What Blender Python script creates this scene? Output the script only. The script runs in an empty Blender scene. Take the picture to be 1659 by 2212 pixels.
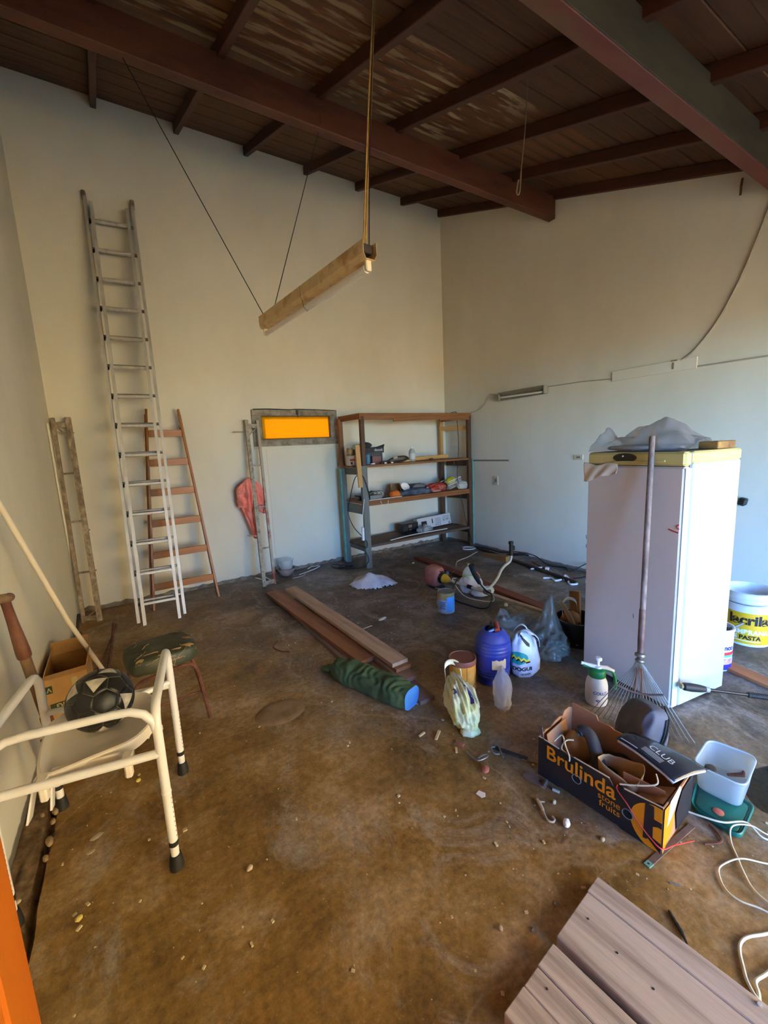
import bpy, bmesh, math, random
from math import sin, cos, pi, radians, sqrt, atan2
from mathutils import Vector as V, Matrix, noise, Quaternion
from mathutils.bvhtree import BVHTree

# ---------------------------------------------------------------- camera
S = bpy.context.scene
COL = S.collection
cam = bpy.data.objects.new('camera', bpy.data.cameras.new('camera')); COL.objects.link(cam)
cam.data.sensor_fit = 'AUTO'; cam.data.sensor_width = 36.0
cam.data.lens = 895.0 / 2212.0 * 36.0
cam.data.clip_start = 0.02; cam.data.clip_end = 400
def cam_matrix(pitch, roll, yaw):
    cp, sp, cr, sr, c, s = cos(pitch), sin(pitch), cos(roll), sin(roll), cos(yaw), sin(yaw)
    base = Matrix(((1,0,0),(0,0,-1),(0,1,0)))
    m = Matrix(((cr,-sr,0),(sr,cr,0),(0,0,1))) @ Matrix(((1,0,0),(0,cp,-sp),(0,sp,cp))) @ base @ Matrix(((c,-s,0),(s,c,0),(0,0,1)))
    return Matrix((m[0], -m[1], -m[2])).transposed()
cam.matrix_world = Matrix.Translation((0,0,1.55)) @ cam_matrix(radians(8.8), radians(-2.8), radians(31.53)).to_4x4()
S.camera = cam

# ---------------------------------------------------------------- sky, sun, exposure
w = bpy.data.worlds.new('sky'); S.world = w; w.use_nodes = True
nt = w.node_tree; bg = nt.nodes['Background']
sky = nt.nodes.new('ShaderNodeTexSky'); sky.sky_type = 'NISHITA'; sky.sun_disc = False
sky.sun_elevation = radians(50); sky.sun_rotation = radians(-80); sky.air_density = 1.0; sky.dust_density = 0.2; sky.ozone_density = 3.0
tint = nt.nodes.new('ShaderNodeMix'); tint.data_type = 'RGBA'; tint.blend_type = 'MULTIPLY'; tint.inputs[0].default_value = 1.0; tint.inputs[7].default_value = (0.42, 0.79, 1.36, 1)   # deep clear-sky blue
nt.links.new(sky.outputs[0], tint.inputs[6]); nt.links.new(tint.outputs[2], bg.inputs[0]); bg.inputs[1].default_value = 1.4
sun = bpy.data.objects.new('sun', bpy.data.lights.new('sun', 'SUN')); COL.objects.link(sun)
sun.data.energy = 19.0; sun.data.color = (1.0, 0.86, 0.66); sun.data.angle = radians(0.6)
sun.rotation_euler = V((-0.6, 0.8, 0.9)).to_track_quat('Z', 'Y').to_euler()
door_portal = bpy.data.objects.new('doorway_daylight', bpy.data.lights.new('doorway_daylight', 'AREA')); COL.objects.link(door_portal)
door_portal.data.shape = 'RECTANGLE'; door_portal.data.size = 3.55; door_portal.data.size_y = 2.40
door_portal.data.cycles.is_portal = True
door_portal.location = (2.475, -1.46, 1.18); door_portal.rotation_euler = (radians(90), 0, 0)
S.view_settings.view_transform = 'Standard'; S.view_settings.look = 'None'
S.view_settings.gamma = 1.0; S.view_settings.use_curve_mapping = False
S.view_settings.exposure = 1.85
try:
    S.cycles.max_bounces = 14; S.cycles.diffuse_bounces = 8; S.cycles.transparent_max_bounces = 16
    S.cycles.caustics_reflective = False; S.cycles.caustics_refractive = False
except Exception: pass

# ---------------------------------------------------------------- helpers: mesh builder
def sm(a, b, x):
    t = max(0.0, min(1.0, (x-a)/(b-a))); return t*t*(3-2*t)
class MB:
    def __init__(s): s.v = []; s.f = []
    def add(s, vs, fs):
        n = len(s.v); s.v += [V(p) for p in vs]; s.f += [tuple(i+n for i in q) for q in fs]; return s
    def cbox(s, c, d, M=None, ch=0.0):
        x, y, z = [k/2 for k in d]; ch = min(ch, x*.45, y*.45, z*.45)
        if ch <= 0:
            vs = [(a*x, b*y, e*z) for a in (-1,1) for b in (-1,1) for e in (-1,1)]
            fs = [(0,1,3,2),(4,6,7,5),(0,4,5,1),(2,3,7,6),(0,2,6,4),(1,5,7,3)]
        else:
            bm = bmesh.new(); bmesh.ops.create_cube(bm, size=1)
            for q in bm.verts: q.co = V((q.co.x*2*x, q.co.y*2*y, q.co.z*2*z))
            bmesh.ops.bevel(bm, geom=bm.edges[:], offset=ch, segments=1, affect='EDGES')
            bm.verts.index_update()
            vs = [tuple(q.co) for q in bm.verts]; fs = [tuple(q.index for q in f.verts) for f in bm.faces]; bm.free()
        R = M or Matrix.Identity(3)
        return s.add([R @ V(p) + V(c) for p in vs], fs)
    def bar(s, p0, p1, w, h, up=(0,0,1), ch=0.0):
        p0, p1 = V(p0), V(p1)
        return s.cbox((p0+p1)/2, ((p1-p0).length, w, h), frame3(p1-p0, up), ch)
    def tube(s, pts, r, n=8, closed=False, cap=True, flat=1.0):
        P = [V(p) for p in pts]; m = len(P)
        R = r if isinstance(r, (list, tuple)) else [r]*m
        T = []
        for i in range(m):
            a = P[(i-1) % m] if (closed or i > 0) else P[i]
            b = P[(i+1) % m] if (closed or i < m-1) else P[i]
            t = b-a; T.append(t.normalized() if t.length > 1e-9 else V((0,0,1)))
        u = T[0].orthogonal().normalized()
        if abs(T[0].z) < .95: u = T[0].cross(V((0,0,1))).normalized()
        vs = []; fs = []
        for i in range(m):
            u = (u - T[i]*u.dot(T[i])); u = u.normalized() if u.length > 1e-6 else T[i].orthogonal().normalized()
            b = T[i].cross(u)
            for k in range(n):
                a = 2*pi*k/n; vs.append(P[i] + u*cos(a)*R[i] + b*sin(a)*R[i]*flat)
        rng = m if closed else m-1
        for i in range(rng):
            j = (i+1) % m
            for k in range(n):
                l = (k+1) % n; fs.append((i*n+k, i*n+l, j*n+l, j*n+k))
        if cap and not closed:
            fs.append(tuple(range(n-1,-1,-1))); fs.append(tuple((m-1)*n+k for k in range(n)))
        return s.add(vs, fs)
    def lathe(s, prof, c=(0,0,0), n=28, M=None, cap=True, sq=1.0):
        R = M or Matrix.Identity(3); vs = []; fs = []; m = len(prof)
        for r, z in prof:
            for k in range(n):
                a = 2*pi*k/n; vs.append(R @ V((cos(a)*r, sin(a)*r*sq, z)) + V(c))
        for i in range(m-1):
            for k in range(n):
                l = (k+1) % n; fs.append((i*n+k, i*n+l, (i+1)*n+l, (i+1)*n+k))
        if cap:
            if prof[0][0] > 1e-5: fs.append(tuple(range(n-1,-1,-1)))
            if prof[-1][0] > 1e-5: fs.append(tuple((m-1)*n+k for k in range(n)))
        return s.add(vs, fs)
    def prism(s, poly, o, ax, ay, th):
        # polygon in the plane (ax, ay) at o, extruded by th along ax x ay
        o, ax, ay = V(o), V(ax).normalized(), V(ay).normalized(); nrm = ax.cross(ay).normalized(); n = len(poly)
        a = [o + ax*x + ay*y for x, y in poly]; b = [p + nrm*th for p in a]
        fs = [tuple(range(n-1,-1,-1)), tuple(range(n, 2*n))] + [(i, (i+1) % n, n+(i+1) % n, n+i) for i in range(n)]
        return s.add(a+b, fs)
    def grid(s, fn, nu, nv, wrap=False):
        vs = [fn(i/(nu if wrap else nu-1), j/(nv-1)) for j in range(nv) for i in range(nu)]; fs = []
        for j in range(nv-1):
            for i in range(nu if wrap else nu-1):
                k = (i+1) % nu; fs.append((j*nu+i, j*nu+k, (j+1)*nu+k, (j+1)*nu+i))
        return s.add(vs, fs)
    def blob(s, c, rad, seed=0, amp=.2, freq=2.0, sub=3, M=None, zmin=None, ridge=True):
        bm = bmesh.new(); bmesh.ops.create_icosphere(bm, subdivisions=sub, radius=1.0)
        R = M or Matrix.Identity(3); off = V((seed*7.3, seed*3.1, seed*1.7)); bm.verts.index_update(); vs = []
        for q in bm.verts:
            p = q.co.copy(); n1 = noise.noise(p*freq+off); n2 = noise.noise(p*freq*2.3+off*1.3)
            d = ((1-2*abs(n1))*.6 + (1-2*abs(n2))*.35) if ridge else (n1*.7+n2*.4)
            p = p*(1+amp*d); p = R @ V((p.x*rad[0], p.y*rad[1], p.z*rad[2])) + V(c)
            if zmin is not None and p.z < zmin: p.z = zmin + abs(noise.noise(p*9+off))*.002
            vs.append(p)
        fs = [tuple(q.index for q in f.verts) for f in bm.faces]; bm.free()
        return s.add(vs, fs)
    def solid(s, th):
        # give an open sheet a thickness th: a second skin below it, joined along the free edges
        n = len(s.v); nr = [V((0,0,0)) for _ in range(n)]; cnt = {}
        for q in s.f:
            m = V((0,0,0))
            for i in range(len(q)): m += s.v[q[i]].cross(s.v[q[(i+1) % len(q)]]); e = (q[i], q[(i+1) % len(q)]); cnt[e] = cnt.get(e, 0)+1
            for i in q: nr[i] += m
        lo = [p - k.normalized()*th if k.length > 1e-12 else p.copy() for p, k in zip(s.v, nr)]
        fs = [tuple(i+n for i in reversed(q)) for q in s.f]; rim = [(b, a, a+n, b+n) for a, b in cnt if (b, a) not in cnt]
        s.v = s.v + lo; s.f = s.f + fs + rim; return s
    def bvh(s): return BVHTree.FromPolygons([tuple(p) for p in s.v], s.f)
def frame3(x, up=(0,0,1)):
    x = V(x).normalized(); up = V(up)
    y = up.cross(x)
    if y.length < 1e-4: y = V((0,1,0)).cross(x)
    if y.length < 1e-4: y = V((1,0,0)).cross(x)
    y.normalize(); z = x.cross(y); return Matrix((x, y, z)).transposed()
def spline(pts, k=6, closed=False):
    P = [V(p) for p in pts]; n = len(P); out = []
    rng = n if closed else n-1
    for i in range(rng):
        a = P[(i-1) % n] if (closed or i > 0) else P[i]; b = P[i]; c = P[(i+1) % n]; d = P[(i+2) % n] if (closed or i < n-2) else c
        for j in range(k):
            t = j/k; out.append(.5*((2*b)+(c-a)*t+(2*a-5*b+4*c-d)*t*t+(3*b-a-3*c+d)*t**3))
    if not closed: out.append(P[-1])
    return out

# ---------------------------------------------------------------- helpers: objects
ORG = {}
def link(o, label=None, cat=None, group=None, kind=None):
    COL.objects.link(o)
    for k, v in (('label', label), ('category', cat), ('group', group), ('kind', kind)):
        if v: o[k] = v
    return o
def thing(name, label, cat, loc=(0,0,0), group=None):
    o = bpy.data.objects.new(name, None); o.empty_display_size = .05; o.location = loc; link(o, label, cat, group); ORG[o.name] = V(loc); return o
def part(parent, name, mb, mat, label=None, smooth=False, kind=None, org=None):
    po = ORG[parent.name] if parent else V((0,0,0)); wo = V(org) if org is not None else po
    me = bpy.data.meshes.new(name); me.from_pydata([tuple(p-wo) for p in mb.v], [], mb.f); me.validate()
    if smooth:
        me.polygons.foreach_set('use_smooth', [True]*len(me.polygons))
        if smooth != 'all': me.set_sharp_from_angle(angle=radians(smooth if smooth is not True else 38))
    me.materials.append(mat); o = bpy.data.objects.new(name, me); o.location = wo-po
    if parent: o.parent = parent
    link(o, label, None, None, kind); ORG[o.name] = wo; return o
def solo(name, mb, mat, label, cat, group=None, smooth=False, org=None, kind=None):
    if org is None:
        z = min(p.z for p in mb.v); n = len(mb.v); org = (sum(p.x for p in mb.v)/n, sum(p.y for p in mb.v)/n, z)
    o = part(None, name, mb, mat, label, smooth, kind, org); o['category'] = cat
    if group: o['group'] = group
    return o
def struct(name, mb, mat, smooth=False):
    return part(None, name, mb, mat, None, smooth, 'structure', (0,0,0))
def board(parent, name, p0, p1, wd, th, mat, up=(0,0,1), ch=.003, label=None, cat=None, group=None, warp=0.0, seed=0):
    # a board from p0 to p1 with its own axes (grain runs along its x)
    p0, p1 = V(p0), V(p1); L = (p1-p0).length; mb = MB(); R = frame3(p1-p0, up)
    n = 5 if warp else 1
    if warp:
        for i in range(n+1):
            t = i/n*L - L/2; dz = warp*noise.noise(V((i*.9, seed*5.1, 1.3))); dy = warp*noise.noise(V((i*.7, seed*2.7, 9.3)))
            mb.v += [V((t, a*wd/2+dy, b*th/2+dz)) for a, b in ((-1,-1),(1,-1),(1,1),(-1,1))]
        mb.f = [(0,3,2,1), (n*4, n*4+1, n*4+2, n*4+3)] + [(i*4+k, i*4+(k+1) % 4, i*4+4+(k+1) % 4, i*4+4+k) for i in range(n) for k in range(4)]
    else: mb.cbox((0,0,0), (L, wd, th), None, ch)
    me = bpy.data.meshes.new(name); me.from_pydata([tuple(p) for p in mb.v], [], mb.f); me.materials.append(mat)
    o = bpy.data.objects.new(name, me); po = ORG[parent.name] if parent else V((0,0,0)); wo = (p0+p1)/2
    o.location = wo-po; o.rotation_euler = R.to_euler()
    if parent: o.parent = parent
    link(o, label, cat, group); ORG[o.name] = wo; return o
def text_mb(s, size, o, ax, ay, bold=0.0, squash=1.0, lift=.0008, wrap=None, bvh=None, bdir=None, slant=0.0, align='LEFT'):
    cu = bpy.data.curves.new('t', 'FONT'); cu.body = s; cu.size = size; cu.offset = bold; cu.align_x = align; cu.shear = slant
    ob = bpy.data.objects.new('t', cu); COL.objects.link(ob)
    dg = bpy.context.evaluated_depsgraph_get(); me = bpy.data.meshes.new_from_object(ob.evaluated_get(dg))
    mb = MB(); o, ax, ay = V(o), V(ax).normalized(), V(ay).normalized(); nrm = ax.cross(ay).normalized()
    for q in me.vertices:
        x, y = q.co.x*squash, q.co.y
        if wrap: mb.v.append(wrap(x, y))
        else: mb.v.append(o + ax*x + ay*y + nrm*lift)
    mb.f = [tuple(p.vertices) for p in me.polygons]
    bpy.data.objects.remove(ob); bpy.data.meshes.remove(me); bpy.data.curves.remove(cu)
    if bvh: drape(mb, bvh, bdir, lift)
    return mb
def drape(mb, bvh, d, lift=.001):
    d = V(d).normalized()
    for i, p in enumerate(mb.v):
        h = bvh.ray_cast(p - d*2, d)
        if h[0] is not None: mb.v[i] = h[0] - d*lift
    return mb
def cylwrap(c, r, a0, z0):
    c = V(c); return lambda x, y: c + V((cos(a0+x/r)*r, sin(a0+x/r)*r, z0+y))

# ---------------------------------------------------------------- helpers: materials
def lin(c):
    f = lambda u: u/12.92 if u <= .04045 else ((u+.055)/1.055)**2.4
    return (f(c[0]/255), f(c[1]/255), f(c[2]/255), 1)
def nodes(name):
    m = bpy.data.materials.new(name); m.use_nodes = True; t = m.node_tree; return m, t, t.nodes['Principled BSDF']
def nz(t, scale, stretch=(1,1,1), detail=5, coord='Object', rough=.6, dist=0.0):
    tc = t.nodes.new('ShaderNodeTexCoord'); mp = t.nodes.new('ShaderNodeMapping'); mp.inputs['Scale'].default_value = stretch
    n = t.nodes.new('ShaderNodeTexNoise'); n.inputs['Scale'].default_value = scale; n.inputs['Detail'].default_value = detail
    n.inputs['Roughness'].default_value = rough; n.inputs['Distortion'].default_value = dist
    t.links.new(tc.outputs[coord], mp.inputs[0]); t.links.new(mp.outputs[0], n.inputs['Vector']); return n.outputs['Fac']
def ramp(t, fac, stops):
    r = t.nodes.new('ShaderNodeValToRGB'); e = r.color_ramp.elements
    while len(e) < len(stops): e.new(.5)
    for k, (p, c) in enumerate(stops): e[k].position = p; e[k].color = c if len(c) == 4 else lin(c)
    t.links.new(fac, r.inputs[0]); return r.outputs['Color']
def mixc(t, fac, a, b):
    m = t.nodes.new('ShaderNodeMix'); m.data_type = 'RGBA'
    for sock, v in ((m.inputs[0], fac), (m.inputs[6], a), (m.inputs[7], b)):
        if hasattr(v, 'links'): t.links.new(v, sock)
        else: sock.default_value = v
    return m.outputs[2]
def bump(t, b, h, strength=.2, dist=.01):
    n = t.nodes.new('ShaderNodeBump'); n.inputs['Strength'].default_value = strength; n.inputs['Distance'].default_value = dist
    t.links.new(h, n.inputs['Height']); t.links.new(n.outputs[0], b.inputs['Normal'])
def mat(name, c1, c2=None, scale=6, stretch=(1,1,1), rough=.6, metal=0, lo=.35, hi=.65, bp=0.0, bscale=None, detail=5, c3=None, trans=0, spec=.5):
    m, t, b = nodes(name); b.inputs['Roughness'].default_value = rough; b.inputs['Metallic'].default_value = metal
    b.inputs['Specular IOR Level'].default_value = spec
    b.inputs['Base Color'].default_value = lin(c1)
    if c2:
        f = nz(t, scale, stretch, detail); st = [(lo, c1), (hi, c2)]
        if c3: st = [(lo, c1), ((lo+hi)/2, c2), (hi, c3)]
        t.links.new(ramp(t, f, st), b.inputs['Base Color'])
        if bp: bump(t, b, nz(t, bscale, stretch) if bscale else f, bp)
    elif bp: bump(t, b, nz(t, bscale or scale, stretch), bp)
    return m
def film(name, c, alpha=.5, rough=.25, trl=0.3):
    m, t, b = nodes(name); b.inputs['Base Color'].default_value = lin(c); b.inputs['Roughness'].default_value = rough
    tr = t.nodes.new('ShaderNodeBsdfTransparent'); tl = t.nodes.new('ShaderNodeBsdfTranslucent'); tl.inputs[0].default_value = lin(c)
    m1 = t.nodes.new('ShaderNodeMixShader'); m1.inputs[0].default_value = trl; m2 = t.nodes.new('ShaderNodeMixShader'); m2.inputs[0].default_value = 1-alpha
    t.links.new(b.outputs[0], m1.inputs[1]); t.links.new(tl.outputs[0], m1.inputs[2]); t.links.new(m1.outputs[0], m2.inputs[1]); t.links.new(tr.outputs[0], m2.inputs[2])
    t.links.new(m2.outputs[0], t.nodes['Material Output'].inputs[0]); return m
def wood(name, c1, c2, c3=None, rough=.6, scale=9, st=(.12,1,1), bp=.25, lo=.3, hi=.7):
    return mat(name, c1, c2, scale, st, rough, 0, lo, hi, bp, scale*2.2, 7, c3)

# ================================================================ materials of the shell
def wall_material():
    m, t, b = nodes('white_plaster'); b.inputs['Roughness'].default_value = .85; b.inputs['Specular IOR Level'].default_value = .2
    base = ramp(t, nz(t, 1.3, (1,1,.5), 6), [(.3, (218,210,190)), (.7, (230,223,206))])
    g = t.nodes.new('ShaderNodeNewGeometry'); sp = t.nodes.new('ShaderNodeSeparateXYZ'); t.links.new(g.outputs['Position'], sp.inputs[0])
    n = nz(t, 7, (1,1,1), 6)
    a = t.nodes.new('ShaderNodeMath'); a.operation = 'MULTIPLY_ADD'; a.inputs[1].default_value = -.055; t.links.new(n, a.inputs[0]); t.links.new(sp.outputs[2], a.inputs[2])
    f = ramp(t, a.outputs[0], [(.0, (255,255,255)), (.012, (0,0,0))]); e = mixc(t, f, base, lin((122,114,104)))
    t.links.new(e, b.inputs['Base Color']); bump(t, b, nz(t, 38, (1,1,1), 5), .22, .006); return m
def floor_material():
    m, t, b = nodes('stain_and_light_concrete')
    g = t.nodes.new('ShaderNodeNewGeometry'); sp = t.nodes.new('ShaderNodeSeparateXYZ'); t.links.new(g.outputs['Position'], sp.inputs[0])
    def mth(op, *v):
        k = t.nodes.new('ShaderNodeMath'); k.operation = op
        for i, q in enumerate(v):
            if hasattr(q, 'links'): t.links.new(q, k.inputs[i])
            else: k.inputs[i].default_value = q
        return k.outputs[0]
    far = mth('ADD', mth('MULTIPLY', sp.outputs[0], .5), mth('MULTIPLY', sp.outputs[1], .25))
    far = mth('ADD', far, mth('MULTIPLY', mth('SUBTRACT', nz(t, 1.6, (1,1,1), 6), .5), 1.5))
    fg = ramp(t, mth('MULTIPLY', far, .5), [(.42, (0,0,0)), (.80, (255,255,255))])  # ochre near, grey far right: partly stain, partly warm and blue light painted in
    brown = ramp(t, nz(t, 2.2, (1,1,1), 9, rough=.68), [(.34, (114,84,38)), (.50, (168,128,66)), (.64, (206,172,126))])
    grey = ramp(t, nz(t, 1.7, (1,1,1), 9, rough=.7, dist=.4), [(.36, (74,64,54)), (.52, (122,112,100)), (.66, (172,164,156))])
    c = mixc(t, fg, brown, grey)
    ochre = ramp(t, nz(t, .8, (1,1,1), 7, rough=.7, dist=.5), [(.45, (0,0,0)), (.66, (255,255,255))])
    c = mixc(t, mth('MULTIPLY', ochre, .5), c, lin((122,82,30)))
    dust = ramp(t, nz(t, 3.1, (1,.7,1), 10, rough=.78, dist=.8), [(.52, (0,0,0)), (.66, (255,255,255))])
    c = mixc(t, mth('MULTIPLY', dust, .6), c, lin((196,184,172)))
    spk = ramp(t, nz(t, 60, (1,1,1), 3), [(.665, (0,0,0)), (.70, (255,255,255))])
    c = mixc(t, mth('MULTIPLY', spk, .5), c, lin((206,190,160)))
    fine = ramp(t, nz(t, 34, (1,1,1), 9, rough=.8), [(.30, (40,40,40)), (.70, (215,215,215))])
    c2 = t.nodes.new('ShaderNodeMix'); c2.data_type = 'RGBA'; c2.blend_type = 'OVERLAY'; c2.inputs[0].default_value = .62
    t.links.new(c, c2.inputs[6]); t.links.new(fine, c2.inputs[7])
    # scuff lines
    vo = t.nodes.new('ShaderNodeTexVoronoi'); vo.feature = 'DISTANCE_TO_EDGE'; vo.inputs['Scale'].default_value = .7
    tc = t.nodes.new('ShaderNodeTexCoord'); wv = t.nodes.new('ShaderNodeVectorMath'); wv.operation = 'ADD'
    nn = t.nodes.new('ShaderNodeTexNoise'); nn.inputs['Scale'].default_value = 2.0; nn.inputs['Detail'].default_value = 6
    sc = t.nodes.new('ShaderNodeVectorMath'); sc.operation = 'SCALE'; sc.inputs['Scale'].default_value = .5
    t.links.new(tc.outputs['Object'], nn.inputs['Vector']); t.links.new(nn.outputs['Color'], sc.inputs[0]); t.links.new(tc.outputs['Object'], wv.inputs[0]); t.links.new(sc.outputs[0], wv.inputs[1]); t.links.new(wv.outputs[0], vo.inputs['Vector'])
    crk = ramp(t, vo.outputs['Distance'], [(.0, (255,255,255)), (.006, (0,0,0))])
    c3 = mixc(t, mth('MULTIPLY', crk, .22), c2.outputs[2], lin((206,184,150)))
    t.links.new(c3, b.inputs['Base Color'])
    r = t.nodes.new('ShaderNodeMapRange'); r.inputs[3].default_value = .38; r.inputs[4].default_value = .72
    t.links.new(nz(t, 2.6, (1,1,1), 6), r.inputs[0]); t.links.new(r.outputs[0], b.inputs['Roughness'])
    b.inputs['Specular IOR Level'].default_value = .4
    bump(t, b, fine, .25, .006); return m
M_wall = wall_material(); M_floor = floor_material()
M_cem = mat('rough_cement', (104,92,78), (150,138,122), 14, rough=.9, bp=.6)
M_foot = mat('earthy_footing', (96,74,50), (160,132,100), 16, rough=.95, bp=.9, detail=8)
M_yard = mat('sunlit_yard', (184,154,102), (206,178,124), .6, rough=.9)
M_plank = wood('roof_board', (50,31,17), (92,56,29), (68,42,23), .75)
M_rafter = wood('rafter_wood', (62,32,20), (88,46,28), None, .65)
M_beam = mat('red_lead_beam', (70,34,22), (100,54,34), 3.0, (.5,2,2), .6, 0, .35, .7, .15, 20, c3=(84,40,28))
M_beamend = mat('worn_red_beam', (90,34,28), (98,46,32), 2.2, (.6,2,2), .6, 0, .3, .72, .15, 20, c3=(96,66,40))
def worn_plank():
    m, t, b = nodes('flaking_roof_board'); b.inputs['Roughness'].default_value = .8
    base = ramp(t, nz(t, 9, (.12,1,1), 7), [(.3, (66,40,20)), (.7, (122,72,32))])
    tc = t.nodes.new('ShaderNodeTexCoord'); sp = t.nodes.new('ShaderNodeSeparateXYZ'); t.links.new(tc.outputs['Object'], sp.inputs[0])
    r = ramp(t, sp.outputs[0], [(.0, (190,190,190)), (.30, (255,255,255)), (.62, (255,255,255)), (1.0, (0,0,0))])
    oi = t.nodes.new('ShaderNodeObjectInfo'); mp = t.nodes.new('ShaderNodeMapping'); mp.inputs['Scale'].default_value = (.25,1,1)
    cb = t.nodes.new('ShaderNodeCombineXYZ'); ml = t.nodes.new('ShaderNodeMath'); ml.operation = 'MULTIPLY'; ml.inputs[1].default_value = 37
    t.links.new(oi.outputs['Random'], ml.inputs[0]); t.links.new(ml.outputs[0], cb.inputs[0]); t.links.new(cb.outputs[0], mp.inputs['Location'])
    n = t.nodes.new('ShaderNodeTexNoise'); n.inputs['Scale'].default_value = 14; n.inputs['Detail'].default_value = 8
    t.links.new(tc.outputs['Object'], mp.inputs[0]); t.links.new(mp.outputs[0], n.inputs['Vector'])
    f = ramp(t, n.outputs['Fac'], [(.50, (0,0,0)), (.60, (255,255,255))])
    mu = t.nodes.new('ShaderNodeMath'); mu.operation = 'MULTIPLY'; t.links.new(r, mu.inputs[0]); t.links.new(f, mu.inputs[1])
    t.links.new(mixc(t, mu.outputs[0], base, lin((176,154,116))), b.inputs['Base Color']); return m
M_flake = worn_plank()
M_orange = wood('varnished_orange_door', (196,92,14), (222,122,24), None, .35, 6, (1,1,.1), .1)
M_amber = film('amber_glass', (140,105,9), 1.0, .3, .92)

# ================================================================ shell
YA, XB, XC = 5.22, 4.43, -.57
ROOF = lambda y: 4.99 - .36*(5.22 - y)
YF = -1.5
mb = MB()
edge = [(-.447 + .012*noise.noise(V((y*6, 3.1, 0))) + (.01 if y < 1.5 else 0), y) for y in [k*.06 - 1.5 for k in range(64)]]
poly = [(4.43, -1.5), (4.43, 5.22), (-.57, 5.22), (-.57, 2.42), (-.50, 2.36)] + list(reversed(edge))
mb.prism(poly, (0,0,-.12), (1,0,0), (0,1,0), .12)
floor = struct('floor', mb, M_floor)
mb = MB(); mb.grid(lambda u, v: (-.575 + .105*u + .006*noise.noise(V((u*9, v*30, 1))), -1.5 + 3.86*v, -.012 + .010*noise.noise(V((u*4, v*24, 0))) - .03*sm(.82, 1, u)), 14, 90)
struct('trim_1', mb, M_foot, True)
mb = MB(); mb.cbox((-.45, .43, -.085), (.08, 3.86, .06)); struct('trim_2', mb, M_foot)
mb = MB(); mb.cbox((2, -23.6, -.11), (80, 44, .06)); mb.cbox((-22.7, 10, -.11), (44, 44, .06)); mb.cbox((27, 10, -.11), (44, 44, .06)); mb.cbox((2, 20, -.11), (6, 28, .06))
struct('ground', mb, M_yard)
mb = MB(); mb.cbox((9.6, -9.3, 3.9), (14, 2.0, 8.0)); struct('added_bounce_wall', mb, mat('ochre_render', (236,202,128), (244,214,146), 1.2, rough=.9))  # unseen wall added outside to block sky and bounce warm sunlight indoors
# back wall with the window opening
T = .15
def rect(mb, x0, x1, z0, z1): mb.cbox(((x0+x1)/2, YA+T/2, (z0+z1)/2), (x1-x0, T, z1-z0))
mb = MB(); rect(mb, XC-T, 1.44, -.1, 5.06); rect(mb, 2.47, XB+T, -.1, 5.06); rect(mb, 1.44, 2.47, -.1, 1.68); rect(mb, 1.44, 2.47, 2.26, 5.06); mb.cbox((1.955, YA+.015, 2.155), (1.03, .03, .21))
wall_back = struct('wall_back', mb, M_wall)
mb = MB(); mb.cbox((2.01, YA-.002, .80), (.98, .008, 1.60), None, .003); mb.cbox((1.96, YA-.006, 1.622), (1.17, .02, .022), None, .005)
part(wall_back, 'patch_panel', mb, M_wall, 'flat plastered patch below the amber window')
mb = MB()
for k in range(44):
    x = -.5 + k*.112; mb.blob((x, YA-.004, .012), (.07+.03*random.random(), .016, .02+.022*random.random()), k, .3, 2, 1)
part(wall_back, 'mortar_edge', mb, M_cem, 'rough grey mortar along the foot of the wall', True, kind='stuff')
for nm, x0 in (('wall_left', XC-T), ('wall_right', XB)):
    poly = [(YF-.15, -.1), (YA+T, -.1), (YA+T, ROOF(YA+T)+.05), (YF-.15, ROOF(YF-.15)+.05)]
    mb = MB(); mb.prism(poly, (x0, 0, 0), (0,1,0), (0,0,1), T); struct(nm, mb, M_wall)
mb = MB()
for x0, x1, z0, z1 in ((-.72, .70, -.1, 2.62), (4.25, 4.58, -.1, 2.62), (.70, 4.25, 2.38, 2.62)):
    mb.cbox(((x0+x1)/2, YF-.075, (z0+z1)/2), (x1-x0, .15, z1-z0))
struct('wall_front', mb, M_wall)
mb = MB(); mb.cbox((1.93, -2.45, 2.46), (6.4, 1.5, .08)); struct('added_sky_blocker', mb, M_plank)  # unseen roof added outside to cut high sky light near the opening
# window
mb = MB(); X0, X1, Z0, Z1 = 1.375, 2.515, 1.638, 2.085; x0, x1, z0, z1 = 1.487, 2.412, 1.72, 2.012
def slab(mb, a0, a1, b0, b1, y0, y1, ch=.004): mb.cbox(((a0+a1)/2, (y0+y1)/2, (b0+b1)/2), (a1-a0, y1-y0, b1-b0), None, ch)
slab(mb, X0, X1, z1, Z1, YA-.022, YA+.06); slab(mb, X0, X1, Z0, z0, YA-.022, YA+.06); slab(mb, X0, x0, z0, z1, YA-.022, YA+.06); slab(mb, x1, X1, z0, z1, YA-.022, YA+.06)
win = struct('window_1', mb, mat('grey_window_frame', (118,106,90), (168,156,138), 12, rough=.9, bp=.5))
mb = MB()
slab(mb, x0-.006, x1+.006, z1-.012, z1+.008, YA-.004, YA+.03); slab(mb, x0-.006, x1+.006, z0-.008, z0+.012, YA-.004, YA+.03)
slab(mb, x0-.008, x0+.012, z0, z1, YA-.004, YA+.03); slab(mb, x1-.012, x1+.008, z0, z1, YA-.004, YA+.03)
part(win, 'inner_frame', mb, mat('window_bead', (120,92,40), (90,70,44), 20, rough=.7))
mb = MB().cbox(((x0+x1)/2, YA+.016, (z0+z1)/2), (x1-x0-.01, .006, z1-z0-.01))
t_ = M_amber.node_tree; bump(t_, t_.nodes['Principled BSDF'], nz(t_, 60), .6, .01)
part(win, 'pane', mb, M_amber, 'amber patterned glass pane')
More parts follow.
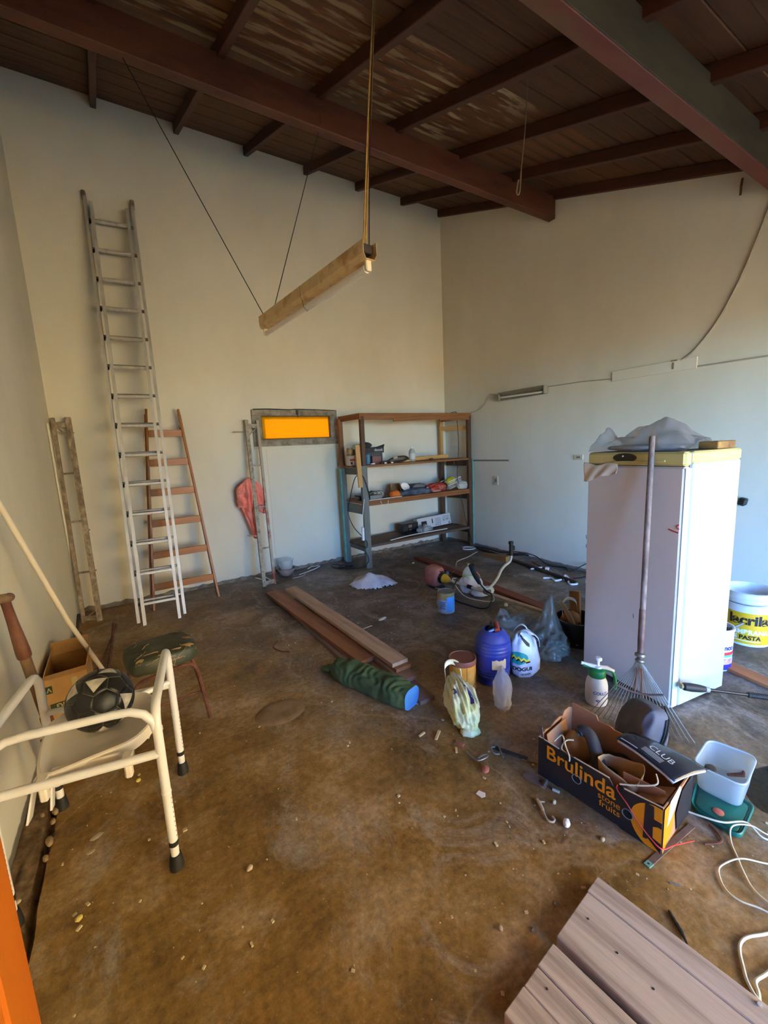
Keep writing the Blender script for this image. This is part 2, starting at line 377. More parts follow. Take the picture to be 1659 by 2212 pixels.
mb = MB().cbox((1.955, YA-.03, 2.05), (.028, .02, .06), None, .004).tube([(1.955, YA-.04, 2.03), (1.955, YA-.045, 1.99)], .006)
part(win, 'latch', mb, mat('dark_latch', (58,46,36), rough=.6))
mb = MB().tube(spline([(1.40, YA-.02, 2.088), (1.6, YA-.022, 2.092), (1.86, YA-.024, 2.084), (1.96, YA-.03, 2.09), (2.3, YA-.02, 2.084), (2.48, YA-.018, 2.078)], 4), .006, 6)
part(win, 'sealant_strip', mb, mat('black_sealant', (44,40,36), rough=.8))
mb = MB()
for x, z, l in ((1.66, 1.93, .04), (1.96, 1.86, .045), (1.53, 1.77, .03), (1.55, 1.775, .02)): mb.bar((x, YA+.0115, z), (x+.002, YA+.0115, z-l), .004, .001)
part(win, 'putty_mark', mb, mat('putty_dark', (120,70,10)))
# varnished door leaf, opened inwards beside the camera
mb = MB(); h0, h1 = V((-.315, -.18, 0)), V((-.2085, .72, 0)); d = (h1-h0).normalized(); q = V((d.y, -d.x, 0)) * .02
def leaf(mb, a, b, z0, z1, th, ch=.004): mb.cbox(h0 + d*(a+b)/2 - q + V((0,0,(z0+z1)/2)), (b-a, th, z1-z0), frame3(d), ch)
L = (h1-h0).length
leaf(mb, L-.075, L, .01, 2.1, .042); leaf(mb, 0, .075, .01, 2.1, .042); leaf(mb, .075, L-.075, .01, .2, .042); leaf(mb, .075, L-.075, 1.98, 2.1, .042)
leaf(mb, -.07, -.004, -.0, 2.2, .09)
door = struct('door_1', mb, M_orange)
mb = MB(); leaf(mb, .07, L-.07, .19, 1.99, .016, .002); part(door, 'door_panel', mb, M_orange)
mb = MB(); leaf(mb, L-.088, L-.072, .2, 1.98, .034, .006); leaf(mb, .072, .088, .2, 1.98, .034, .006); part(door, 'moulding', mb, M_orange)

# roof: deck, boards, rafters, beams
sl = V((0, 1, .36)).normalized(); nrm = V((0, -.36, 1)).normalized()
mb = MB(); y0, y1 = -2.0, 5.42
mb.cbox((1.93, (y0+y1)/2, ROOF((y0+y1)/2)) + nrm*.06 if False else V((1.93, (y0+y1)/2, ROOF((y0+y1)/2))) + nrm*.06, (5.5, (y1-y0)*1.063, .04), Matrix((V((1,0,0)), sl, nrm)).transposed())
ceiling = struct('ceiling', mb, M_plank)
y = -1.98; k = 0
while y < 5.30:
    c = V((0, y, ROOF(y))) + nrm*(.012 + .004*(k % 2))
    worn = 2.28 < y < 3.22
    board(ceiling, 'roof_plank', c + V((-.56,0,0)), c + V((4.42,0,0)), .134, .022, M_flake if worn else M_plank, tuple(nrm), .004)
    y += .138/1.063; k += 1
for k in range(7):
    x = .16 + .7165*k
    a, b = V((x, -1.95, ROOF(-1.95))), V((x, 5.215, ROOF(5.215)))
    board(ceiling, 'rafter', a - nrm*.045, b - nrm*.045, .05, .09, M_rafter, tuple(nrm), .004)
board(ceiling, 'rafter', V((4.405, -1.5, ROOF(-1.5))) - nrm*.045, V((4.405, 5.215, ROOF(5.215))) - nrm*.045, .045, .09, M_rafter, tuple(nrm), .004)
for yb, zb, wd, mt in ((3.28, 4.10, .085, M_beam), (1.276, 3.392, .092, M_beamend), (-.73, 2.67, .09, M_beam)):
    board(ceiling, 'beam', (-.565, yb, zb), (4.425, yb, zb), wd, .225, mt, (0,0,1), .006)
board(ceiling, 'beam_skylit_face', (-.56, 1.2275, 3.392), (4.42, 1.2275, 3.392), .005, .222, mat('skylit_beam_grey', (54,48,36), (72,64,48), 3, (.5,2,2), .7), (0,0,1), .001, 'near side of the beam with sky light painted in as grey-green')  # thin board added; its grey-green paints in sky light on the near side

# ================================================================ object materials
M_alu = mat('worn_aluminium', (186,178,166), (212,206,196), 14, (1,1,.3), .45, .35, bp=.05)
M_aludark = mat('dull_aluminium', (132,124,114), (158,150,140), 14, (1,1,.3), .45, .7)
M_capgrey = mat('dirty_grey_plastic', (150,138,118), (100,90,76), 20, rough=.7)
M_oak = wood('varnished_ladder_wood', (134,78,30), (172,106,46), (150,88,34), .45)
M_trestle = mat('paint_spattered_steel', (116,98,80), (146,128,108), 22, (1,1,.6), .75, .1, .36, .68, .3, 30, 6, c3=(182,166,146))
M_trestle2 = mat('lime_spattered_steel', (142,130,112), (176,166,148), 24, (1,1,.6), .75, .1, .36, .68, .3, 30, 6, c3=(124,108,88))
M_rust = mat('rusty_iron', (84,46,32), (122,74,54), 18, rough=.85, bp=.4)
M_white = mat('white_enamel', (238,232,228), (244,239,236), 5, rough=.32)
M_seatw = mat('white_seat_plastic', (234,218,198), (240,228,210), 4, rough=.4)
M_black = mat('black_rubber', (28,26,25), (42,39,37), 20, rough=.6)
M_blackp = mat('black_plastic', (22,22,24), rough=.4)
M_card = mat('brown_cardboard', (178,130,74), (196,150,92), 6, rough=.85)
M_cardin = mat('inner_cardboard', (150,108,66), (172,128,84), 6, rough=.9)
M_tape = mat('packing_tape', (186,166,120), rough=.3)
M_bamboo = mat('weathered_handle', (98,74,52), (150,118,86), 10, (1,1,.25), .6, 0, .35, .65, .2, 24, c3=(112,84,58))
M_rustwood = mat('red_brown_handle', (80,44,30), (108,62,44), 7, (1,1,.3), .5, c3=(138,98,76))
M_pvc = mat('cream_pvc', (234,220,198), rough=.35)

# ---------------------------------------------------------------- aluminium extension ladder
t = thing('extension_ladder', 'tall silver aluminium extension ladder leaning on the back wall', 'ladder', (.13, 4.39, 0))
f0, f1 = V((.128, 4.375, .0)), V((.180, 5.135, 4.05)); d = (f1-f0); LL = d.length; d.normalize()
side = V((1, -.055, .0)); side = (side - d*side.dot(d)).normalized(); nb = d.cross(side).normalized()
if nb.y < 0: nb = -nb
Rl = Matrix((side, nb, d)).transposed()
for sec, (hw, off, ex) in enumerate(((.158, 0, 0), (.208, .045, .02))):
    for s_ in (-1, 1):
        a = f0 + side*hw*s_ + nb*off + d*(.004 if sec == 0 else .03); L2 = LL - (.06 if sec == 0 else .0)
        mb = MB()
        mb.cbox(a + d*L2/2, (.007, .062, L2), Rl); 
        for e in (-1, 1): mb.cbox(a + d*L2/2 + nb*.029*e - side*.010*s_, (.026, .005, L2), Rl)
        part(t, 'rail', mb, M_alu)
        if sec == 1:
            part(t, 'end_cap', MB().cbox(a + d*(L2+.012) - side*.006*s_, (.034, .07, .07), Rl, .008), M_capgrey, 'dirty plastic end cap')
for k in range(14):
    s_ = .20 + k*.2845
    if s_ < LL-.1:
        c = f0 + d*s_
        mb = MB().cbox(c, (.30, .034, .026), Rl, .004).cbox(c - nb*.0175, (.30, .004, .010), Rl); part(t, 'rung', mb, M_alu)
        mb = MB().cbox(c + nb*.05 + d*.03, (.40, .03, .024), Rl, .004); part(t, 'rung', mb, M_aludark)
        mb = MB().cbox(c + nb*.03 - side*.186, (.03, .02, .03), Rl, .004); part(t, 'guide_block', mb, M_blackp, 'black guide block')

# ---------------------------------------------------------------- wooden folding ladder
t = thing('wooden_stepladder', 'folded brown wooden stepladder leaning behind the aluminium ladder', 'ladder', (.39, 4.83, 0))
fl, fr, tl, tr = V((.077,4.77,0)), V((.712,4.77,0)), V((.262,5.115,2.07)), V((.566,5.115,2.07))
fwd = V((0,-.98,.17))
for a, b in ((fl, tl), (fr, tr)):
    board(t, 'front_rail', a, b, .022, .056, M_oak, tuple(fwd), .003)
bk = V((0,.055,0))
for a, b in ((fl + V((-.02,.075,0)), tl + V((-.012,.03,-.05))), (fr + V((-.0,.075,0)), tr + V((.012,.03,-.05)))):
    board(t, 'rear_rail', a, b, .022, .042, M_oak, tuple(fwd), .003)
for k, z in enumerate((.23, .555, .88, 1.20, 1.51, 1.815)):
    u = z/2.07; a = fl.lerp(tl, u) + V((.012,-.008,0)); b = fr.lerp(tr, u) + V((-.012,-.008,0))
    board(t, 'tread', a, b, .018, .072, M_oak, (0,-.17,.98) if False else (0,0,1), .003)
part(t, 'hinge_strap', MB().cbox(tr + V((-.006,-.03,-.19)), (.03,.01,.09), frame3(tr-fr, fwd)), mat('brass_strap', (150,120,70), rough=.5, metal=.5))

# ---------------------------------------------------------------- two metal trestles leaning on the wall
def trestle(label, A0, A1, B0, B1, m, thick, mA, mB, pins, brace_top, rungs):
    t = thing('metal_trestle', label, 'trestle', (A0[0], A0[1], 0))
    A0, A1, B0, B1 = V(A0), V(A1), V(B0), V(B1); up = (0,-1,0)
    L = (A1-A0).length
    mb = MB().bar(A0, A1, thick, thick, up, .002); part(t, 'leg', mb, mA)
    part(t, 'leg', MB().bar(B0, B1, thick*.72, thick*.72, up, .002), mB)
    for z in rungs: part(t, 'rung', MB().bar(A0.lerp(A1, z), B0.lerp(B1, z), .014, .018, (0,0,1), .001), m)
    part(t, 'crosspiece', MB().bar(A0.lerp(A1, .965), B0.lerp(B1, .965), .022, .052, (0,0,1), .002), m)
    part(t, 'crosspiece', MB().bar(A0.lerp(A1, .02), B0.lerp(B1, .02), .03, .05, (0,0,1), .002), m)
    if brace_top > 0: ba, bb = A0.lerp(A1, .90), B0.lerp(B1, .965)
    else: ba, bb = A0.lerp(A1, .90), B0.lerp(B1, .97)
    part(t, 'brace', MB().bar(ba, bb, .012, .028, up, .001), m)
    part(t, 'brace', MB().bar(A0.lerp(A1, .065), B0.lerp(B1, .012), .012, .028, up, .001), m)
    sg = 1 if A0.x > B0.x else -1
    for z, l, dz in pins:
        p = A0.lerp(A1, z); part(t, 'pin', MB().tube([p, p + V((sg*l, -.004, dz))], .007, 6), m)
    mb = MB()
    for k in range(16):
        p = A0.lerp(A1, .03+.06*k) + V((0, -thick*.5, 0)); mb.lathe([(.006,-.002),(.006,.001)], p, 8, frame3((0,0,1), (1,0,0)))
    part(t, 'bolt_hole', mb, M_black, kind='stuff')
    return t
trestle('rusty paint-spattered metal trestle leaning in the left corner', (-.392,4.82,0), (-.413,5.13,1.99), (-.525,4.87,0), (-.532,5.12,1.985), M_trestle, .046, M_trestle, M_trestle, ((.24,.035,.02), (.44,.035,.02), (.65,.03,.01), (.06,.03,.03), (.93,.03,-.01)), 1, (.245, .495, .73))
M_redleg = mat('half_red_leg', (150,64,52), (176,164,146), 2.6, rough=.7, lo=.42, hi=.5)
trestle('grey spattered metal trestle standing in front of the amber window', (1.225,4.775,0), (1.292,5.15,1.955), (1.352,4.79,0), (1.425,5.15,1.95), M_trestle2, .042, M_trestle2, M_redleg, ((.93,.16,.0), (.30,.13,.03), (.04,.10,.05)), 1, (.225, .475, .725))

# ---------------------------------------------------------------- coral cloth hung on the trestle
mb = MB(); random.seed(3)
def dome(u, v):
    # bunched top: wide rounded lobe whose folds fan out from the top
    zt = 1.277 - .055*abs(2*u-1)**2.2; zb = .925 - .085*u + .018*sin(u*13) + .02*noise.noise(V((u*6, 1, 2))); g_ = max(0, 1-(1-min(1, v/.42))**2.2)**.5; l = 1.205 - .130*g_ + .012*v; r = 1.258 + .152*g_; w_ = r-l; bul = sin(pi*max(0, min(1, u)))**.5
    ph = u*27 + 6*noise.noise(V((u*2, v*1.6, 7))) + 3*(u-.5)*(1-v); cr = 1-2*abs(sin(ph*.5))
    y = 5.09 - bul*(.02+.27*w_)*(.6+.4*sin(pi*min(1, v*.9+.1))) - .024*cr*min(1, .3+v*1.3) - .03*noise.noise(V((u*5, v*6, 3)))*bul - .012*(1-2*abs(noise.noise(V((u*8+v*4, v*10-u*3, 5)))))
    return (l + u*w_ + .012*noise.noise(V((u*3, v*6, 5))), min(y, 5.19), zt + (zb-zt)*v)
def tail(u, v):
    l, r = 1.100 + .128*v**.9, 1.305 - .040*v; z = .985 - .455*v*(1 - .16*(u-.6)**2) - .06*(1-u)*v*0
    y = 5.075 - .05*sin(pi*u) - .022*(1-2*abs(sin((u*13 + 2*v + 3*noise.noise(V((u*2, v*3, 4))))*.5))) - .02*noise.noise(V((u*4, v*6, 9)))
    return (l + (r-l)*u + .010*noise.noise(V((1, v*7, u*3))), min(y, 5.18), z)
mb.grid(dome, 64, 48); mb.grid(tail, 40, 40); mb.solid(.0035)
solo('coral_cloth', mb, mat('coral_fabric', (236,128,112), (246,152,136), 8, rough=.9, bp=.1), 'coral pink cloth draped over the trestle by the amber window', 'cloth', smooth='all')

# ---------------------------------------------------------------- bowls behind the trestle
t = thing('stacked_bowls', 'clear plastic jar sitting in a pale bowl by the back wall', 'bowl', (1.585,5.03,0))
mb = MB().lathe([(.045,.002),(.075,.02),(.105,.07),(.118,.10),(.122,.105),(.112,.102),(.10,.07),(.07,.026),(.0,.02)], (1.585,5.03,0), 32); part(t, 'lower_bowl', mb, mat('pale_bowl', (190,172,158), (150,130,116), 9, rough=.5), smooth=True)
mb = MB().lathe([(.07,.03),(.078,.09),(.092,.20),(.098,.21),(.094,.205),(.074,.09),(.066,.035),(0,.034)], (1.585,5.03,0), 32); part(t, 'clear_jar', mb, film('clear_plastic', (226,232,236), .32, .12, .2), 'clear plastic jar', True)
part(t, 'residue', MB().lathe([(.0,.085),(.104,.088),(.104,.096),(0,.098)], (1.585,5.03,0), 28), mat('dried_residue', (120,96,80), (92,72,60), 20, rough=.9))
# cord scraps on the floor beside it
solo('white_strap', MB().tube(spline([(1.72,4.94,.006),(1.85,4.98,.008),(2.0,5.05,.01),(2.07,5.12,.012),(1.98,5.16,.01),(1.9,5.10,.008)], 5), .012, 6, flat=.4), mat('white_strap_plastic', (220,222,226), rough=.5), 'white plastic strap looped on the floor by the back wall', 'strap', smooth=True)
solo('twine_scrap', MB().tube(spline([(1.60,4.86,.004),(1.70,4.85,.004),(1.78,4.90,.004),(1.80,4.96,.004)], 5), .004, 5), mat('cream_twine', (210,200,184), rough=.8), 'short pale piece of twine beside the white strap', 'cord', smooth=True)

# ---------------------------------------------------------------- white commode chair
N, FR, FL, NL = V((-.016,1.618,0)), V((.062,2.136,0)), V((-.43,2.226,0)), V((-.508,1.708,0))
t = thing('commode_chair', 'white tubular commode chair with a football on its seat', 'chair', (-.22,1.92,0))
def P(c, z): return c + V((0,0,z))
def arch(a, b, zt, r=.07):
    h = (b-a); l = h.length; h.normalize(); pts = [P(a,.12), P(a,.4), P(a,zt-r)]
    for k in range(1, 6): q = pi/2*k/5; pts.append(a + h*(r - r*cos(q)) + V((0,0,zt-r+r*sin(q))))
    for k in range(0, 6): q = pi/2*k/5; pts.append(b - h*(r - r*sin(q)) + V((0,0,zt-r+r*cos(q))))
    return pts + [P(b,.4), P(b,.12)]
for a, b in ((N, FR), (NL, FL)):
    part(t, 'side_frame', MB().tube(arch(a, b, .665), .0165, 12), M_white, smooth=True)
w_ = (NL-N).normalized()
br = [P(N,.50), P(N,.56) + w_*.0, P(N,.615) + w_*.01, P(N,.652) + w_*.035, P(N,.672) + w_*.075] + [N.lerp(NL, k/8) + V((0,0,.676)) for k in range(2, 7)]
br += [P(NL,.672) - w_*.075, P(NL,.652) - w_*.035, P(NL,.615) - w_*.01, P(NL,.50)]
part(t, 'back_rail', MB().tube(br, .0145, 12), M_white, smooth=True)
part(t, 'lower_rail', MB().tube([P(N,.487), P(NL,.487)], .0155, 12), M_white, smooth=True)
part(t, 'front_rail', MB().tube([P(FR,.47), P(FL,.47)], .0135, 12), M_white, smooth=True)
part(t, 'side_rail', MB().tube([P(FR,.49) , P(FR,.49).lerp(P(FL,.49), .0) + (N-FR)*.0 + w_*.12 + (N-FR)*.12], .0125, 10), M_white, smooth=True)
for c in (N, FR, FL, NL):
    lg = part(t, 'leg', MB().tube([P(c,.03), P(c,.33)], .0148, 12), M_white, smooth=True, org=c)
    part(lg, 'joint_ring', MB().lathe([(.0152,.318),(.0175,.322),(.0175,.328),(.0152,.332)], c, 14), M_white, smooth=True)
    part(lg, 'band', MB().tube([P(c,.10), P(c,.118)], .0172, 12), M_black, 'black band')
    part(lg, 'rubber_foot', MB().lathe([(.026,0),(.026,.012),(.0215,.05),(.0195,.058),(.0,.058)], c, 16), M_black, 'black rubber foot', True)
    mb = MB()
    for k in range(9):
        p = P(c, .14+.02*k) + V((.0125,-.0085,0)); mb.lathe([(.0028,0),(.0028,.0012)], p, 8, frame3((0,0,1), (0,0,1)) if False else Matrix((V((.56,.83,0)), V((0,0,1)), V((.83,-.56,0)))).transposed())
    part(lg, 'adjusting_hole', mb, mat('hole_grey', (120,110,100)) if c is N else bpy.data.materials['hole_grey'], kind='stuff')
# moulded seat with rounded front, raised rim and a hinge edge at the back
so = [(-.352,1.700),(-.24,1.712),(-.137,1.724),(-.085,1.745),(-.04,1.80),(-.010,1.87),(-.002,1.947),(-.016,2.03),(-.05,2.09),(-.105,2.128),(-.19,2.15),(-.28,2.145),(-.35,2.115),(-.392,2.06),(-.402,1.96),(-.398,1.84),(-.385,1.74)]
so = [(p.x, p.y) for p in spline([(a, b, 0) for a, b in so], 4, True)]; sc_ = V((sum(p[0] for p in so)/len(so), sum(p[1] for p in so)/len(so), 0))
mb = MB(); rings = [(1.0,.462),(1.005,.478),(1.0,.494),(.985,.502),(.95,.505),(.90,.500),(.86,.488),(.80,.480),(.5,.476),(.25,.476)]
n = len(so)
for s_, z in rings: mb.v += [sc_ + (V((a, b, 0))-sc_)*s_ + V((0,0,z)) for a, b in so]
for i in range(len(rings)-1): mb.f += [(i*n+k, i*n+(k+1) % n, (i+1)*n+(k+1) % n, (i+1)*n+k) for k in range(n)]
mb.f.append(tuple((len(rings)-1)*n+k for k in range(n))); mb.f.append(tuple(range(n-1,-1,-1)))
part(t, 'seat', mb, M_seatw, 'moulded white plastic seat', True)
mb = MB().cbox((-.245,1.722,.472), (.21,.022,.05), Matrix.Rotation(-.11, 3, 'Z') @ Matrix.Identity(3) if False else frame3((-.49,.09,0)), .008); part(t, 'hinge_flap', mb, M_seatw, smooth=True)
for u in (.22, .72):
    p = N.lerp(NL, u); mb = MB().cbox(P(p,.492) + V((.006,.02,0)), (.035,.05,.022), frame3(w_), .006).cbox(P(p,.455) + V((.004,.014,0)), (.024,.03,.07), frame3(w_), .006); part(t, 'hinge', mb, M_seatw, smooth=True)
mb = MB().bar((-.02,2.02,.40), (-.06,2.06,.30), .03, .006, (1,0,0)).bar((-.045,2.03,.44), (.0,2.07,.31), .026, .006, (1,0,0)); part(t, 'pan_guide', mb, M_white)
mb = MB().bar((-.40,1.79,.455), (-.43,1.75,.33), .075, .006, (1,0,0)).bar((-.35,1.76,.455), (-.36,1.73,.36), .05, .006, (1,0,0)); part(t, 'pan_guide', mb, M_white)

# ---------------------------------------------------------------- football: truncated icosahedron of separate panels
BC = V((-.198,1.950,.476+.118)); BR = .119
t = thing('football', 'black football with white triangles on the commode chair seat', 'ball', tuple(BC - V((0,0,BR))))
ph = (1+sqrt(5))/2; ico = [V(q).normalized() for q in ((-1,ph,0),(1,ph,0),(-1,-ph,0),(1,-ph,0),(0,-1,ph),(0,1,ph),(0,-1,-ph),(0,1,-ph),(ph,0,-1),(ph,0,1),(-ph,0,-1),(-ph,0,1))]
tri = [(0,11,5),(0,5,1),(0,1,7),(0,7,10),(0,10,11),(1,5,9),(5,11,4),(11,10,2),(10,7,6),(7,1,8),(3,9,4),(3,4,2),(3,2,6),(3,6,8),(3,8,9),(4,9,5),(2,4,11),(6,2,10),(8,6,7),(9,8,1)]
RB = Matrix.Rotation(.5, 3, 'X') @ Matrix.Rotation(.9, 3, 'Z') @ Matrix.Rotation(.3, 3, 'Y')
faces = []
for a, b, c in tri:
    q = []
    for i, j in ((a,b),(b,c),(c,a)): q += [ico[i].lerp(ico[j], 1/3), ico[i].lerp(ico[j], 2/3)]
    faces.append(q)
for i in range(12):
    nb_ = [j for j in range(12) if j != i and (ico[i]-ico[j]).length < 1.2]; u = ico[i].orthogonal().normalized(); v = ico[i].cross(u)
    nb_.sort(key=lambda j: atan2(ico[j].dot(v), ico[j].dot(u))); faces.append([ico[i].lerp(ico[j], 1/3) for j in nb_])
M_ball = mat('black_ball_skin', (20,19,20), (38,35,33), 12, rough=.38); M_ballw = mat('scuffed_white_print', (222,212,196), (150,140,126), 30, rough=.5, lo=.3, hi=.75)
def onball(p, r): return BC + RB @ (p.normalized()*r)
for k, q in enumerate(faces):
    c = sum(q, V((0,0,0)))/len(q); mb = MB(); n = len(q); N_ = 3
    ringsn = []
    mb.v.append(onball(c, BR))
    for lv, (s_, r_) in enumerate(((.33, BR), (.66, BR), (.91, BR), (.965, BR-.0022))):
        for i in range(n):
            for j in range(N_): mb.v.append(onball(c.lerp(q[i].lerp(q[(i+1) % n], j/N_), s_), r_))
    m_ = n*N_
    mb.f += [(0, 1+i, 1+(i+1) % m_) for i in range(m_)]
    for lv in range(3): mb.f += [(1+lv*m_+i, 1+(lv+1)*m_+i, 1+(lv+1)*m_+(i+1) % m_, 1+lv*m_+(i+1) % m_) for i in range(m_)]
    part(t, 'panel', mb, M_ball, smooth='all')
    if n == 6 and k % 3 != 1:
        tr_ = MB(); A, B, C_ = [c.lerp(q[i], .92) for i in (0, 2, 4)]
        A = A.lerp(c, .15 + .2*(k % 2)); B = B.lerp(c, .25*(k % 3 == 0))
        G = 6; idx = {}
        for i in range(G+1):
            for j in range(G+1-i):
                idx[(i,j)] = len(tr_.v); tr_.v.append(onball(A*(i/G) + B*(j/G) + C_*(1-(i+j)/G), BR+.0009))
        for i in range(G):
            for j in range(G-i):
                tr_.f.append((idx[(i,j)], idx[(i+1,j)], idx[(i,j+1)]))
                if i+j < G-1: tr_.f.append((idx[(i+1,j)], idx[(i+1,j+1)], idx[(i,j+1)]))
        part(t, 'white_triangle', tr_, M_ballw, 'scuffed white printed triangle')
part(t, 'bladder', MB().blob(BC, (BR-.004,)*3, 0, 0, 1, 3), mat('seam_brown', (84,74,60), (206,190,160), 9, rough=.9), 'pale dirt in the seams', True)

# ---------------------------------------------------------------- torn green stool
t = thing('padded_stool', 'torn dark green padded stool with rusty tube legs', 'stool', (.04,2.75,0))
mb = MB()
def st(u, v):
    a = 2*pi*u; ex = 2/4.2; cx = abs(cos(a))**ex*(1 if cos(a) > 0 else -1); cy = abs(sin(a))**ex*(1 if sin(a) > 0 else -1)
    prof = [(.0,.408),(.93,.408),(1.0,.43),(1.01,.455),(.97,.485),(.85,.498),(.5,.503),(.0,.504)]
    f = v*(len(prof)-1); i = min(int(f), len(prof)-2); r = prof[i][0]+(prof[i+1][0]-prof[i][0])*(f-i); z = prof[i][1]+(prof[i+1][1]-prof[i][1])*(f-i)
    x, y = cx*r*.180, cy*r*.155; an = .12
    return (.045 + x*cos(an) - y*sin(an), 2.60 + x*sin(an) + y*cos(an), z + .006*noise.noise(V((x*14, y*14, 4))) + .0*x)
mb.grid(st, 44, 22, True); M_green = mat('cracked_green_vinyl', (30,38,26), (58,62,44), 9, rough=.55, bp=.35, c3=(74,72,54), detail=8)
cush = part(t, 'cushion', mb, M_green, smooth=50); SB = mb.bvh()
M_foam = mat('torn_tan_lining', (196,160,104), (150,112,66), 16, rough=.95)
for k, (x, y, r, s2) in enumerate(((.19,2.50,.030,.4),(.185,2.60,.018,.6),(.15,2.74,.028,.5),(.12,2.48,.022,.25),(-.06,2.452,.016,.5),(.05,2.46,.02,.2),(.205,2.67,.016,.5))):
    n = 12; pl = [V((x + r*cos(2*pi*i/n)*(1+.5*random.random()), y + r*s2*sin(2*pi*i/n)*(1+.6*random.random()), 1)) for i in range(n)]
    mb = MB(); mb.v = [V((x,y,1))] + pl; mb.f = [(0, 1+i, 1+(i+1) % n) for i in range(n)]
    drape(mb, SB, (0,0,-1), .0025)
    for q in mb.v:
        if q.z > .6: q.x += (.045-q.x)*.0; q.z = .455
    if min(p.z for p in mb.v) > .3: part(t, 'tear', mb, M_foam, 'tan torn lining')
random.seed(8)
for k in range(16):
    x, y = -.10+.29*random.random(), 2.47+.25*random.random(); q = []; an_ = random.random()*6.28
    if k < 9: y = 2.455 + .03*random.random()
    for i in range(6):
        q.append(V((x, y, 1))); an_ += random.uniform(-.7,.7); x += .014*cos(an_); y += .014*sin(an_)
    h_ = [SB.ray_cast(p_, V((0,0,-1)))[0] if k >= 9 else SB.ray_cast(V((p_.x, 2.2, .425+.06*(p_.y-2.44)/.05)), V((0,1,0)))[0] for p_ in q]; h_ = [p_ + V((0,-.0006,.0008)) for p_ in h_ if p_ is not None and p_.z > .40]
    if len(h_) > 2: part(t, 'crack', MB().tube(h_, .0016, 5), M_foam)
for s_, pts in ((1, [(.253,2.52,0),(.225,2.505,.25),(.205,2.50,.35),(.15,2.495,.385),(-.03,2.465,.378),(-.085,2.465,.355),(-.105,2.48,.28),(-.135,2.50,.0)]), (-1, [(.262,2.87,0),(.22,2.80,.25),(.18,2.76,.36),(.14,2.75,.40),(-.04,2.70,.40),(-.10,2.70,.37),(-.13,2.71,.30),(-.17,2.78,0)])):
    sp_ = spline(pts, 5); part(t, 'leg_frame', MB().tube(sp_, .0105, 8), M_rust, smooth=True)
part(t, 'stretcher', MB().tube([(.228,2.525,.17),(.236,2.815,.17)], .006, 6), M_rust, smooth=True)
part(t, 'stretcher', MB().tube([(.226,2.53,.18),(-.14,2.50,.18)], .006, 6), M_rust, smooth=True)

# ---------------------------------------------------------------- spade handle, cream pipe, carton, iron rods by the left wall
t = thing('spade', 'old spade with a red-brown D handle leaning on the left wall', 'spade', (-.455,2.54,0))
s0, s1 = V((-.468,2.46,.30)), V((-.497,2.275,.995)); dd = (s1-s0).normalized()
pts = [s0.lerp(s1, k/10) for k in range(11)]
part(t, 'shaft', MB().tube(pts[:7], [.021+.002*noise.noise(V((k*.8,1,1))) for k in range(7)], 12), M_bamboo, smooth=True)
part(t, 'grip_socket', MB().tube([s0.lerp(s1,.58), s0.lerp(s1,.62), s0.lerp(s1,.72), s0.lerp(s1,.84), s0.lerp(s1,.95), s0.lerp(s1,1.0)], [.027,.0275,.024,.0195,.0175,.018], 12), M_rustwood, smooth=True)
g0 = s1 + dd*.008
part(t, 'grip', MB().tube([g0 + V((.012,-.006,.0)), g0 + V((-.005,-.05,.012)), g0 + V((-.012,-.12,.02))], [.0195,.0185,.018], 12), M_bamboo, smooth=True)
part(t, 'grip_end', MB().lathe([(.0,.0135),(.012,.0128),(.0205,.008),(.0215,.0)], g0 + V((.012,-.006,0)), 14, frame3((0,0,1),(0,0,1)) if False else Matrix((V((.2,0,.98)), V((-.93,-.33,.19)), V((.33,.94,-.06)))).transposed()), M_rustwood, smooth=True)
part(t, 'ferrule', MB().tube([s0 + dd*.05, s0 - dd*.03, s0 - dd*.10], [.025,.026,.022], 12), M_rust, smooth=True)
mb = MB()
def bl(u, v): 
    p = s0 - dd*(.08 + .24*v); return p + V((0,1,0))*0 + V((1,.0,.06))*((u-.5)*.10*(1-.35*v*v)) + V((0,.02*(1-(2*u-1)**2),0))
mb.grid(bl, 9, 9).solid(.003); mb.v = [V((p.x, p.y, max(p.z,.002))) for p in mb.v]
part(t, 'blade', mb, M_rust, smooth=True)
solo('plastic_pipe', MB().tube([(-.552,2.42,1.62), (-.397,3.0,.62), (-.268,3.37,.012)], .0135, 12), M_pvc, 'long cream plastic pipe leaning on the left wall', 'pipe', smooth=True)
solo('wall_cable_pipe', MB().tube([(-.556,4.93,1.92), (-.556,4.95,1.2), (-.555,5.0,.5), (-.553,5.04,.06)], .009, 8), M_wall, 'thin white pipe running down the left wall corner', 'pipe', smooth=True)
# open carton
t = thing('carton', 'open brown carton with tape beside the spade', 'box', (-.42,3.05,0))
cA, cu, cv = V((-.347,2.95,0)), V((-.95,-.10,0)).normalized(), V((-.02,1,0)).normalized()
W_, D_, H_ = .203, .37, .32
def wall_(mb, a, b, z0, z1, th=.005): mb.bar(P(a,(z0+z1)/2), P(b,(z0+z1)/2), th, z1-z0)
mb = MB(); c0, c1, c2, c3 = cA, cA + cu*W_, cA + cu*W_ + cv*D_, cA + cv*D_
for a, b in ((c0,c1),(c1,c2),(c2,c3),(c3,c0)): wall_(mb, a, b, .002, H_)
mb.cbox((c0+c2)/2 + V((0,0,.004)), (W_, D_, .004), frame3(cu)); body = part(t, 'body', mb, M_card)
for a, b, o in ((c0, c1, V((.0,.03,.015))), (c3, c2, V((.0,.05,.07))), (c1, c2, V((.02,0,.06))), (c0, c3, V((.02,0,.075)))):
    mb = MB(); a, b = P(a, H_), P(b, H_); mb.add([a, b, b+o, a+o], [(0,1,2,3)]).solid(.004); part(t, 'flap', mb, M_card)
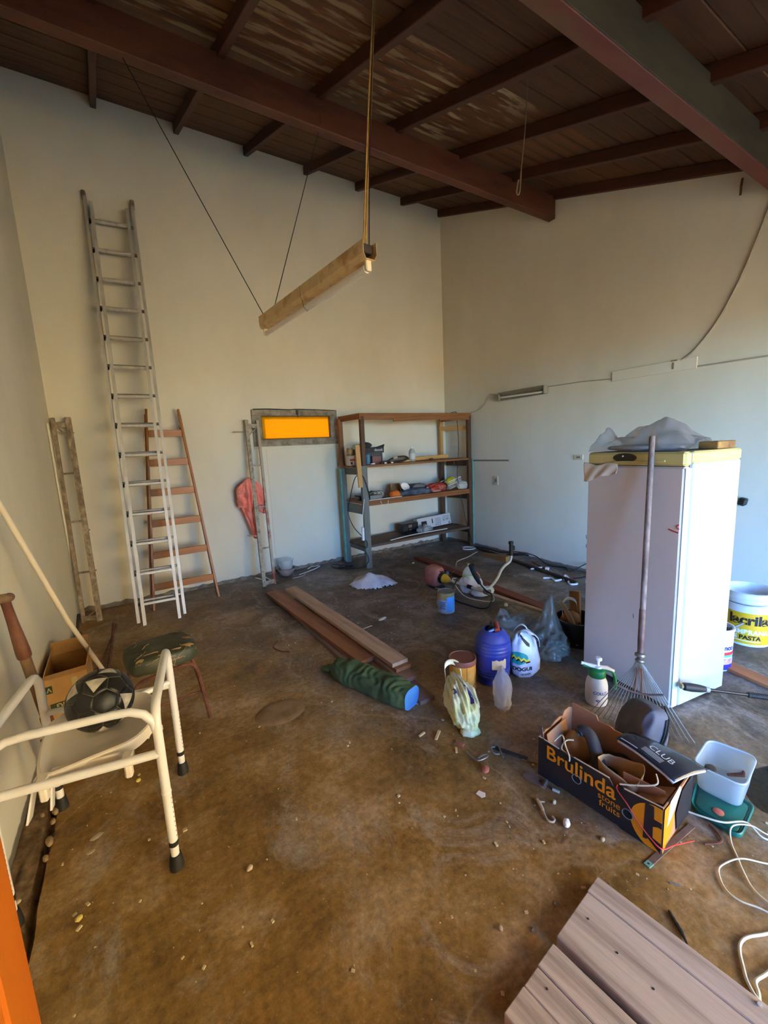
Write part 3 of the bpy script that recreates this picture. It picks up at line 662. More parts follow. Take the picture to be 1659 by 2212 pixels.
mb = MB(); fx = -cu; nrm_ = V((cv.x, cv.y, 0))*-1
mb.cbox(cA + cu*.060 + V((0,-.005,.20)), (.028,.002,.20), frame3(cu), 0); part(t, 'tape_strip', mb, M_tape, 'pale packing tape')
M_ink = mat('green_print', (52,62,30), rough=.8)
# printed blocks face the camera, seen end for end
mb = MB().cbox(cA + cu*.135 + V((0,-.0054,.150)), (.105,.001,.046), frame3(cu)); part(t, 'print_block', mb, M_ink, 'dark green printed block')
mb = text_mb('ING', .050, cA + cu*.090 + V((.0,-.0068,.166)), cu, (0,0,-1), .001, .8); part(t, 'lettering', mb, M_tape, 'pale letters ING printed upside down')
mb = MB().cbox(cA + cu*.182 + V((0,-.0054,.262)), (.032,.001,.045), frame3(cu)); part(t, 'print_block', mb, M_ink)
mb = text_mb('V', .038, cA + cu*.170 + V((0,-.0068,.275)), cu, (0,0,-1), .001); part(t, 'lettering', mb, M_tape)
for k, (a, b, r, lab) in enumerate((((-.275,4.60,.012), (-.295,3.42,.012), .010, 'longer rusty iron rod lying straight behind the carton'), ((-.25,4.55,.012), (-.37,3.55,.012), .006, 'thin rusty rod lying across the longer rod'))):
    solo('iron_rod', MB().tube([V(a), V(a).lerp(V(b),.5) + V((.006,0,0)), V(b)], r, 8), M_rust, lab, 'rod', smooth=True)
t = thing('garden_hoe', 'dark rusty hoe standing in the left corner below the trestle', 'hoe', (-.52,4.62,0))
part(t, 'handle', MB().tube([(-.545,4.28,.02), (-.54,4.50,.08), (-.54,4.70,.14)], .011, 8), M_black, smooth=True)
part(t, 'head', MB().tube([(-.53,4.30,.03),(-.50,4.20,.12),(-.50,4.12,.10),(-.47,4.08,.03)], [.02,.024,.02,.012], 8), M_rust, smooth=True)

# ================================================================ shelf unit in the far corner
M_greywood = wood('grey_painted_timber', (86,88,80), (120,120,110), (100,98,86), .7)
M_dkwood = wood('dark_stained_timber', (62,38,22), (92,58,32), None, .6)
M_midwood = wood('brown_shelf_timber', (112,66,32), (142,88,44), (96,58,30), .6)
M_shelfd = wood('dark_shelf_board', (78,56,42), (104,80,62), None, .7)
M_pine = wood('pale_pine', (176,124,62), (204,152,88), (186,134,72), .6)
M_teal = mat('teal_painted_edge', (96,150,134), (122,168,152), 8, rough=.7)
t = thing('shelf_unit', 'timber shelf unit with grey and brown posts in the far corner', 'shelf', (3.45,4.85,0))
up = (0,0,1)
def post(a, b, wd, th, m, lab=None): board(t, 'post', a, b, wd, th, m, (0,1,0), .004, lab)
post((2.558,4.615,.0), (2.558,4.615,1.335), .085, .05, M_greywood)
post((2.565,4.62,1.335), (2.568,4.62,1.955), .055, .05, M_dkwood)
post((2.487,5.06,.0), (2.487,5.06,1.31), .075, .05, M_greywood)
post((2.485,5.06,1.31), (2.482,5.06,1.955), .06, .05, M_midwood)
post((4.365,4.62,0), (4.365,4.62,1.955), .06, .055, M_dkwood)
post((4.255,5.12,0), (4.255,5.12,1.30), .07, .05, M_dkwood); post((4.255,5.12,1.30), (4.255,5.12,1.955), .045, .04, M_pine)
post((4.30,5.15,1.28), (4.30,5.15,1.93), .03, .03, M_pine)
board(t, 'edge_strip', (4.412,4.60,.02), (4.412,4.60,1.33), .03, .02, M_teal, (1,0,0), .002, 'teal painted strip')
board(t, 'edge_strip', (2.444,5.06,.02), (2.444,5.06,1.30), .02, .05, M_teal, (0,1,0), .002, 'teal painted strip')
board(t, 'top_rail', (2.53,4.61,1.945), (4.40,4.61,1.955), .03, .075, M_midwood)
board(t, 'top_rail', (2.53,4.63,1.978), (4.40,4.645,1.985), .06, .02, M_midwood)
board(t, 'top_rail', (2.49,5.09,1.95), (2.55,4.63,1.955), .03, .07, M_midwood)
board(t, 'top_rail', (4.25,5.13,1.93), (4.39,4.65,1.945), .03, .05, M_dkwood)
board(t, 'top_rail', (4.24,5.13,1.80), (4.40,4.66,1.79), .025, .06, M_pine)
board(t, 'batten', (3.03,4.602,1.905), (3.85,4.602,1.935), .02, .05, M_midwood)
board(t, 'batten', (3.80,4.600,1.915), (4.36,4.602,1.925), .02, .06, M_midwood)
for z, x0, x1, m, th in ((1.328,2.49,4.38,M_midwood,.028), (.868,2.50,4.36,M_midwood,.032), (.288,2.51,4.35,M_shelfd,.034)):
    for k, (ya, yb) in enumerate(((4.598,4.755),(4.762,4.93),(4.937,5.10))):
        board(t, 'shelf_board', (x0, (ya+yb)/2, z), (x1, (ya+yb)/2, z + (.004 if k == 1 else 0)), yb-ya, th, m)
for z, h_ in ((1.265,.085), (.775,.12)):
    board(t, 'side_rail', (2.515,5.05,z), (2.53,4.64,z), .022, h_, M_greywood)
    board(t, 'side_rail', (4.335,5.10,z), (4.40,4.64,z), .022, h_*.95, M_dkwood)
board(t, 'side_rail', (2.53,5.05,.245), (2.545,4.64,.245), .022, .06, M_greywood)
board(t, 'side_rail', (4.30,5.10,.235), (4.385,4.64,.235), .022, .07, M_dkwood)
board(t, 'front_lip', (2.60,4.597,.84), (4.34,4.597,.835), .02, .04, M_midwood)
solo('loose_board', MB().cbox((2.473,4.575,1.335), (.062,.02,.53), Matrix.Rotation(.045, 3, 'Y') if False else Matrix.Rotation(-.03, 3, 'Y'), .003), mat('fresh_pine', (190,138,74), (206,156,92), 7, (1,1,.15), .6), 'pale pine board standing upright against the left shelf post', 'board')

# ---- upper shelf contents (top surface at 1.345)
Z1 = 1.344
def can(name, label, c, r, h, mb_, lid, cat='can', band=None):
    t = thing(name, label, cat, c); part(t, 'body', MB().lathe([(r,0),(r*1.02,.004),(r,.008),(r,h-.008),(r*1.02,h-.004),(r,h)], c, 24), mb_, smooth=True)
    part(t, 'lid', MB().lathe([(r*.9,h),(r*.9,h+.003),(0,h+.004)], c, 24), lid)
    if band: part(t, 'label', MB().lathe([(r*1.008,h*.2),(r*1.008,h*.8)], c, 24, cap=False), band)
    return t
def carton(name, label, lo, hi, m, cat='box', lid=None, rot=0, group=None):
    lo, hi = V(lo), V(hi); c = (lo+hi)/2; t = thing(name, label, cat, (c.x, c.y, lo.z), group)
    R = Matrix.Rotation(rot, 3, 'Z'); part(t, 'body', MB().cbox(c, tuple(hi-lo), R, .002), m); return t, c, R
M_tin = mat('tin_metal', (150,140,118), (118,104,80), 12, rough=.4, metal=.6)
t, c, R = carton('powder_box', 'white printed carton at the left end of the upper shelf', (2.455,4.78,Z1), (2.525,4.88,Z1+.125), mat('white_card', (204,196,182), rough=.8))
part(t, 'print', MB().cbox((2.49,4.7795,Z1+.07), (.068,.001,.03)), mat('red_print', (168,78,52), rough=.8)); part(t, 'print', MB().cbox((2.48,4.7795,Z1+.03), (.03,.001,.034)), M_blackp)
t, c, R = carton('spice_box', 'small orange carton right of the white carton on the upper shelf', (2.53,4.77,Z1), (2.585,4.86,Z1+.13), mat('orange_card', (196,98,44), (210,150,96), 18, rough=.8))
part(t, 'print', MB().cbox((2.557,4.7695,Z1+.055), (.04,.001,.05)), mat('cream_print', (216,190,150), rough=.8))
can('food_tin', 'gold tin standing on top of the white carton', (2.488,4.83,Z1+.126), .04, .095, M_tin, M_tin, 'tin', mat('gold_label', (196,168,110), (128,100,52), 24, rough=.6))
can('dark_jar', 'dark jar with brown lid behind the orange carton', (2.60,4.90,Z1), .036, .20, mat('dark_jar_glass', (58,48,40), rough=.3), M_dkwood, 'jar')
t, c, R = carton('crate_box', 'black printed carton with a white grid on the upper shelf', (2.72,4.86,Z1), (3.03,5.02,Z1+.215), mat('black_card', (34,32,32), (48,44,42), 9, rough=.6))
part(t, 'lettering', text_mb('discook', .047, (2.875,4.8585,Z1+.168), (1,0,0), (0,0,1), .001, .9), mat('white_print', (206,204,200), rough=.7))
mb = MB()
for k in range(10): mb.cbox((2.76+.028*k,4.8592,Z1+.115), (.003,.001,.055))
for k in range(3): mb.cbox((2.885,4.8592,Z1+.09+.026*k), (.27,.001,.003))
part(t, 'printed_grid', mb, mat('grey_print', (150,146,140), rough=.7))
part(t, 'print', MB().cbox((2.88,4.8588,Z1+.045), (.20,.001,.06)), mat('food_print', (150,96,72), (112,84,96), 26, rough=.7))
part(t, 'flap', MB().add([(2.74,4.86,Z1+.215),(3.03,4.86,Z1+.215),(3.03,4.84,Z1+.255),(2.90,4.845,Z1+.222)], [(0,1,2,3)]).solid(.003), bpy.data.materials['black_card'])
mb = MB().blob((2.78,4.93,Z1+.25), (.08,.05,.04), 4, .25, 1.6, 3, zmin=Z1+.218); solo('work_gloves', mb, mat('charcoal_cloth', (44,42,40), (60,57,54), 12, rough=.9), 'crumpled charcoal gloves lying on top of the black carton', 'gloves', smooth=True)
t = thing('drinking_glass', 'small blue and clear glass in front of the black carton', 'glass', (2.70,4.74,Z1))
part(t, 'body', MB().lathe([(.028,.0),(.036,.13),(.033,.13),(.026,.006),(0,.006)], (2.70,4.74,Z1), 20), film('blue_glass', (96,150,176), .55, .1, .1), smooth=True)
part(t, 'lid', MB().lathe([(.03,-.0),(.034,.004),(.034,.012),(0,.014)], (2.745,4.70,Z1), 18), M_white)
carton('small_packet', 'white packet leaning on the black carton', (2.985,4.835,Z1), (3.035,4.852,Z1+.145), bpy.data.materials['white_card'], 'packet')
carton('food_carton', 'reddish printed food carton in front of the black carton', (2.80,4.79,Z1), (2.94,4.835,Z1+.10), bpy.data.materials['food_print'])
mb = MB().tube(spline([(2.86,4.68,Z1+.012),(2.95,4.66,Z1+.03),(3.05,4.69,Z1+.06),(3.15,4.70,Z1+.075),(3.26,4.70,Z1+.075),(3.31,4.71,Z1+.05),(3.24,4.70,Z1+.022),(3.12,4.68,Z1+.016),(2.97,4.67,Z1+.013)], 5), .013, 10)
t = thing('rubber_hose', 'brown rubber hose looped on the upper shelf', 'hose', (3.08,4.69,Z1)); part(t, 'hose', mb, mat('brown_rubber', (58,42,32), rough=.5), smooth=True)
part(t, 'fitting', MB().tube([(3.06,4.693,Z1+.063),(3.13,4.70,Z1+.075)], .0165, 10), mat('pale_fitting', (180,170,156), rough=.5))
for k, (x, y, lab) in enumerate(((2.90,4.63,'white bottle cap by the left end of the hose'), (3.00,4.625,'white bottle cap below the loop of the hose'))):
    solo('bottle_cap', MB().lathe([(.014,0),(.018,.004),(.018,.016),(.012,.02),(0,.02)], (x,y,Z1), 14), M_white, lab, 'cap')
solo('sawn_timber', MB().bar((3.33,4.80,Z1+.03), (4.12,4.84,Z1+.04), .07, .05, up, .003), M_pine, 'pale length of sawn timber lying along the upper shelf', 'timber')
solo('timber_offcut', MB().bar((3.16,4.72,Z1+.014), (3.40,4.735,Z1+.014), .05, .022, up, .002), mat('yellow_offcut', (196,158,92), (212,176,112), 6, (.2,1,1), .6), 'short yellow timber offcut under the hose loop', 'timber')
t = thing('plastic_bottle', 'clear bottle with white cap on the upper shelf', 'bottle', (3.40,4.78,Z1+.001)); cB = (3.395,4.72,Z1)
part(t, 'body', MB().lathe([(.040,0),(.044,.01),(.044,.12),(.04,.15),(.018,.175),(.016,.18)], cB, 24), film('pale_bottle', (206,210,196), .72, .2, .4), smooth=True)
part(t, 'label', MB().lathe([(.0445,.03),(.0445,.11)], cB, 24, cap=False), mat('white_label', (206,206,198), rough=.7)); part(t, 'cap', MB().lathe([(.018,.176),(.018,.20),(0,.201)], cB, 16), M_white)
solo('rusty_clamp', MB().blob((3.72,4.70,Z1+.012), (.035,.02,.015), 5, .2, 2, 2), M_rust, 'small dark clamp lying beside the sawn timber', 'clamp')
solo('hanging_clip', MB().tube([(4.08,4.64,1.30),(4.085,4.635,1.27),(4.06,4.63,1.255)], .010, 6).cbox((4.085,4.637,1.262), (.05,.012,.012)), M_blackp, 'black clip hanging under the right end of the upper shelf', 'clip')

# ---- middle shelf contents (top surface at .886)
Z2 = .886
t = thing('cable_bundle', 'tangled black chargers at the left end of the middle shelf', 'charger', (2.62,4.75,Z2)); random.seed(11)
for k in range(4):
    x, y = 2.56+.05*k, 4.72+.05*(k % 2); part(t, 'charger', MB().cbox((x,y,Z2+.022), (.05,.035,.042), Matrix.Rotation(k*.7, 3, 'Z'), .004), M_blackp if k != 2 else M_white)
for k in range(4): part(t, 'lead', MB().tube(spline([(2.52+.27*random.random(), 4.66+.16*random.random(), Z2+.01+.05*random.random()) for _ in range(7)], 5), .0045, 6), M_blackp, smooth=True)
solo('grey_slab', MB().cbox((2.73,4.86,Z2+.055), (.20,.10,.012), Matrix.Rotation(-.35, 3, 'Y'), .003), M_cem, 'grey broken slab leaning at the left of the middle shelf', 'slab')
carton('card_tray', 'flat grey carton on the middle shelf behind the left post', (2.66,4.66,Z2), (2.84,4.78,Z2+.055), mat('grey_card', (142,136,126), rough=.85))
t, c, R = carton('photo_box', 'small patterned carton right of the flat grey carton', (2.80,4.80,Z2), (2.96,4.90,Z2+.085), mat('patterned_card', (176,172,158), (90,92,84), 40, rough=.8, lo=.45, hi=.55))
mb = MB().blob((3.07,4.70,Z2+.03), (.075,.05,.05), 2, .3, 1.8, 3, zmin=Z2+.001); solo('orange_rag', mb, mat('orange_cloth', (210,98,24), (226,128,44), 10, rough=.9), 'crumpled orange rag on the middle shelf', 'cloth', smooth=True)
t = thing('white_funnel', 'white plastic cup on a stem on the middle shelf', 'funnel', (3.275,4.74,Z2))
cB = V((3.272,4.74,Z2+.115)); R = Matrix.Rotation(.9, 3, 'X')
part(t, 'bowl', MB().lathe([(.018,-.03),(.05,-.02),(.068,.008),(.064,.010),(.046,-.012),(0,-.02)], cB, 28, R), M_white, smooth=True); part(t, 'stem', MB().tube([cB + V((0,.02,-.02)), (3.28,4.76,Z2+.001)], .011, 10), M_white, smooth=True)
solo('brown_board', MB().cbox((3.27,4.99,Z2+.075), (.16,.015,.15), None, .002), M_cardin, 'brown card panel behind the white cup on the middle shelf', 'panel')
carton('black_case', 'flat black case behind the blue cloth on the middle shelf', (3.33,4.80,Z2), (3.58,4.92,Z2+.13), M_blackp, 'case')
mb = MB().blob((3.43,4.71,Z2+.03), (.235,.085,.05), 8, .3, 2.4, 4, zmin=Z2+.001); solo('blue_cloth', mb, mat('faded_blue_cloth', (52,66,88), (98,110,126), 9, rough=.9, bp=.2), 'faded blue cloth spread in the middle of the middle shelf', 'cloth', smooth=True)
mb = MB().blob((3.56,4.84,Z2+.085), (.12,.07,.045), 9, .3, 2, 3); solo('grey_cloth', mb, mat('grey_cloth', (120,120,122), rough=.9), 'grey cloth lying on the black case', 'cloth', smooth=True)
mb = MB().blob((3.80,4.72,Z2+.055), (.155,.075,.062), 12, .28, 2.2, 4, zmin=Z2+.001); t = thing('red_packet', 'red foil packet lying on the middle shelf beside the blue cloth', 'packet', (3.80,4.72,Z2)); part(t, 'bag', mb, mat('red_foil', (160,40,36), (190,84,62), 6, rough=.35), smooth=True)
bv = mb.bvh(); pr = MB(); pr.grid(lambda u, v: (3.80+.10*u, 3.9, Z2+.035+.05*v), 6, 5); drape(pr, bv, (0,1,0), .0015); part(t, 'print', pr, mat('pale_print', (214,172,152), (150,60,50), 16, rough=.5))
mb = MB().blob((3.75,4.655,Z2+.018), (.07,.03,.018), 13, .25, 2, 2, zmin=Z2+.001); solo('foil_wrapper', mb, mat('pink_foil', (190,130,120), rough=.35), 'small pink foil wrapper in front of the red packet', 'wrapper', smooth=True)
mb = MB().blob((3.98,4.76,Z2+.06), (.05,.045,.055), 14, .3, 2, 3, zmin=Z2+.001); solo('dark_ribbon', mb, mat('dark_red_cloth', (48,26,26), rough=.9), 'dark bundle between the red packet and the wire basket', 'bundle', smooth=True)
t = thing('wire_basket', 'white wire basket tipped on the middle shelf with a yellow bag inside', 'basket', (4.17,4.82,Z2)); bw, bd_, bh = .27, .17, .11
O = V((4.05,4.70,Z2+.012)); R = Matrix.Rotation(.38, 3, 'Y').transposed() @ Matrix.Rotation(.12, 3, 'Z'); R = Matrix.Rotation(-.22, 3, 'Y') @ Matrix.Rotation(.1, 3, 'Z')
def bp_(x, y, z): return O + R @ V((x*bw, y*bd_, z*bh))
for z in (0, .5, 1): part(t, 'hoop', MB().tube([bp_(0,0,z), bp_(1,0,z), bp_(1,1,z), bp_(0,1,z)], .0042, 6, True), M_white)
for k in range(11):
    x = k/10; part(t, 'wire', MB().tube([bp_(x,0,1), bp_(x,0,0), bp_(x,1,0), bp_(x,1,1)], .0029, 5), M_white)
for k in (.33, .66): part(t, 'wire', MB().tube([bp_(0,k,1), bp_(0,k,0), bp_(1,k,0), bp_(1,k,1)], .002, 5), M_white)
mb = MB().blob(bp_(.45,.5,.8), (.085,.055,.05), 15, .25, 2, 3, R); solo('yellow_bag', mb, mat('yellow_plastic_bag', (214,190,30), (232,212,70), 8, rough=.5), 'bright yellow bag inside the wire basket', 'bag', smooth=True)
mb = MB().blob((4.26,4.66,Z2+.05), (.085,.045,.055), 17, .35, 2.2, 4, zmin=Z2+.001); solo('white_bag_scrap', mb, film('milky_film', (222,220,212), .8, .3, .3), 'crumpled white plastic at the right end of the middle shelf', 'bag', smooth=True)
solo('white_rod', MB().tube([(2.60,4.590,Z2+.006),(3.12,4.605,Z2+.006)], .005, 6), M_white, 'thin white rod along the front edge of the middle shelf', 'rod')
solo('wire_loop', MB().tube(spline([(2.77,4.583,.87),(2.79,4.58,.82),(2.84,4.578,.805),(2.88,4.58,.83),(2.885,4.585,.868)], 5), .003, 5), M_white, 'white wire loop hanging from the middle shelf', 'wire', smooth=True)
# ---- bottom shelf contents (top surface at .306)
Z3 = .306
t, c, R = carton('radio', 'small black radio on the bottom shelf', (3.30,4.90,Z3), (3.59,5.0,Z3+.135), M_blackp, 'radio')
for x in (3.36,3.53): part(t, 'speaker_grille', MB().lathe([(.045,0),(.045,.004),(.036,.006),(0,.003)], (x,4.90,Z3+.065), 20, Matrix.Rotation(pi/2, 3, 'X')), M_black)
part(t, 'dial', MB().cbox((3.445,4.899,Z3+.09), (.06,.004,.04)), M_aludark); part(t, 'knob', MB().lathe([(.012,0),(.012,.006),(0,.006)], (3.445,4.899,Z3+.04), 12, Matrix.Rotation(pi/2, 3, 'X')), M_aludark)
t = thing('toner_box', 'long white printed carton leaning at the back of the bottom shelf', 'box', (3.90,4.93,Z3)); R = Matrix.Rotation(-.16, 3, 'X') @ Matrix.Rotation(-.03, 3, 'Y')
O = V((3.905,4.955,Z3+.093)); part(t, 'body', MB().cbox(O, (.64,.10,.165), R, .002), mat('white_carton', (196,196,198), rough=.75))
def bx(x, z, sx, sz, m, n='print'): part(t, n, MB().cbox(O + R @ V((x, -.0505, z)), (sx,.001,sz), R), m)
M_gp = mat('grey_ink', (120,122,126), rough=.8)
bx(-.20,.0,.10,.06,M_blackp); bx(-.04,.01,.018,.07,M_blackp)
for k in range(5): bx(.07,.035-.018*k,.11,.006,M_gp); bx(.23,.05-.016*k,.14,.005,M_gp)
for x in (.02,.06,.10): bx(x,-.06,.022,.018,M_gp)
bx(.285,-.06,.035,.035,M_gp); bx(.18,-.01,.015,.015,M_blackp); bx(.25,-.0,.015,.015,M_blackp)
mb = MB().blob((3.60,4.76,Z3+.04), (.12,.06,.042), 19, .3, 2.2, 4, zmin=Z3+.001); solo('clear_pouch', mb, film('clear_pouch_film', (206,208,212), .55, .12, .2), 'crumpled clear plastic pouch in front of the white carton', 'pouch', smooth=True)
for k, (x, y, z, r, lab) in enumerate(((3.56,4.69,Z3+.05,.045,'larger clear plastic roll in front of the pouch'), (3.63,4.78,Z3+.075,.035,'smaller clear plastic roll on the pouch'))):
    solo('film_roll', MB().lathe([(r*.55,-.02),(r,-.02),(r,.02),(r*.55,.02)], (x,y,z), 20, Matrix.Rotation(pi/2+.2, 3, 'X')), film('roll_film', (200,200,202), .7, .1, .3) if k == 0 else bpy.data.materials['roll_film'], lab, 'roll', smooth=True)
solo('white_trim', MB().tube(spline([(2.93,4.64,Z3+.004),(3.2,4.66,Z3+.014),(3.45,4.655,Z3+.02),(3.92,4.635,Z3+.022)], 6), .011, 8, flat=.6), M_white, 'white plastic trim strip lying along the bottom shelf', 'trim', smooth=True)
solo('black_tray', MB().cbox((3.38,4.80,Z3+.012), (.20,.10,.022), None, .004), M_blackp, 'flat black tray in front of the radio', 'tray')
# ---- cables at the shelf
M_cable = mat('black_cable', (26,25,25), rough=.5); M_twist = mat('grey_cable', (96,92,86), rough=.6)
mb = MB().tube(spline([(2.62,4.60,.90),(2.585,4.57,1.02),(2.555,4.57,1.13),(2.52,4.575,1.21),(2.46,4.58,1.23),(2.41,4.60,1.17),(2.39,4.70,.95),(2.385,4.78,.75),(2.42,4.72,.56),(2.50,4.62,.42),(2.53,4.58,.36),(2.52,4.56,.30),(2.47,4.56,.28),(2.50,4.55,.22),(2.52,4.54,.12),(2.46,4.60,.035),(2.36,4.72,.008),(2.28,4.80,.007),(2.20,4.93,.007),(2.22,5.05,.012),(2.31,5.03,.007),(2.30,4.88,.012),(2.24,4.80,.007),(2.33,4.84,.012),(2.40,4.86,.007)], 6), .0055, 7)
t = thing('black_power_lead', 'black power lead hanging off the left shelf post to the floor', 'cable', (2.5,4.62,0)); part(t, 'lead', mb, M_cable, smooth=True)
part(t, 'plug', MB().cbox((2.40,4.82,.012), (.04,.022,.02), Matrix.Rotation(.5, 3, 'Z'), .004), M_cable); part(t, 'coil', MB().tube(spline([(2.24,4.86,.018),(2.32,4.92,.02),(2.38,4.86,.016),(2.32,4.79,.018),(2.25,4.83,.02)], 5, True), .005, 6, True), M_cable, smooth=True)
t = thing('white_extension_lead', 'white extension lead hanging below the middle shelf at left', 'cable', (2.56,4.56,.5)); part(t, 'lead', MB().tube(spline([(2.52,4.57,.92),(2.50,4.565,.83),(2.485,4.57,.70),(2.487,4.585,.50)], 6), .004, 6), M_white, smooth=True)
part(t, 'socket_strip', MB().cbox((2.49,4.60,.47), (.03,.03,.17), None, .003), M_white)
solo('hanging_cable', MB().tube(spline([(4.02,4.60,1.995),(4.10,4.60,2.005),(4.13,4.61,1.96),(4.165,4.62,1.6),(4.19,4.66,1.35),(4.20,4.70,1.10),(4.22,4.66,.80),(4.25,4.64,.62),(4.29,4.63,.40),(4.33,4.585,.18),(4.36,4.575,.05)], 6), .0045, 6), M_cable, 'dark cable hanging down the right side of the shelf', 'cable', smooth=True)

# ================================================================ hanging fluorescent lamp
M_lampb = mat('yellowed_lamp_enamel', (206,172,118), (226,196,146), 7, rough=.55, bp=.1, c3=(186,146,92)); M_tube = mat('tube_glass', (238,228,214), rough=.3)
t = thing('hanging_lamp', 'yellowed fluorescent batten lamp hanging on wires from the roof', 'lamp', (.99,2.35,2.40))
e0, e1 = V((.932,2.968,2.415)), V((1.052,1.724,2.415)); d = (e1-e0).normalized(); sd = V((d.y,-d.x,0))
def lp(s_, x, z): return e0 + d*s_ + sd*x + V((0,0,z))
L = (e1-e0).length; R3 = Matrix((d, sd, d.cross(sd))).transposed()
mb = MB()
prof = [(-.036,.055),(-.036,.0),(-.024,-.022),(.024,-.022),(.036,.0),(.036,.055)]
n = len(prof); secs = [0, L]
for s_ in secs: mb.v += [lp(s_, x, z) for x, z in prof]
for i in range(n-1): mb.f.append((i, i+1, n+i+1, n+i))
mb.solid(.002); part(t, 'housing', mb, M_lampb)
part(t, 'cover_plate', MB().cbox(lp(L*.49, 0, .05), (L*.95,.066,.004), R3), mat('dusty_top', (98,80,60), rough=.9))
part(t, 'end_plate', MB().cbox(lp(.001, 0, .017), (.003,.07,.075), R3), M_lampb); 
part(t, 'end_box', MB().cbox(lp(L-.05, 0, .03), (.06,.058,.04), R3, .004), mat('dark_ballast', (52,40,32), rough=.7), 'dark ballast in the open end')
for s_, l in ((.012, 'far'), (L-.022, 'near')):
    part(t, 'tube_holder', MB().cbox(lp(s_, 0, -.042), (.02,.03,.05), R3, .006), mat('holder_white', (232,214,178), rough=.4) if l == 'far' else bpy.data.materials['holder_white'])
part(t, 'tube', MB().tube([lp(.022,0,-.052), lp(L*.52,0,-.052)], .0155, 16), M_tube, 'white fluorescent tube', True)
part(t, 'tube', MB().tube([lp(L*.52,0,-.052), lp(L-.032,0,-.052)], .0195, 16), M_tube, 'white fluorescent tube', True)
part(t, 'tie_wire', MB().tube([lp(L*.5, a, z) for a, z in ((-.0375,.056),(-.0375,0),(-.026,-.023),(-.022,-.052),(0,-.074),(.022,-.052),(.026,-.023),(.0375,0),(.0375,.056))], .0016, 5), M_cable)
part(t, 'ring', MB().tube([lp(-.03, -.03+.022*cos(a), -.0+.022*sin(a)) for a in [2*pi*k/16 for k in range(16)]], .002, 5, True), M_aludark)
part(t, 'hook', MB().tube([lp(-.03,-.01,.0), lp(-.005,0,.02), lp(.01,0,.055), lp(.02,0,.075)], .004, 6).blob(lp(.012,0,.062), (.018,.014,.016), 1, .1, 1, 2), M_cable)
part(t, 'suspension_wire', MB().tube([lp(.012,0,.06), (.292,3.28,3.99)], .0032, 6), M_cable)
part(t, 'suspension_wire', MB().tube([lp(.16,0,.05), (1.585,3.28,3.99)], .0028, 6), M_cable)
M_brass = mat('brass_cord', (170,126,66), (196,156,92), 40, rough=.5)
cA_, cB_ = lp(L-.05,-.008,.06), V((1.36,2.06,ROOF(2.06)))
for o in (V((-.006,0,0)), V((.006,.004,0))):
    part(t, 'suspension_cord', MB().tube([cA_ + o, cA_.lerp(cB_,.5) + o*1.4, cB_ + o*.5], .0042, 6), M_brass, 'brass coloured twin cord')
part(t, 'suspension_cord', MB().tube([cA_ + V((.022,0,-.02)), cA_.lerp(cB_,.3) + V((.008,0,0)), cB_], .0026, 6), M_cable)
for k, (a, b, lab) in enumerate((((1.585,3.232,4.02),(1.59,3.228,4.09),'nail in the red beam above the lamp'),)):
    solo('beam_nail', MB().tube([a, b], .004, 6), M_rust, lab, 'nail')
# rope over the right of the lamp
t = thing('ceiling_rope', 'frayed rope hanging from the roof boards between the two beams', 'rope', (2.24,1.9,3.03))
part(t, 'strand', MB().tube(spline([(2.325,1.9,ROOF(1.9)+.0),(2.315,1.9,3.62),(2.29,1.9,3.35),(2.255,1.9,3.14),(2.238,1.9,3.04)], 6), .0035, 6), mat('hemp_rope', (110,92,70), rough=.95), smooth=True)
part(t, 'frayed_end', MB().tube(spline([(2.262,1.9,3.18),(2.25,1.895,3.10),(2.232,1.89,3.035),(2.222,1.9,3.045),(2.244,1.905,3.12)], 5), .005, 6), bpy.data.materials['hemp_rope'], smooth=True)
solo('rusty_hook', MB().tube(spline([(4.425,1.54,3.52),(4.41,1.54,3.46),(4.41,1.54,3.42),(4.42,1.545,3.40)], 4), .008, 6), M_rust, 'rusty hook hanging at the beam end on the right wall', 'hook')

# ================================================================ fittings on the right wall
M_fix = mat('grey_fitting', (128,118,98), (150,140,120), 9, rough=.6)
t = thing('wall_light', 'old grey fluorescent fitting on the right wall', 'lamp', (4.40,3.67,2.10)); wx = XB
part(t, 'back_plate', MB().bar((wx-.012,4.03,2.155), (wx-.012,3.31,2.143), .024, .085, up, .003), mat('fitting_dark', (84,72,56), rough=.7))
part(t, 'reflector', MB().prism([(0,-.05),(.0,.0),(-.062,.048),(-.066,.044),(-.012,-.004),(-.03,-.05)], (wx-.022,4.03,2.15), (1,0,0), (0,0,1), .72), M_fix)
for y in (4.025, 3.315): part(t, 'end_cap', MB().cbox((wx-.045,y,2.146), (.075,.012,.09), None, .006), M_fix)
part(t, 'tube', MB().tube([(wx-.062,4.0,2.135), (wx-.062,3.34,2.123)], .012, 12), M_tube, 'fluorescent tube', True)
t = thing('wall_panel', 'long flat cover plate painted like the right wall', 'cover', (4.42,2.15,2.11))
part(t, 'plate', MB().prism([(0,0),(.762,.0),(.762,.098),(0,.098)], (wx-.002,2.528,2.118), (0,-1,0), (0,0,1), -.010) if False else MB().bar((wx-.0095,2.528,2.168), (wx-.0095,1.768,2.166), .012, .10, up, .002), M_wall)
part(t, 'hook', MB().cbox((wx-.016,1.95,2.215), (.02,.05,.012)).cbox((wx-.016,1.955,2.17), (.012,.010,.06)), M_fix)
M_wirew = mat('painted_cable', (176,166,148), rough=.7)
solo('surface_cable', MB().tube([(wx-.0095,3.30,2.178),(wx-.0095,2.9,2.172),(wx-.0095,2.53,2.145)], .006, 6), M_wirew, 'cable on the right wall between the lamp and the cover plate', 'cable')
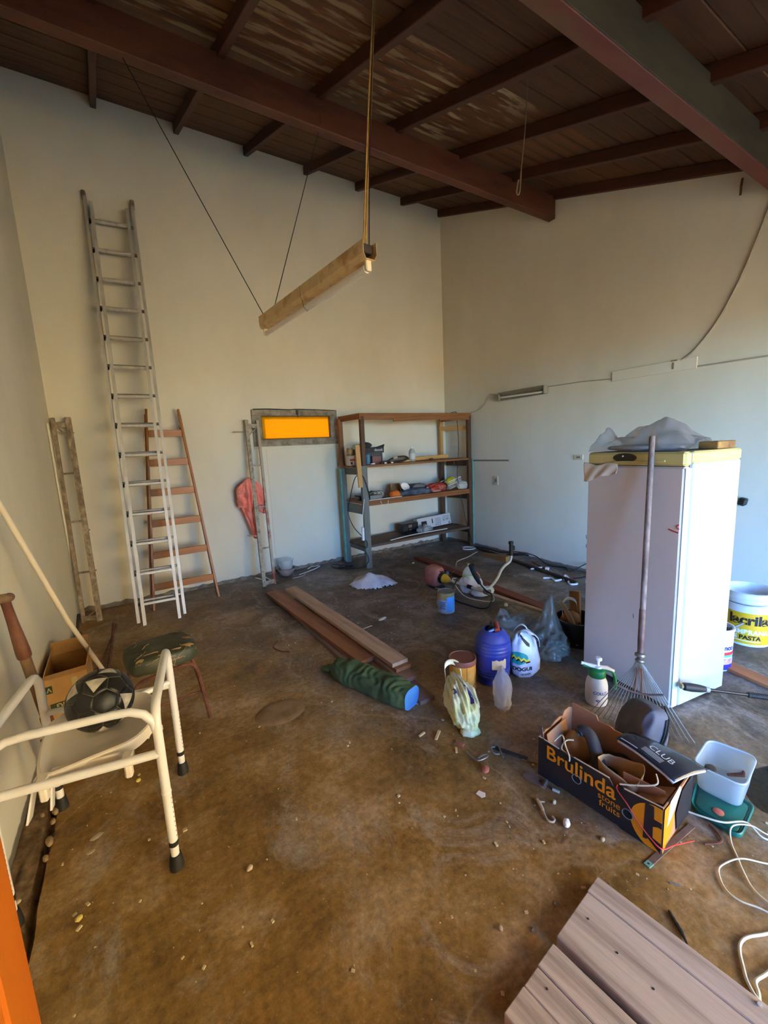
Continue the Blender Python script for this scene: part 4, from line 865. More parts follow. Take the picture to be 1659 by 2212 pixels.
solo('surface_cable', MB().tube([(wx-.0095,1.765,2.13),(wx-.0095,1.2,2.12),(wx-.0095,.4,2.12)], .007, 6), M_wirew, 'cable on the right wall running right from the cover plate', 'cable')
solo('surface_cable', MB().tube(spline([(wx-.0095,4.03,2.17),(wx-.0095,4.235,2.215),(wx-.0095,4.27,2.19),(wx-.0095,4.325,2.108),(wx-.0095,4.40,2.05),(wx-.008,4.52,2.01),(wx-.02,4.60,2.003)], 5), .006, 6), M_wirew, 'cable on the right wall curving down to the shelf top', 'cable', smooth=True)
solo('surface_cable', MB().tube(spline([(wx-.0095,1.90,2.205),(wx-.0095,1.80,2.27),(wx-.0095,1.65,2.46),(wx-.0095,1.53,2.70),(wx-.0095,1.44,2.95),(wx-.0095,1.345,3.28),(wx-.0095,1.335,3.40)], 6), .008, 6), M_wirew, 'cable on the right wall drooping from the beam to the cover plate', 'cable', smooth=True)
solo('wall_rail', MB().cbox((wx-.008,4.26,1.30), (.016,.70,.022), None, .003), M_fix, 'thin horizontal rail on the right wall beside the shelf', 'rail')
def plate(label, y, z, w_, h_):
    t = thing('wall_socket', label, 'socket', (wx,y,z-h_/2)); part(t, 'plate', MB().cbox((wx-.005,y,z), (.010,w_,h_), None, .003), mat('ivory_plate', (206,192,168), rough=.5) if 'ivory_plate' not in bpy.data.materials else bpy.data.materials['ivory_plate'])
    part(t, 'insert', MB().cbox((wx-.011,y,z), (.004,w_*.45,h_*.42), None, .001), M_fix)
    part(t, 'hole', MB().lathe([(.004,0),(.004,.001),(0,.001)], (wx-.0135,y,z), 8, Matrix.Rotation(-pi/2, 3, 'Y')), M_blackp); return t
plate('tall ivory socket plate on the right wall near the shelf', 4.145, 1.018, .075, .125); plate('small switch plate on the right wall beside the fridge top', 2.89, 1.335, .11, .06)
t = thing('black_plug', 'black plug sticking out of the right wall behind the fridge', 'plug', (4.40,1.367,.93)); part(t, 'body', MB().cbox((wx-.045,1.355,.955), (.06,.055,.065), Matrix.Rotation(.2, 3, 'X'), .010), M_blackp); part(t, 'pins', MB().tube([(wx-.02,1.365,.955),(wx,1.367,.955)], .018, 8), M_blackp)

# ================================================================ lumber, duffel and small things in the middle of the floor
M_lum1 = wood('reddish_lumber', (112,66,40), (154,102,64), (132,82,50), .6, 7)
M_lum2 = wood('dusty_lumber', (150,112,86), (190,158,130), (172,136,106), .75, 7)
M_lum3 = wood('worn_lumber', (124,88,72), (158,126,108), None, .75, 7)
G = 'loose planks in the lumber pile'
def lumber(p0, p1, w_, h_, m, lab, seed=0): return board(None, 'plank', p0, p1, w_, h_, m, (0,0,1), .003, lab, 'plank', G, .0035, seed)
lumber((1.265,4.22,.013), (1.255,2.60,.013), .14, .026, mat('grey_lumber', (112,92,80), (140,120,106), 6, (.15,1,1), .6), 'greyish plank under the reddish plank, lowest on the left of the pile', 1)
lumber((1.205,4.38,.045), (1.318,2.46,.045), .155, .030, M_lum1, 'wide reddish brown plank lying on the left of the lumber pile', 2)
lumber((1.47,3.95,.0135), (1.392,1.87,.0135), .105, .025, M_lum3, 'bottom plank of the pile, reaching farthest toward the yellow bag', 3)
lumber((1.44,3.9,.0395), (1.412,2.085,.0395), .115, .025, M_lum3, 'short-ended plank second from the bottom of the lumber pile', 4)
lumber((1.40,4.05,.066), (1.436,2.185,.066), .12, .026, M_lum1, 'grooved plank directly under the pale top plank', 5)
lumber((1.362,4.235,.0935), (1.432,2.22,.0935), .128, .026, M_lum2, 'pale dusty plank on top of the lumber pile', 6)
lumber((1.352,3.4,.012), (1.335,2.30,.012), .04, .022, M_lum1, 'narrow reddish strip between the two halves of the pile', 7)

t = thing('duffel_bag', 'dark green cloth roll bag with a blue end beside the lumber', 'bag', (1.2,2.15,0))
M_dgreen = mat('dark_green_cloth', (56,76,48), (78,102,66), 7, rough=.85, bp=.25, bscale=30); M_blue = mat('blue_end_cloth', (58,120,186), (74,136,200), 8, rough=.8)
ax0, ax1 = V((1.075,2.47,.070)), V((1.285,1.885,.066)); d = (ax1-ax0).normalized(); sd = V((-d.y,d.x,0))*-1
def duf(u, v):
    p = ax0.lerp(ax1, v); a = 2*pi*u; r = .088*(.80+.20*sm(0,.22,v))
    ex = .72; cx = abs(cos(a))**ex*(1 if cos(a) > 0 else -1); cy = abs(sin(a))**ex*(1 if sin(a) > 0 else -1)
    wr = .0055*sin(v*62 + 4*noise.noise(V((cos(a)*1.2, sin(a)*1.2, v*4)))*2) * (1-sm(.9,1,v)) * (.3+.7*max(0, sin(a)))
    wr += .010*noise.noise(V((cos(a)*1.5, sin(a)*1.5, v*7+3)))
    q = p + sd*cx*(r*(1-.12*sm(.8,1,v))+wr) + V((0,0,cy*(r*.80*(1-.12*sm(.8,1,v))+wr)))
    q.z = max(q.z, .002 + .002*noise.noise(V((u*9, v*9, 1)))); return q
mb = MB(); mb.grid(duf, 40, 70, True); mb.f.append(tuple(range(39,-1,-1))); part(t, 'body', mb, M_dgreen, smooth='all')
mb = MB(); q0 = [duf(k/40, 1.0) for k in range(40)]; c_ = sum(q0, V((0,0,0)))/40 + d*.006
mb.v = [c_] + [p + d*.003 for p in q0]; mb.f = [(0, 1+k, 1+(k+1) % 40) for k in range(40)]; part(t, 'end_panel', mb, M_blue, 'blue end panel', True)
mb = MB(); mb.grid(lambda u, v: ax0 - d*(.02+.13*v)*1.0 + sd*((u-.5)*(.13-.05*v)-.02*v) + V((0,0,-.070+.012+.04*(1-v)**2 + .012*sin(u*7+v*3)*(1-v*.5))) , 12, 10).solid(.012); part(t, 'tail_flap', mb, M_dgreen, smooth='all')
mb = MB(); mb.grid(lambda u, v: duf(.03+.42*u, .0) - d*(.0+.035*v) + V((0,0,-.045*v*sin(pi*u))) , 12, 4); part(t, 'neck', mb, M_dgreen, smooth='all')

mb = MB(); random.seed(5)
def heap(u, v):
    x, y = (u-.5)*.50, (v-.5)*.40; r = sqrt((x/.25)**2+(y/.20)**2); r *= 1+.25*noise.noise(V((x*6, y*6, 3)))
    h = .125*max(0, 1-r**1.6)*(1+.55*noise.noise(V((x*8, y*8, 1)))) + .014*abs(noise.noise(V((x*20, y*14, 8))))*(r < 1.05)
    return (2.265+x*1.0 + .02*noise.noise(V((x*9, y*9, 4))), 4.02+y - .25*x, max(.003, h + .003))
mb.grid(heap, 52, 44)
mb.f = [f for f in mb.f if min(mb.v[i].z for i in f) > .0045 or all(sqrt(((mb.v[i].x-2.265)/.23)**2+((mb.v[i].y-4.02+.25*(mb.v[i].x-2.265))/.17)**2) < 1 for i in f)]
mb.solid(.003); solo('white_towel', mb, mat('floral_white_cloth', (226,220,214), (216,206,206), 6, rough=.95, c3=(188,170,180), bp=.1), 'crumpled white patterned cloth heaped on the floor before the shelf', 'cloth', smooth='all')

# ---------------------------------------------------------------- paint can
def handle_tin(name, label, c, r, h, mats, cat):
    t = thing(name, label, cat, c)
    part(t, 'body', MB().lathe([(r*.97,0),(r,.004),(r*.985,.010),(r*.985,h-.012),(r,h-.006),(r,h)], c, 36, None, False), mats[0], smooth=True)
    part(t, 'rim', MB().lathe([(r,h),(r*1.01,h+.004),(r*.95,h+.006),(r*.92,h-.002),(r*.86,h-.006),(r*.55,h-.005),(r*.5,h-.002),(.0,h-.003)], c, 36), mats[1], smooth=True); return t
cc = V((2.405,2.885,0)); r, h = .080, .195
t = handle_tin('paint_can', 'paint can with a pale blue label beside the brush cutter', cc, r, h, (mat('gold_tin', (186,150,84), (206,176,116), 9, rough=.4, metal=.3), mat('dull_lid', (112,98,84), (146,130,112), 14, rough=.45, metal=.0)), 'can')
part(t, 'label', MB().lathe([(r*.992,.012),(r*.992,.135)], cc, 40, cap=False), mat('pale_blue_label', (150,178,214), (166,192,226), 5, rough=.6), 'pale blue label', True)
mb = MB(); mb.grid(lambda u, v: cc + V((cos(-2.15+1.15*u)*r*.997, sin(-2.15+1.15*u)*r*.997, .012+.150*v - .02*u*v*0)), 14, 5); part(t, 'blue_panel', mb, mat('sky_blue_print', (84,160,232), (120,190,244), 3, rough=.55), 'brighter blue printed panel', True)
for k, z in enumerate((.11,.095,.08,.066,.05)): part(t, 'print_line', MB().grid(lambda u, v: cc + V((cos(-3.05+(.62+.08*(k % 3))*u)*r*1.0, sin(-3.05+(.62+.08*(k % 3))*u)*r*1.0, z+.006*v)), 10, 2), mat('label_ink', (70,70,96), rough=.8) if 'label_ink' not in bpy.data.materials else bpy.data.materials['label_ink'])
part(t, 'wire_handle', MB().tube(spline([cc + V((-.086,.02,.14)), cc + V((-.098,.01,.10)), cc + V((-.102,-.02,.05)), cc + V((-.09,-.05,.085)), cc + V((-.05,-.075,.13))], 5), .002, 5), M_aludark, smooth=True)

# ---------------------------------------------------------------- brush cutter
M_eng = mat('faded_red_housing', (150,84,70), (172,108,92), 9, rough=.7); M_yel = mat('yellow_clutch', (206,150,30), rough=.5); M_alur = mat('pale_shaft', (186,172,152), (206,194,176), 16, rough=.5)
t = thing('brush_cutter', 'brush cutter with a faded red engine lying on the floor', 'tool', (2.78,3.3,0))
ec = V((2.75,3.47,.135)); sdv = V((3.03,2.12,.045)) - V((2.80,3.34,.125)); sdv.normalize(); E3 = frame3(sdv); ux, uy, uz = sdv, V((E3[0][1],E3[1][1],E3[2][1])), V((E3[0][2],E3[1][2],E3[2][2]))
mb = MB()
def hous(u, v):
    a = 2*pi*u; ex = .6; cx = abs(cos(a))**ex*(1 if cos(a) > 0 else -1); cy = abs(sin(a))**ex*(1 if sin(a) > 0 else -1)
    pr = [(-.105,.55),(-.10,.82),(-.07,1.0),(.02,1.0),(.06,.9),(.085,.6),(.09,.3)]; f = v*(len(pr)-1); i = min(int(f), len(pr)-2); q = f-i
    x = pr[i][0]+(pr[i+1][0]-pr[i][0])*q; s_ = pr[i][1]+(pr[i+1][1]-pr[i][1])*q
    return ec + ux*x + uy*cx*.088*s_ + uz*(cy*.115*s_ - .004)
mb.grid(hous, 32, 20, True); mb.f.append(tuple(range(31,-1,-1))); part(t, 'engine_cover', mb, M_eng, 'faded red engine cover', 60); hb = mb.bvh()
for side_ in (-1, 1):
    for k in range(8):
        a = V((2.60,3.28,0)); z = .066+.0185*k
        mb = MB(); mb.grid(lambda u, v: V((ec.x-.068+.06*u + (.065 if side_ > 0 else 0), 2.9, z+.0095*v - .012*u)), 5, 2); drape(mb, hb, (.12,1,0), .0012)
        if max(p.y for p in mb.v)-min(p.y for p in mb.v) < .12: part(t, 'cooling_slot', mb, mat('slot_dark', (36,20,18), rough=.9) if 'slot_dark' not in bpy.data.materials else bpy.data.materials['slot_dark'])
part(t, 'base_plate', MB().cbox(ec + ux*.02 + V((0,0,-.115)), (.15,.11,.03), E3, .008), M_blackp)
part(t, 'starter', MB().lathe([(.022,0),(.02,.02),(0,.022)], ec + ux*.04 + V((.062,-.07,.045)), 14, Matrix.Rotation(pi/2, 3, 'X')), mat('blue_cap', (56,74,110), rough=.6))
part(t, 'clutch_ring', MB().tube([ec + ux*.085, ec + ux*.125], .062, 18), M_blackp); part(t, 'clutch_housing', MB().tube([ec + ux*.125, ec + ux*.15, ec + ux*.185, ec + ux*.20], [.054,.048,.030,.022], 18), M_yel, 'yellow clutch housing', True)
sA = ec + ux*.195; sB = sA + ux*1.13
part(t, 'shaft', MB().tube([sA, sB], .0145, 14), M_alur, smooth=True)
for q in (.24, .44): part(t, 'clamp', MB().tube([sA + ux*q, sA + ux*(q+.05)], .021, 12), M_blackp)
hc = sA + ux*.47
part(t, 'handle_bracket', MB().cbox(hc + V((0,0,.012)), (.07,.05,.045), E3, .006), M_aludark)
hp = [hc + V((.0,0,.03)), hc + V((.10,.02,.055)), hc + V((.19,.04,.10)), hc + V((.255,.055,.16)), hc + V((.33,.07,.195)), hc + V((.415,.085,.215)), hc + V((.445,.09,.25)), hc + V((.447,.09,.30))]
part(t, 'handlebar', MB().tube(spline(hp, 6), .0135, 12), mat('pale_grey_tube', (190,198,196), rough=.45), 'curved pale grey handlebar', True)
g0 = hp[-1]; part(t, 'grip', MB().tube([g0 + V((0,0,-.02)), g0 + V((0,0,.10)), g0 + V((-.002,0,.105)), g0 + V((-.002,0,.13))], [.020,.021,.026,.025], 14), M_black, 'black throttle grip', True)
part(t, 'grip_lever', MB().cbox(g0 + V((.04,.01,.05)), (.04,.03,.05), None, .008), M_blackp)
lp0 = [hc + V((0,0,.03)), hc + V((-.07,-.01,.085)), hc + V((-.145,-.025,.16))]
part(t, 'handlebar', MB().tube(lp0, .0135, 12), bpy.data.materials['pale_grey_tube'], smooth=True)
lg = [hc + V((-.12,-.02,.13)), hc + V((-.18,-.03,.215)), hc + V((-.225,-.04,.29)), hc + V((-.245,-.045,.335))]
part(t, 'grip', MB().tube(lg, [.019,.024,.026,.030], 12), M_black, 'black left grip', True); part(t, 'grip_mark', MB().bar(lg[1] + V((.022,-.03,0)), lg[2] + V((.02,-.03,-.02)), .012, .006), mat('orange_mark', (200,112,80), rough=.6))
part(t, 'throttle_cable', MB().tube(spline([lg[0], lg[0] + V((.02,-.06,-.06)), hc + V((-.09,-.15,.03)), hc + V((-.17,-.16,-.065)), hc + V((-.26,-.02,-.06)), hc + V((-.32,.16,-.01)), sA + ux*.10 + V((0,0,.03))], 6), .0075, 8), M_blackp, smooth=True)
part(t, 'harness_loop', MB().tube(spline([sA + ux*.10 + V((0,0,.05)), sA + ux*.05 + V((-.03,-.03,.03)), sA + ux*.16 + V((-.06,-.1,-.08)), sA + ux*.30 + V((.0,-.12,-.10)), sA + ux*.46 + V((.05,-.05,-.085)), sA + ux*.47 + V((.05,-.02,-.02))], 6), .003, 5), M_white, smooth=True)
part(t, 'skid', MB().tube([ec + V((-.06,-.06,-.11)), ec + V((.0,-.16,-.125)), ec + V((.05,-.18,-.125))], .008, 6), M_aludark)

# ---------------------------------------------------------------- bottle in a white bag behind the brush cutter
t = thing('water_bottle', 'clear bottle with a green label standing in a white bag', 'bottle', (2.955,3.16,0)); cb = (2.955,3.165,.004)
part(t, 'body', MB().lathe([(.058,0),(.064,.02),(.064,.17),(.058,.21),(.03,.25),(.017,.265),(.017,.275)], cb, 24), film('clear_bottle', (226,230,226), .35, .1, .2), smooth=True)
part(t, 'label', MB().lathe([(.0652,.10),(.0652,.175)], cb, 24, cap=False), mat('green_white_label', (206,214,190), (150,178,90), 9, rough=.6), smooth=True)
part(t, 'cap', MB().lathe([(.019,.272),(.019,.297),(0,.298)], cb, 14), mat('olive_cap', (150,138,90), rough=.6))
part(t, 'neck_string', MB().tube(spline([(2.955,3.165,.27),(2.95,3.25,.25),(2.97,3.45,.12),(3.0,3.6,.005)], 5), .0018, 5), M_wirew)
mb = MB()
def bagw(u, v):
    a = 2*pi*u; r = .10*(1 + .15*noise.noise(V((cos(a)*2, sin(a)*2, v*2))) + .05*sin(9*a+v*4)*v) * (.92+.2*sin(pi*v)); return (2.965+cos(a)*r*1.15, 3.14+sin(a)*r*.95, .004 + .155*v*(1+.12*sin(2*a+1)))
mb.grid(bagw, 40, 16, True); mb.f.append(tuple(range(39,-1,-1))); mb.solid(.002)
solo('white_carrier', mb, mat('white_bag_plastic', (214,214,222), (200,198,206), 8, rough=.5), 'white plastic bag wrapped round the clear bottle', 'bag', smooth='all')
mb = MB().blob((2.98,2.98,.035), (.12,.07,.04), 31, .3, 2.4, 3, zmin=.002); solo('blue_white_bag', mb, mat('pale_blue_film', (196,208,220), rough=.45), 'crumpled bluish white plastic below the shaft of the brush cutter', 'bag', smooth='all')
board(None, 'painted_plank', (3.31,4.56,.016), (3.125,2.30,.016), .115, .03, wood('red_brown_plank', (98,44,26), (130,66,40), None, .6), (0,0,1), .003, 'red-brown painted plank lying under the brush cutter', 'plank')
solo('iron_pole', MB().tube([(4.30,4.42,.02), (4.13,3.5,.022), (3.965,2.58,.02)], .019, 10), mat('dark_iron', (50,38,30), (72,54,42), 12, rough=.7), 'long dark iron pole lying near the foot of the right wall', 'pole', smooth=True)
mb = MB().add([(4.06,4.10,.003),(4.13,4.12,.003),(4.16,3.62,.003),(4.04,3.62,.003),(4.07,4.08,.035),(4.12,4.09,.035),(4.15,3.64,.075),(4.05,3.64,.07)], [(3,2,1,0),(4,5,6,7),(0,1,5,4),(1,2,6,5),(2,3,7,6),(3,0,4,7)])
solo('split_log', mb, mat('yellowish_wood', (128,92,48), (164,124,70), 7, (1,.2,1), .8, bp=.3), 'short yellowish wedge of wood on the floor by the right wall', 'wood')
solo('pry_bar', MB().tube(spline([(4.20,3.75,.05),(4.25,3.65,.07),(4.29,3.55,.09),(4.33,3.5,.08)], 4), .022, 8), M_blackp, 'black bent bar behind the wedge of wood by the right wall', 'bar', smooth=True)
for pts, m, r, lab in (
    ([(4.35,4.52,.006),(4.40,4.30,.006),(4.36,4.0,.012),(4.30,3.7,.09),(4.38,3.45,.07),(4.32,3.2,.01),(4.38,3.0,.01),(4.25,2.85,.02),(4.40,2.72,.12),(4.36,2.62,.06),(4.24,2.66,.008),(4.10,2.70,.008)], M_cable, .006, 'black cable trailing along the foot of the right wall'),
    ([(4.00,2.95,.006),(4.12,3.05,.006),(4.20,3.2,.006),(4.30,3.42,.006)], M_rust, .007, 'rusty rod lying between the iron pole and the right wall'),
    ([(3.45,3.92,.005),(3.62,4.08,.005),(3.86,4.14,.006),(4.05,4.22,.006),(4.15,4.25,.008)], M_wirew, .007, 'pale string on the floor in front of the wedge of wood'),
    ([(4.18,4.62,.006),(4.27,4.55,.006),(4.30,4.44,.006),(4.20,4.42,.006),(4.12,4.5,.006),(4.20,4.60,.01)], M_white, .007, 'white wire coil on the floor by the right foot of the shelf'),
    ([(3.86,2.92,.008),(3.92,2.86,.008),(3.88,2.78,.008),(3.96,2.76,.008)], M_white, .011, 'first white hook shaped scrap beside the iron pole'),
    ([(3.98,2.74,.008),(4.06,2.78,.03),(4.02,2.70,.012),(3.94,2.66,.008),(3.90,2.60,.008),(3.96,2.57,.008),(4.0,2.62,.008)], M_white, .011, 'second white curled scrap nearest the fridge by the iron pole'),
    ([(4.02,3.22,.012),(4.18,3.18,.012)], M_white, .010, 'straight white stick between the wedge of wood and the fridge')):
    solo('floor_cord' if m is not M_rust else 'short_rod', MB().tube(spline(pts, 5), r, 6), m, lab, 'cord' if m is not M_rust else 'rod', smooth=True)
solo('white_plug', MB().cbox((4.17,3.10,.015), (.06,.045,.028), Matrix.Rotation(.5, 3, 'Z'), .006), M_white, 'white plug block on the floor by the right wall', 'plug')

# ---------------------------------------------------------------- canister, barrel and bags
cc = V((1.682,1.872,0)); r, h = .084, .208
t = thing('snack_canister', 'orange cardboard canister with a brown lid behind the yellow bag', 'canister', tuple(cc))
part(t, 'body', MB().lathe([(r*.98,0),(r,.003),(r,h-.03)], cc, 40), mat('orange_print', (202,138,44), (216,158,66), 5, rough=.55), smooth=True)
part(t, 'lid', MB().lathe([(r*1.0,h-.034),(r*1.035,h-.034),(r*1.035,h-.003),(r*1.02,h),(r*.96,h-.001),(r*.94,h-.005),(0,h-.005)], cc, 40), mat('brown_lid', (112,60,46), (130,84,68), 8, rough=.6), 'brown plastic lid', True)
for a0, a1, z0, z1, m, nm in ((-1.9,-1.25,.05,.16,mat('golden_print', (190,140,62), (214,172,92), 9, rough=.6),'print'), (-1.9,-.75,.006,.055,mat('nut_print', (150,92,40), (206,152,80), 60, rough=.6, lo=.45, hi=.55),'print'), (-1.12,-.55,.02,.12,mat('leaf_print', (74,64,28), (150,96,38), 26, rough=.6),'print'), (-1.21,-1.195,.03,.17,M_rust,'print_line'), (-2.0,-1.96,.03,.17,M_rust,'print_line')):
    mb = MB(); mb.grid(lambda u, v: cc + V((cos(a0+(a1-a0)*u)*r*1.004, sin(a0+(a1-a0)*u)*r*1.004, z0+(z1-z0)*v*(1 if nm != 'print' or z1 < .11 else .75+.25*sin(pi*u)))), 14, 6); part(t, nm, mb, m, smooth=True)
cc = V((1.895,1.815,0)); M_bar = mat('blue_barrel_plastic', (24,38,120), (38,54,142), 6, rough=.45, c3=(74,76,128))
t = thing('blue_barrel', 'small ribbed blue barrel with tools on its open top', 'barrel', tuple(cc))
prof = [(.085,0),(.096,.008),(.100,.05)]
for k, (z, rr) in enumerate(((.065,.104),(.085,.106),(.105,.108),(.215,.115),(.237,.1145),(.259,.113),(.281,.110),(.30,.105))): prof += [(rr-.001,z-.008),(rr+.0025,z-.003),(rr+.0025,z+.003),(rr-.001,z+.008)]
prof += [(.094,.325),(.080,.343),(.066,.352),(.060,.357),(.054,.357),(.052,.345),(.05,.32),(0,.318)]
part(t, 'body', MB().lathe(prof, cc, 48), M_bar, smooth=25)
part(t, 'paper_label', MB().grid(lambda u, v: cc + V((cos(-2.42+.8*u)*.1175, sin(-2.42+.8*u)*.1175, .135+.06*v + .012*noise.noise(V((u*5, v*5, 1))))), 14, 7), mat('torn_label', (196,170,96), (176,156,146), 14, rough=.9, c3=(150,130,120)), 'torn cream label')
solo('red_roll', MB().lathe([(.006,-.045),(.017,-.045),(.017,.045),(.006,.045)], cc + V((.025,-.012,.368)), 18, Matrix.Rotation(.9, 3, 'Z') @ Matrix.Rotation(pi/2-.15, 3, 'Y')), mat('red_tape', (136,52,40), rough=.6), 'short red roll lying across the mouth of the blue barrel', 'roll', smooth=True)
t = thing('pliers', 'blue-handled tool lying in the mouth of the blue barrel', 'tool', tuple(cc + V((-.01,.0,.33)))); part(t, 'handle', MB().tube([cc + V((-.048,-.012,.352)), cc + V((.005,-.025,.365))], .009, 8), mat('blue_grip', (66,110,170), rough=.5)); part(t, 'jaw', MB().tube([cc + V((-.01,.03,.33)), cc + V((.0,.0,.375)), cc + V((.012,.02,.40))], [.010,.012,.006], 8), M_blackp)

def loft_bag(c, prof, n=56, seed=0, fold=.08, nf=9, m=1.0):
    # c: base point; prof: (z, rx, ry, dx, dy) rings
    mb = MB(); c = V(c); N_ = len(prof); K = 4
    rows = []
    for i in range((N_-1)*K+1):
        f = i/K; a = min(int(f), N_-2); q = f-a; rows.append([prof[a][k]+(prof[a+1][k]-prof[a][k])*(q*q*(3-2*q)) for k in range(5)])
    for i, (z, rx, ry, dx, dy) in enumerate(rows):
        v = i/(len(rows)-1)
        for k in range(n):
            a = 2*pi*k/n; nzv = noise.noise(V((cos(a)*1.7+seed*3, sin(a)*1.7, v*3.2))); fo = sin(nf*a + 3*noise.noise(V((v*3, seed, cos(a)))))*.5
            s_ = 1 + fold*(1.6*nzv + fo*(.4+.6*v)); mb.v.append(c + V((dx+cos(a)*rx*s_, dy+sin(a)*ry*s_, max(.002, z + .012*noise.noise(V((cos(a)*2, sin(a)*2, v*5+seed)))*(1 if i else 0)))))
    for i in range(len(rows)-1): mb.f += [(i*n+k, i*n+(k+1) % n, (i+1)*n+(k+1) % n, (i+1)*n+k) for k in range(n)]
    mb.f.append(tuple(range(n-1,-1,-1))); mb.f.append(tuple((len(rows)-1)*n+k for k in range(n))); return mb
def ribbon(pts, w_, th=.0015, nrm_=(0,0,1)):
    P_ = spline(pts, 6); mb = MB(); nrm_ = V(nrm_).normalized()
    for i, p in enumerate(P_):
        ww = w_[0]+(w_[1]-w_[0])*abs(2*i/(len(P_)-1)-1) if isinstance(w_, tuple) else w_; mb.v += [p - nrm_*ww/2, p + nrm_*ww/2]
    mb.f = [(2*i, 2*i+1, 2*i+3, 2*i+2) for i in range(len(P_)-1)]; return mb.solid(th)
# white printed carrier bag
t = thing('printed_carrier_bag', 'bluish white carrier bag with a teal oval print beside the blue barrel', 'bag', (2.14,1.745,0)); M_bagw = mat('white_carrier_plastic', (214,224,238), (202,212,230), 7, rough=.4)
mb = loft_bag((2.135,1.745,0), [(.002,.095,.055,0,0),(.02,.113,.07,0,0),(.09,.115,.075,-.004,0),(.17,.102,.07,-.01,.004),(.235,.090,.058,-.012,.01),(.275,.072,.04,-.01,.012),(.295,.045,.02,-.008,.014)], 56, 2, .06, 7)
part(t, 'body', mb, M_bagw, smooth='all'); bv = mb.bvh(); vd = V((.79,.62,-.12)).normalized(); rt = V((.62,-.79,0)); O = V((2.135,1.745,0))
def decal(poly, z0, x0, m, name, lift):
    n = len(poly); mb = MB(); c_ = (sum(p[0] for p in poly)/n, sum(p[1] for p in poly)/n); K = 4
    ring = []
    for i in range(n):
        for j in range(3): ring.append((poly[i][0]+(poly[(i+1) % n][0]-poly[i][0])*j/3, poly[i][1]+(poly[(i+1) % n][1]-poly[i][1])*j/3))
    m_ = len(ring); mb.v = [O + rt*(x0+c_[0]) + V((0,0,z0+c_[1]))]
    for q in range(1, K+1): mb.v += [O + rt*(x0+c_[0]+(a-c_[0])*q/K) + V((0,0,z0+c_[1]+(b-c_[1])*q/K)) for a, b in ring]
    mb.f = [(0, 1+i, 1+(i+1) % m_) for i in range(m_)]
    for q in range(K-1): mb.f += [(1+q*m_+i, 1+(q+1)*m_+i, 1+(q+1)*m_+(i+1) % m_, 1+q*m_+(i+1) % m_) for i in range(m_)]
    part(t, name, drape(mb, bv, vd, lift), m)
M_tealp = mat('teal_print', (24,158,158), rough=.5); M_yelp = mat('yellow_print', (236,224,40), rough=.5); M_blkp = mat('navy_black_print', (16,16,34), rough=.5)
decal([(.062*cos(2*pi*k/18), .042*sin(2*pi*k/18)) for k in range(18)], .135, -.045, M_tealp, 'oval_print', .0015)
zz = [(-.068,.010),(-.054,.026),(-.042,.002),(-.028,.022),(-.014,-.004),(.002,.012),(.016,-.010),(.034,.004),(.046,-.014),(.066,-.010)]
for off, m, lf in (((.003,-.011), M_blkp, .0028), ((0,0), M_yelp, .0042)):
    for i in range(len(zz)-1):
        (a, b), (c2, d2) = zz[i], zz[i+1]; decal([(a+off[0]-.003, b+off[1]-.006), (c2+off[0]+.003, d2+off[1]-.006), (c2+off[0]+.003, d2+off[1]+.007), (a+off[0]-.003, b+off[1]+.007)], .132, -.043, m, 'zigzag_print', lf)
def bagtext(s, size, x, z, m, bold=.0, sq=1.0): part(t, 'lettering', text_mb(s, size, O + rt*x + V((0,0,z)), rt, (0,0,1), bold, sq, .003, None, bv, vd), m)
bagtext('DOGUI', .036, -.082, .052, M_blkp, .0012, 1.05); bagtext('DE RAZA', .015, -.028, .022, M_blkp, .0005)
part(t, 'handle', ribbon([O + rt*-.085 + V((0,0,.20)), O + rt*-.075 + V((.01,.01,.285)), O + rt*-.03 + V((.01,.01,.335)), O + rt*.005 + V((0,0,.318)), O + rt*.01 + V((0,0,.27))], .035, .0015, vd), M_bagw, smooth='all')
part(t, 'handle', ribbon([O + rt*-.04 - vd*.045 + V((0,0,.27)), O + rt*-.02 - vd*.04 + V((0,0,.315)), O + rt*.03 - vd*.045 + V((0,0,.308)), O + rt*.075 - vd*.045 + V((0,0,.27)), O + rt*.085 - vd*.04 + V((0,0,.215))], .03, .0015, vd), M_bagw, smooth='all')
decal([(-.04,.06),(-.03,.064),(.028,.004),(.03,-.018),(.012,-.008)], .225, -.005, M_blkp, 'handle_opening', .002); decal([(-.03,.015),(.035,-.008),(.036,-.022),(.01,-.006)], .262, .045, M_blkp, 'handle_opening', .002)
# yellow bag slumped against the canister
t = thing('yellow_carrier_bag', 'pale yellow carrier bag slumped in front of the orange canister', 'bag', (1.49,1.66,0)); M_ybag = mat('pale_yellow_plastic', (226,222,150), (238,234,206), 5, rough=.45, lo=.4, hi=.62, bp=.25, bscale=11)
R = frame3(V((-.42,-.86,-.28)), (0,0,1))
mb = MB(); bm_ = MB().blob((0,0,0), (1,1,1), 21, .24, 2.3, 5)
for p in bm_.v:
    s_ = 1 - .28*sm(-.1,-1,p.x) + .05*sin(p.y*9+p.x*4); q = V((p.x*.175, p.y*.083*s_, p.z*.072*s_ + .006*sin(p.y*24)*sm(-.2,.8,p.z)))
    w3 = R @ q + V((1.487,1.672,.082)); w3.z = max(w3.z, .003); mb.v.append(w3)
mb.f = bm_.f; part(t, 'body', mb, M_ybag, smooth='all'); bv = mb.bvh()
O = V((1.487,1.672,.1)); rt = V((-.42,-.86,0)).normalized(); sd2 = V((.86,-.42,0)); vd = V((.28,.35,-.9)).normalized()
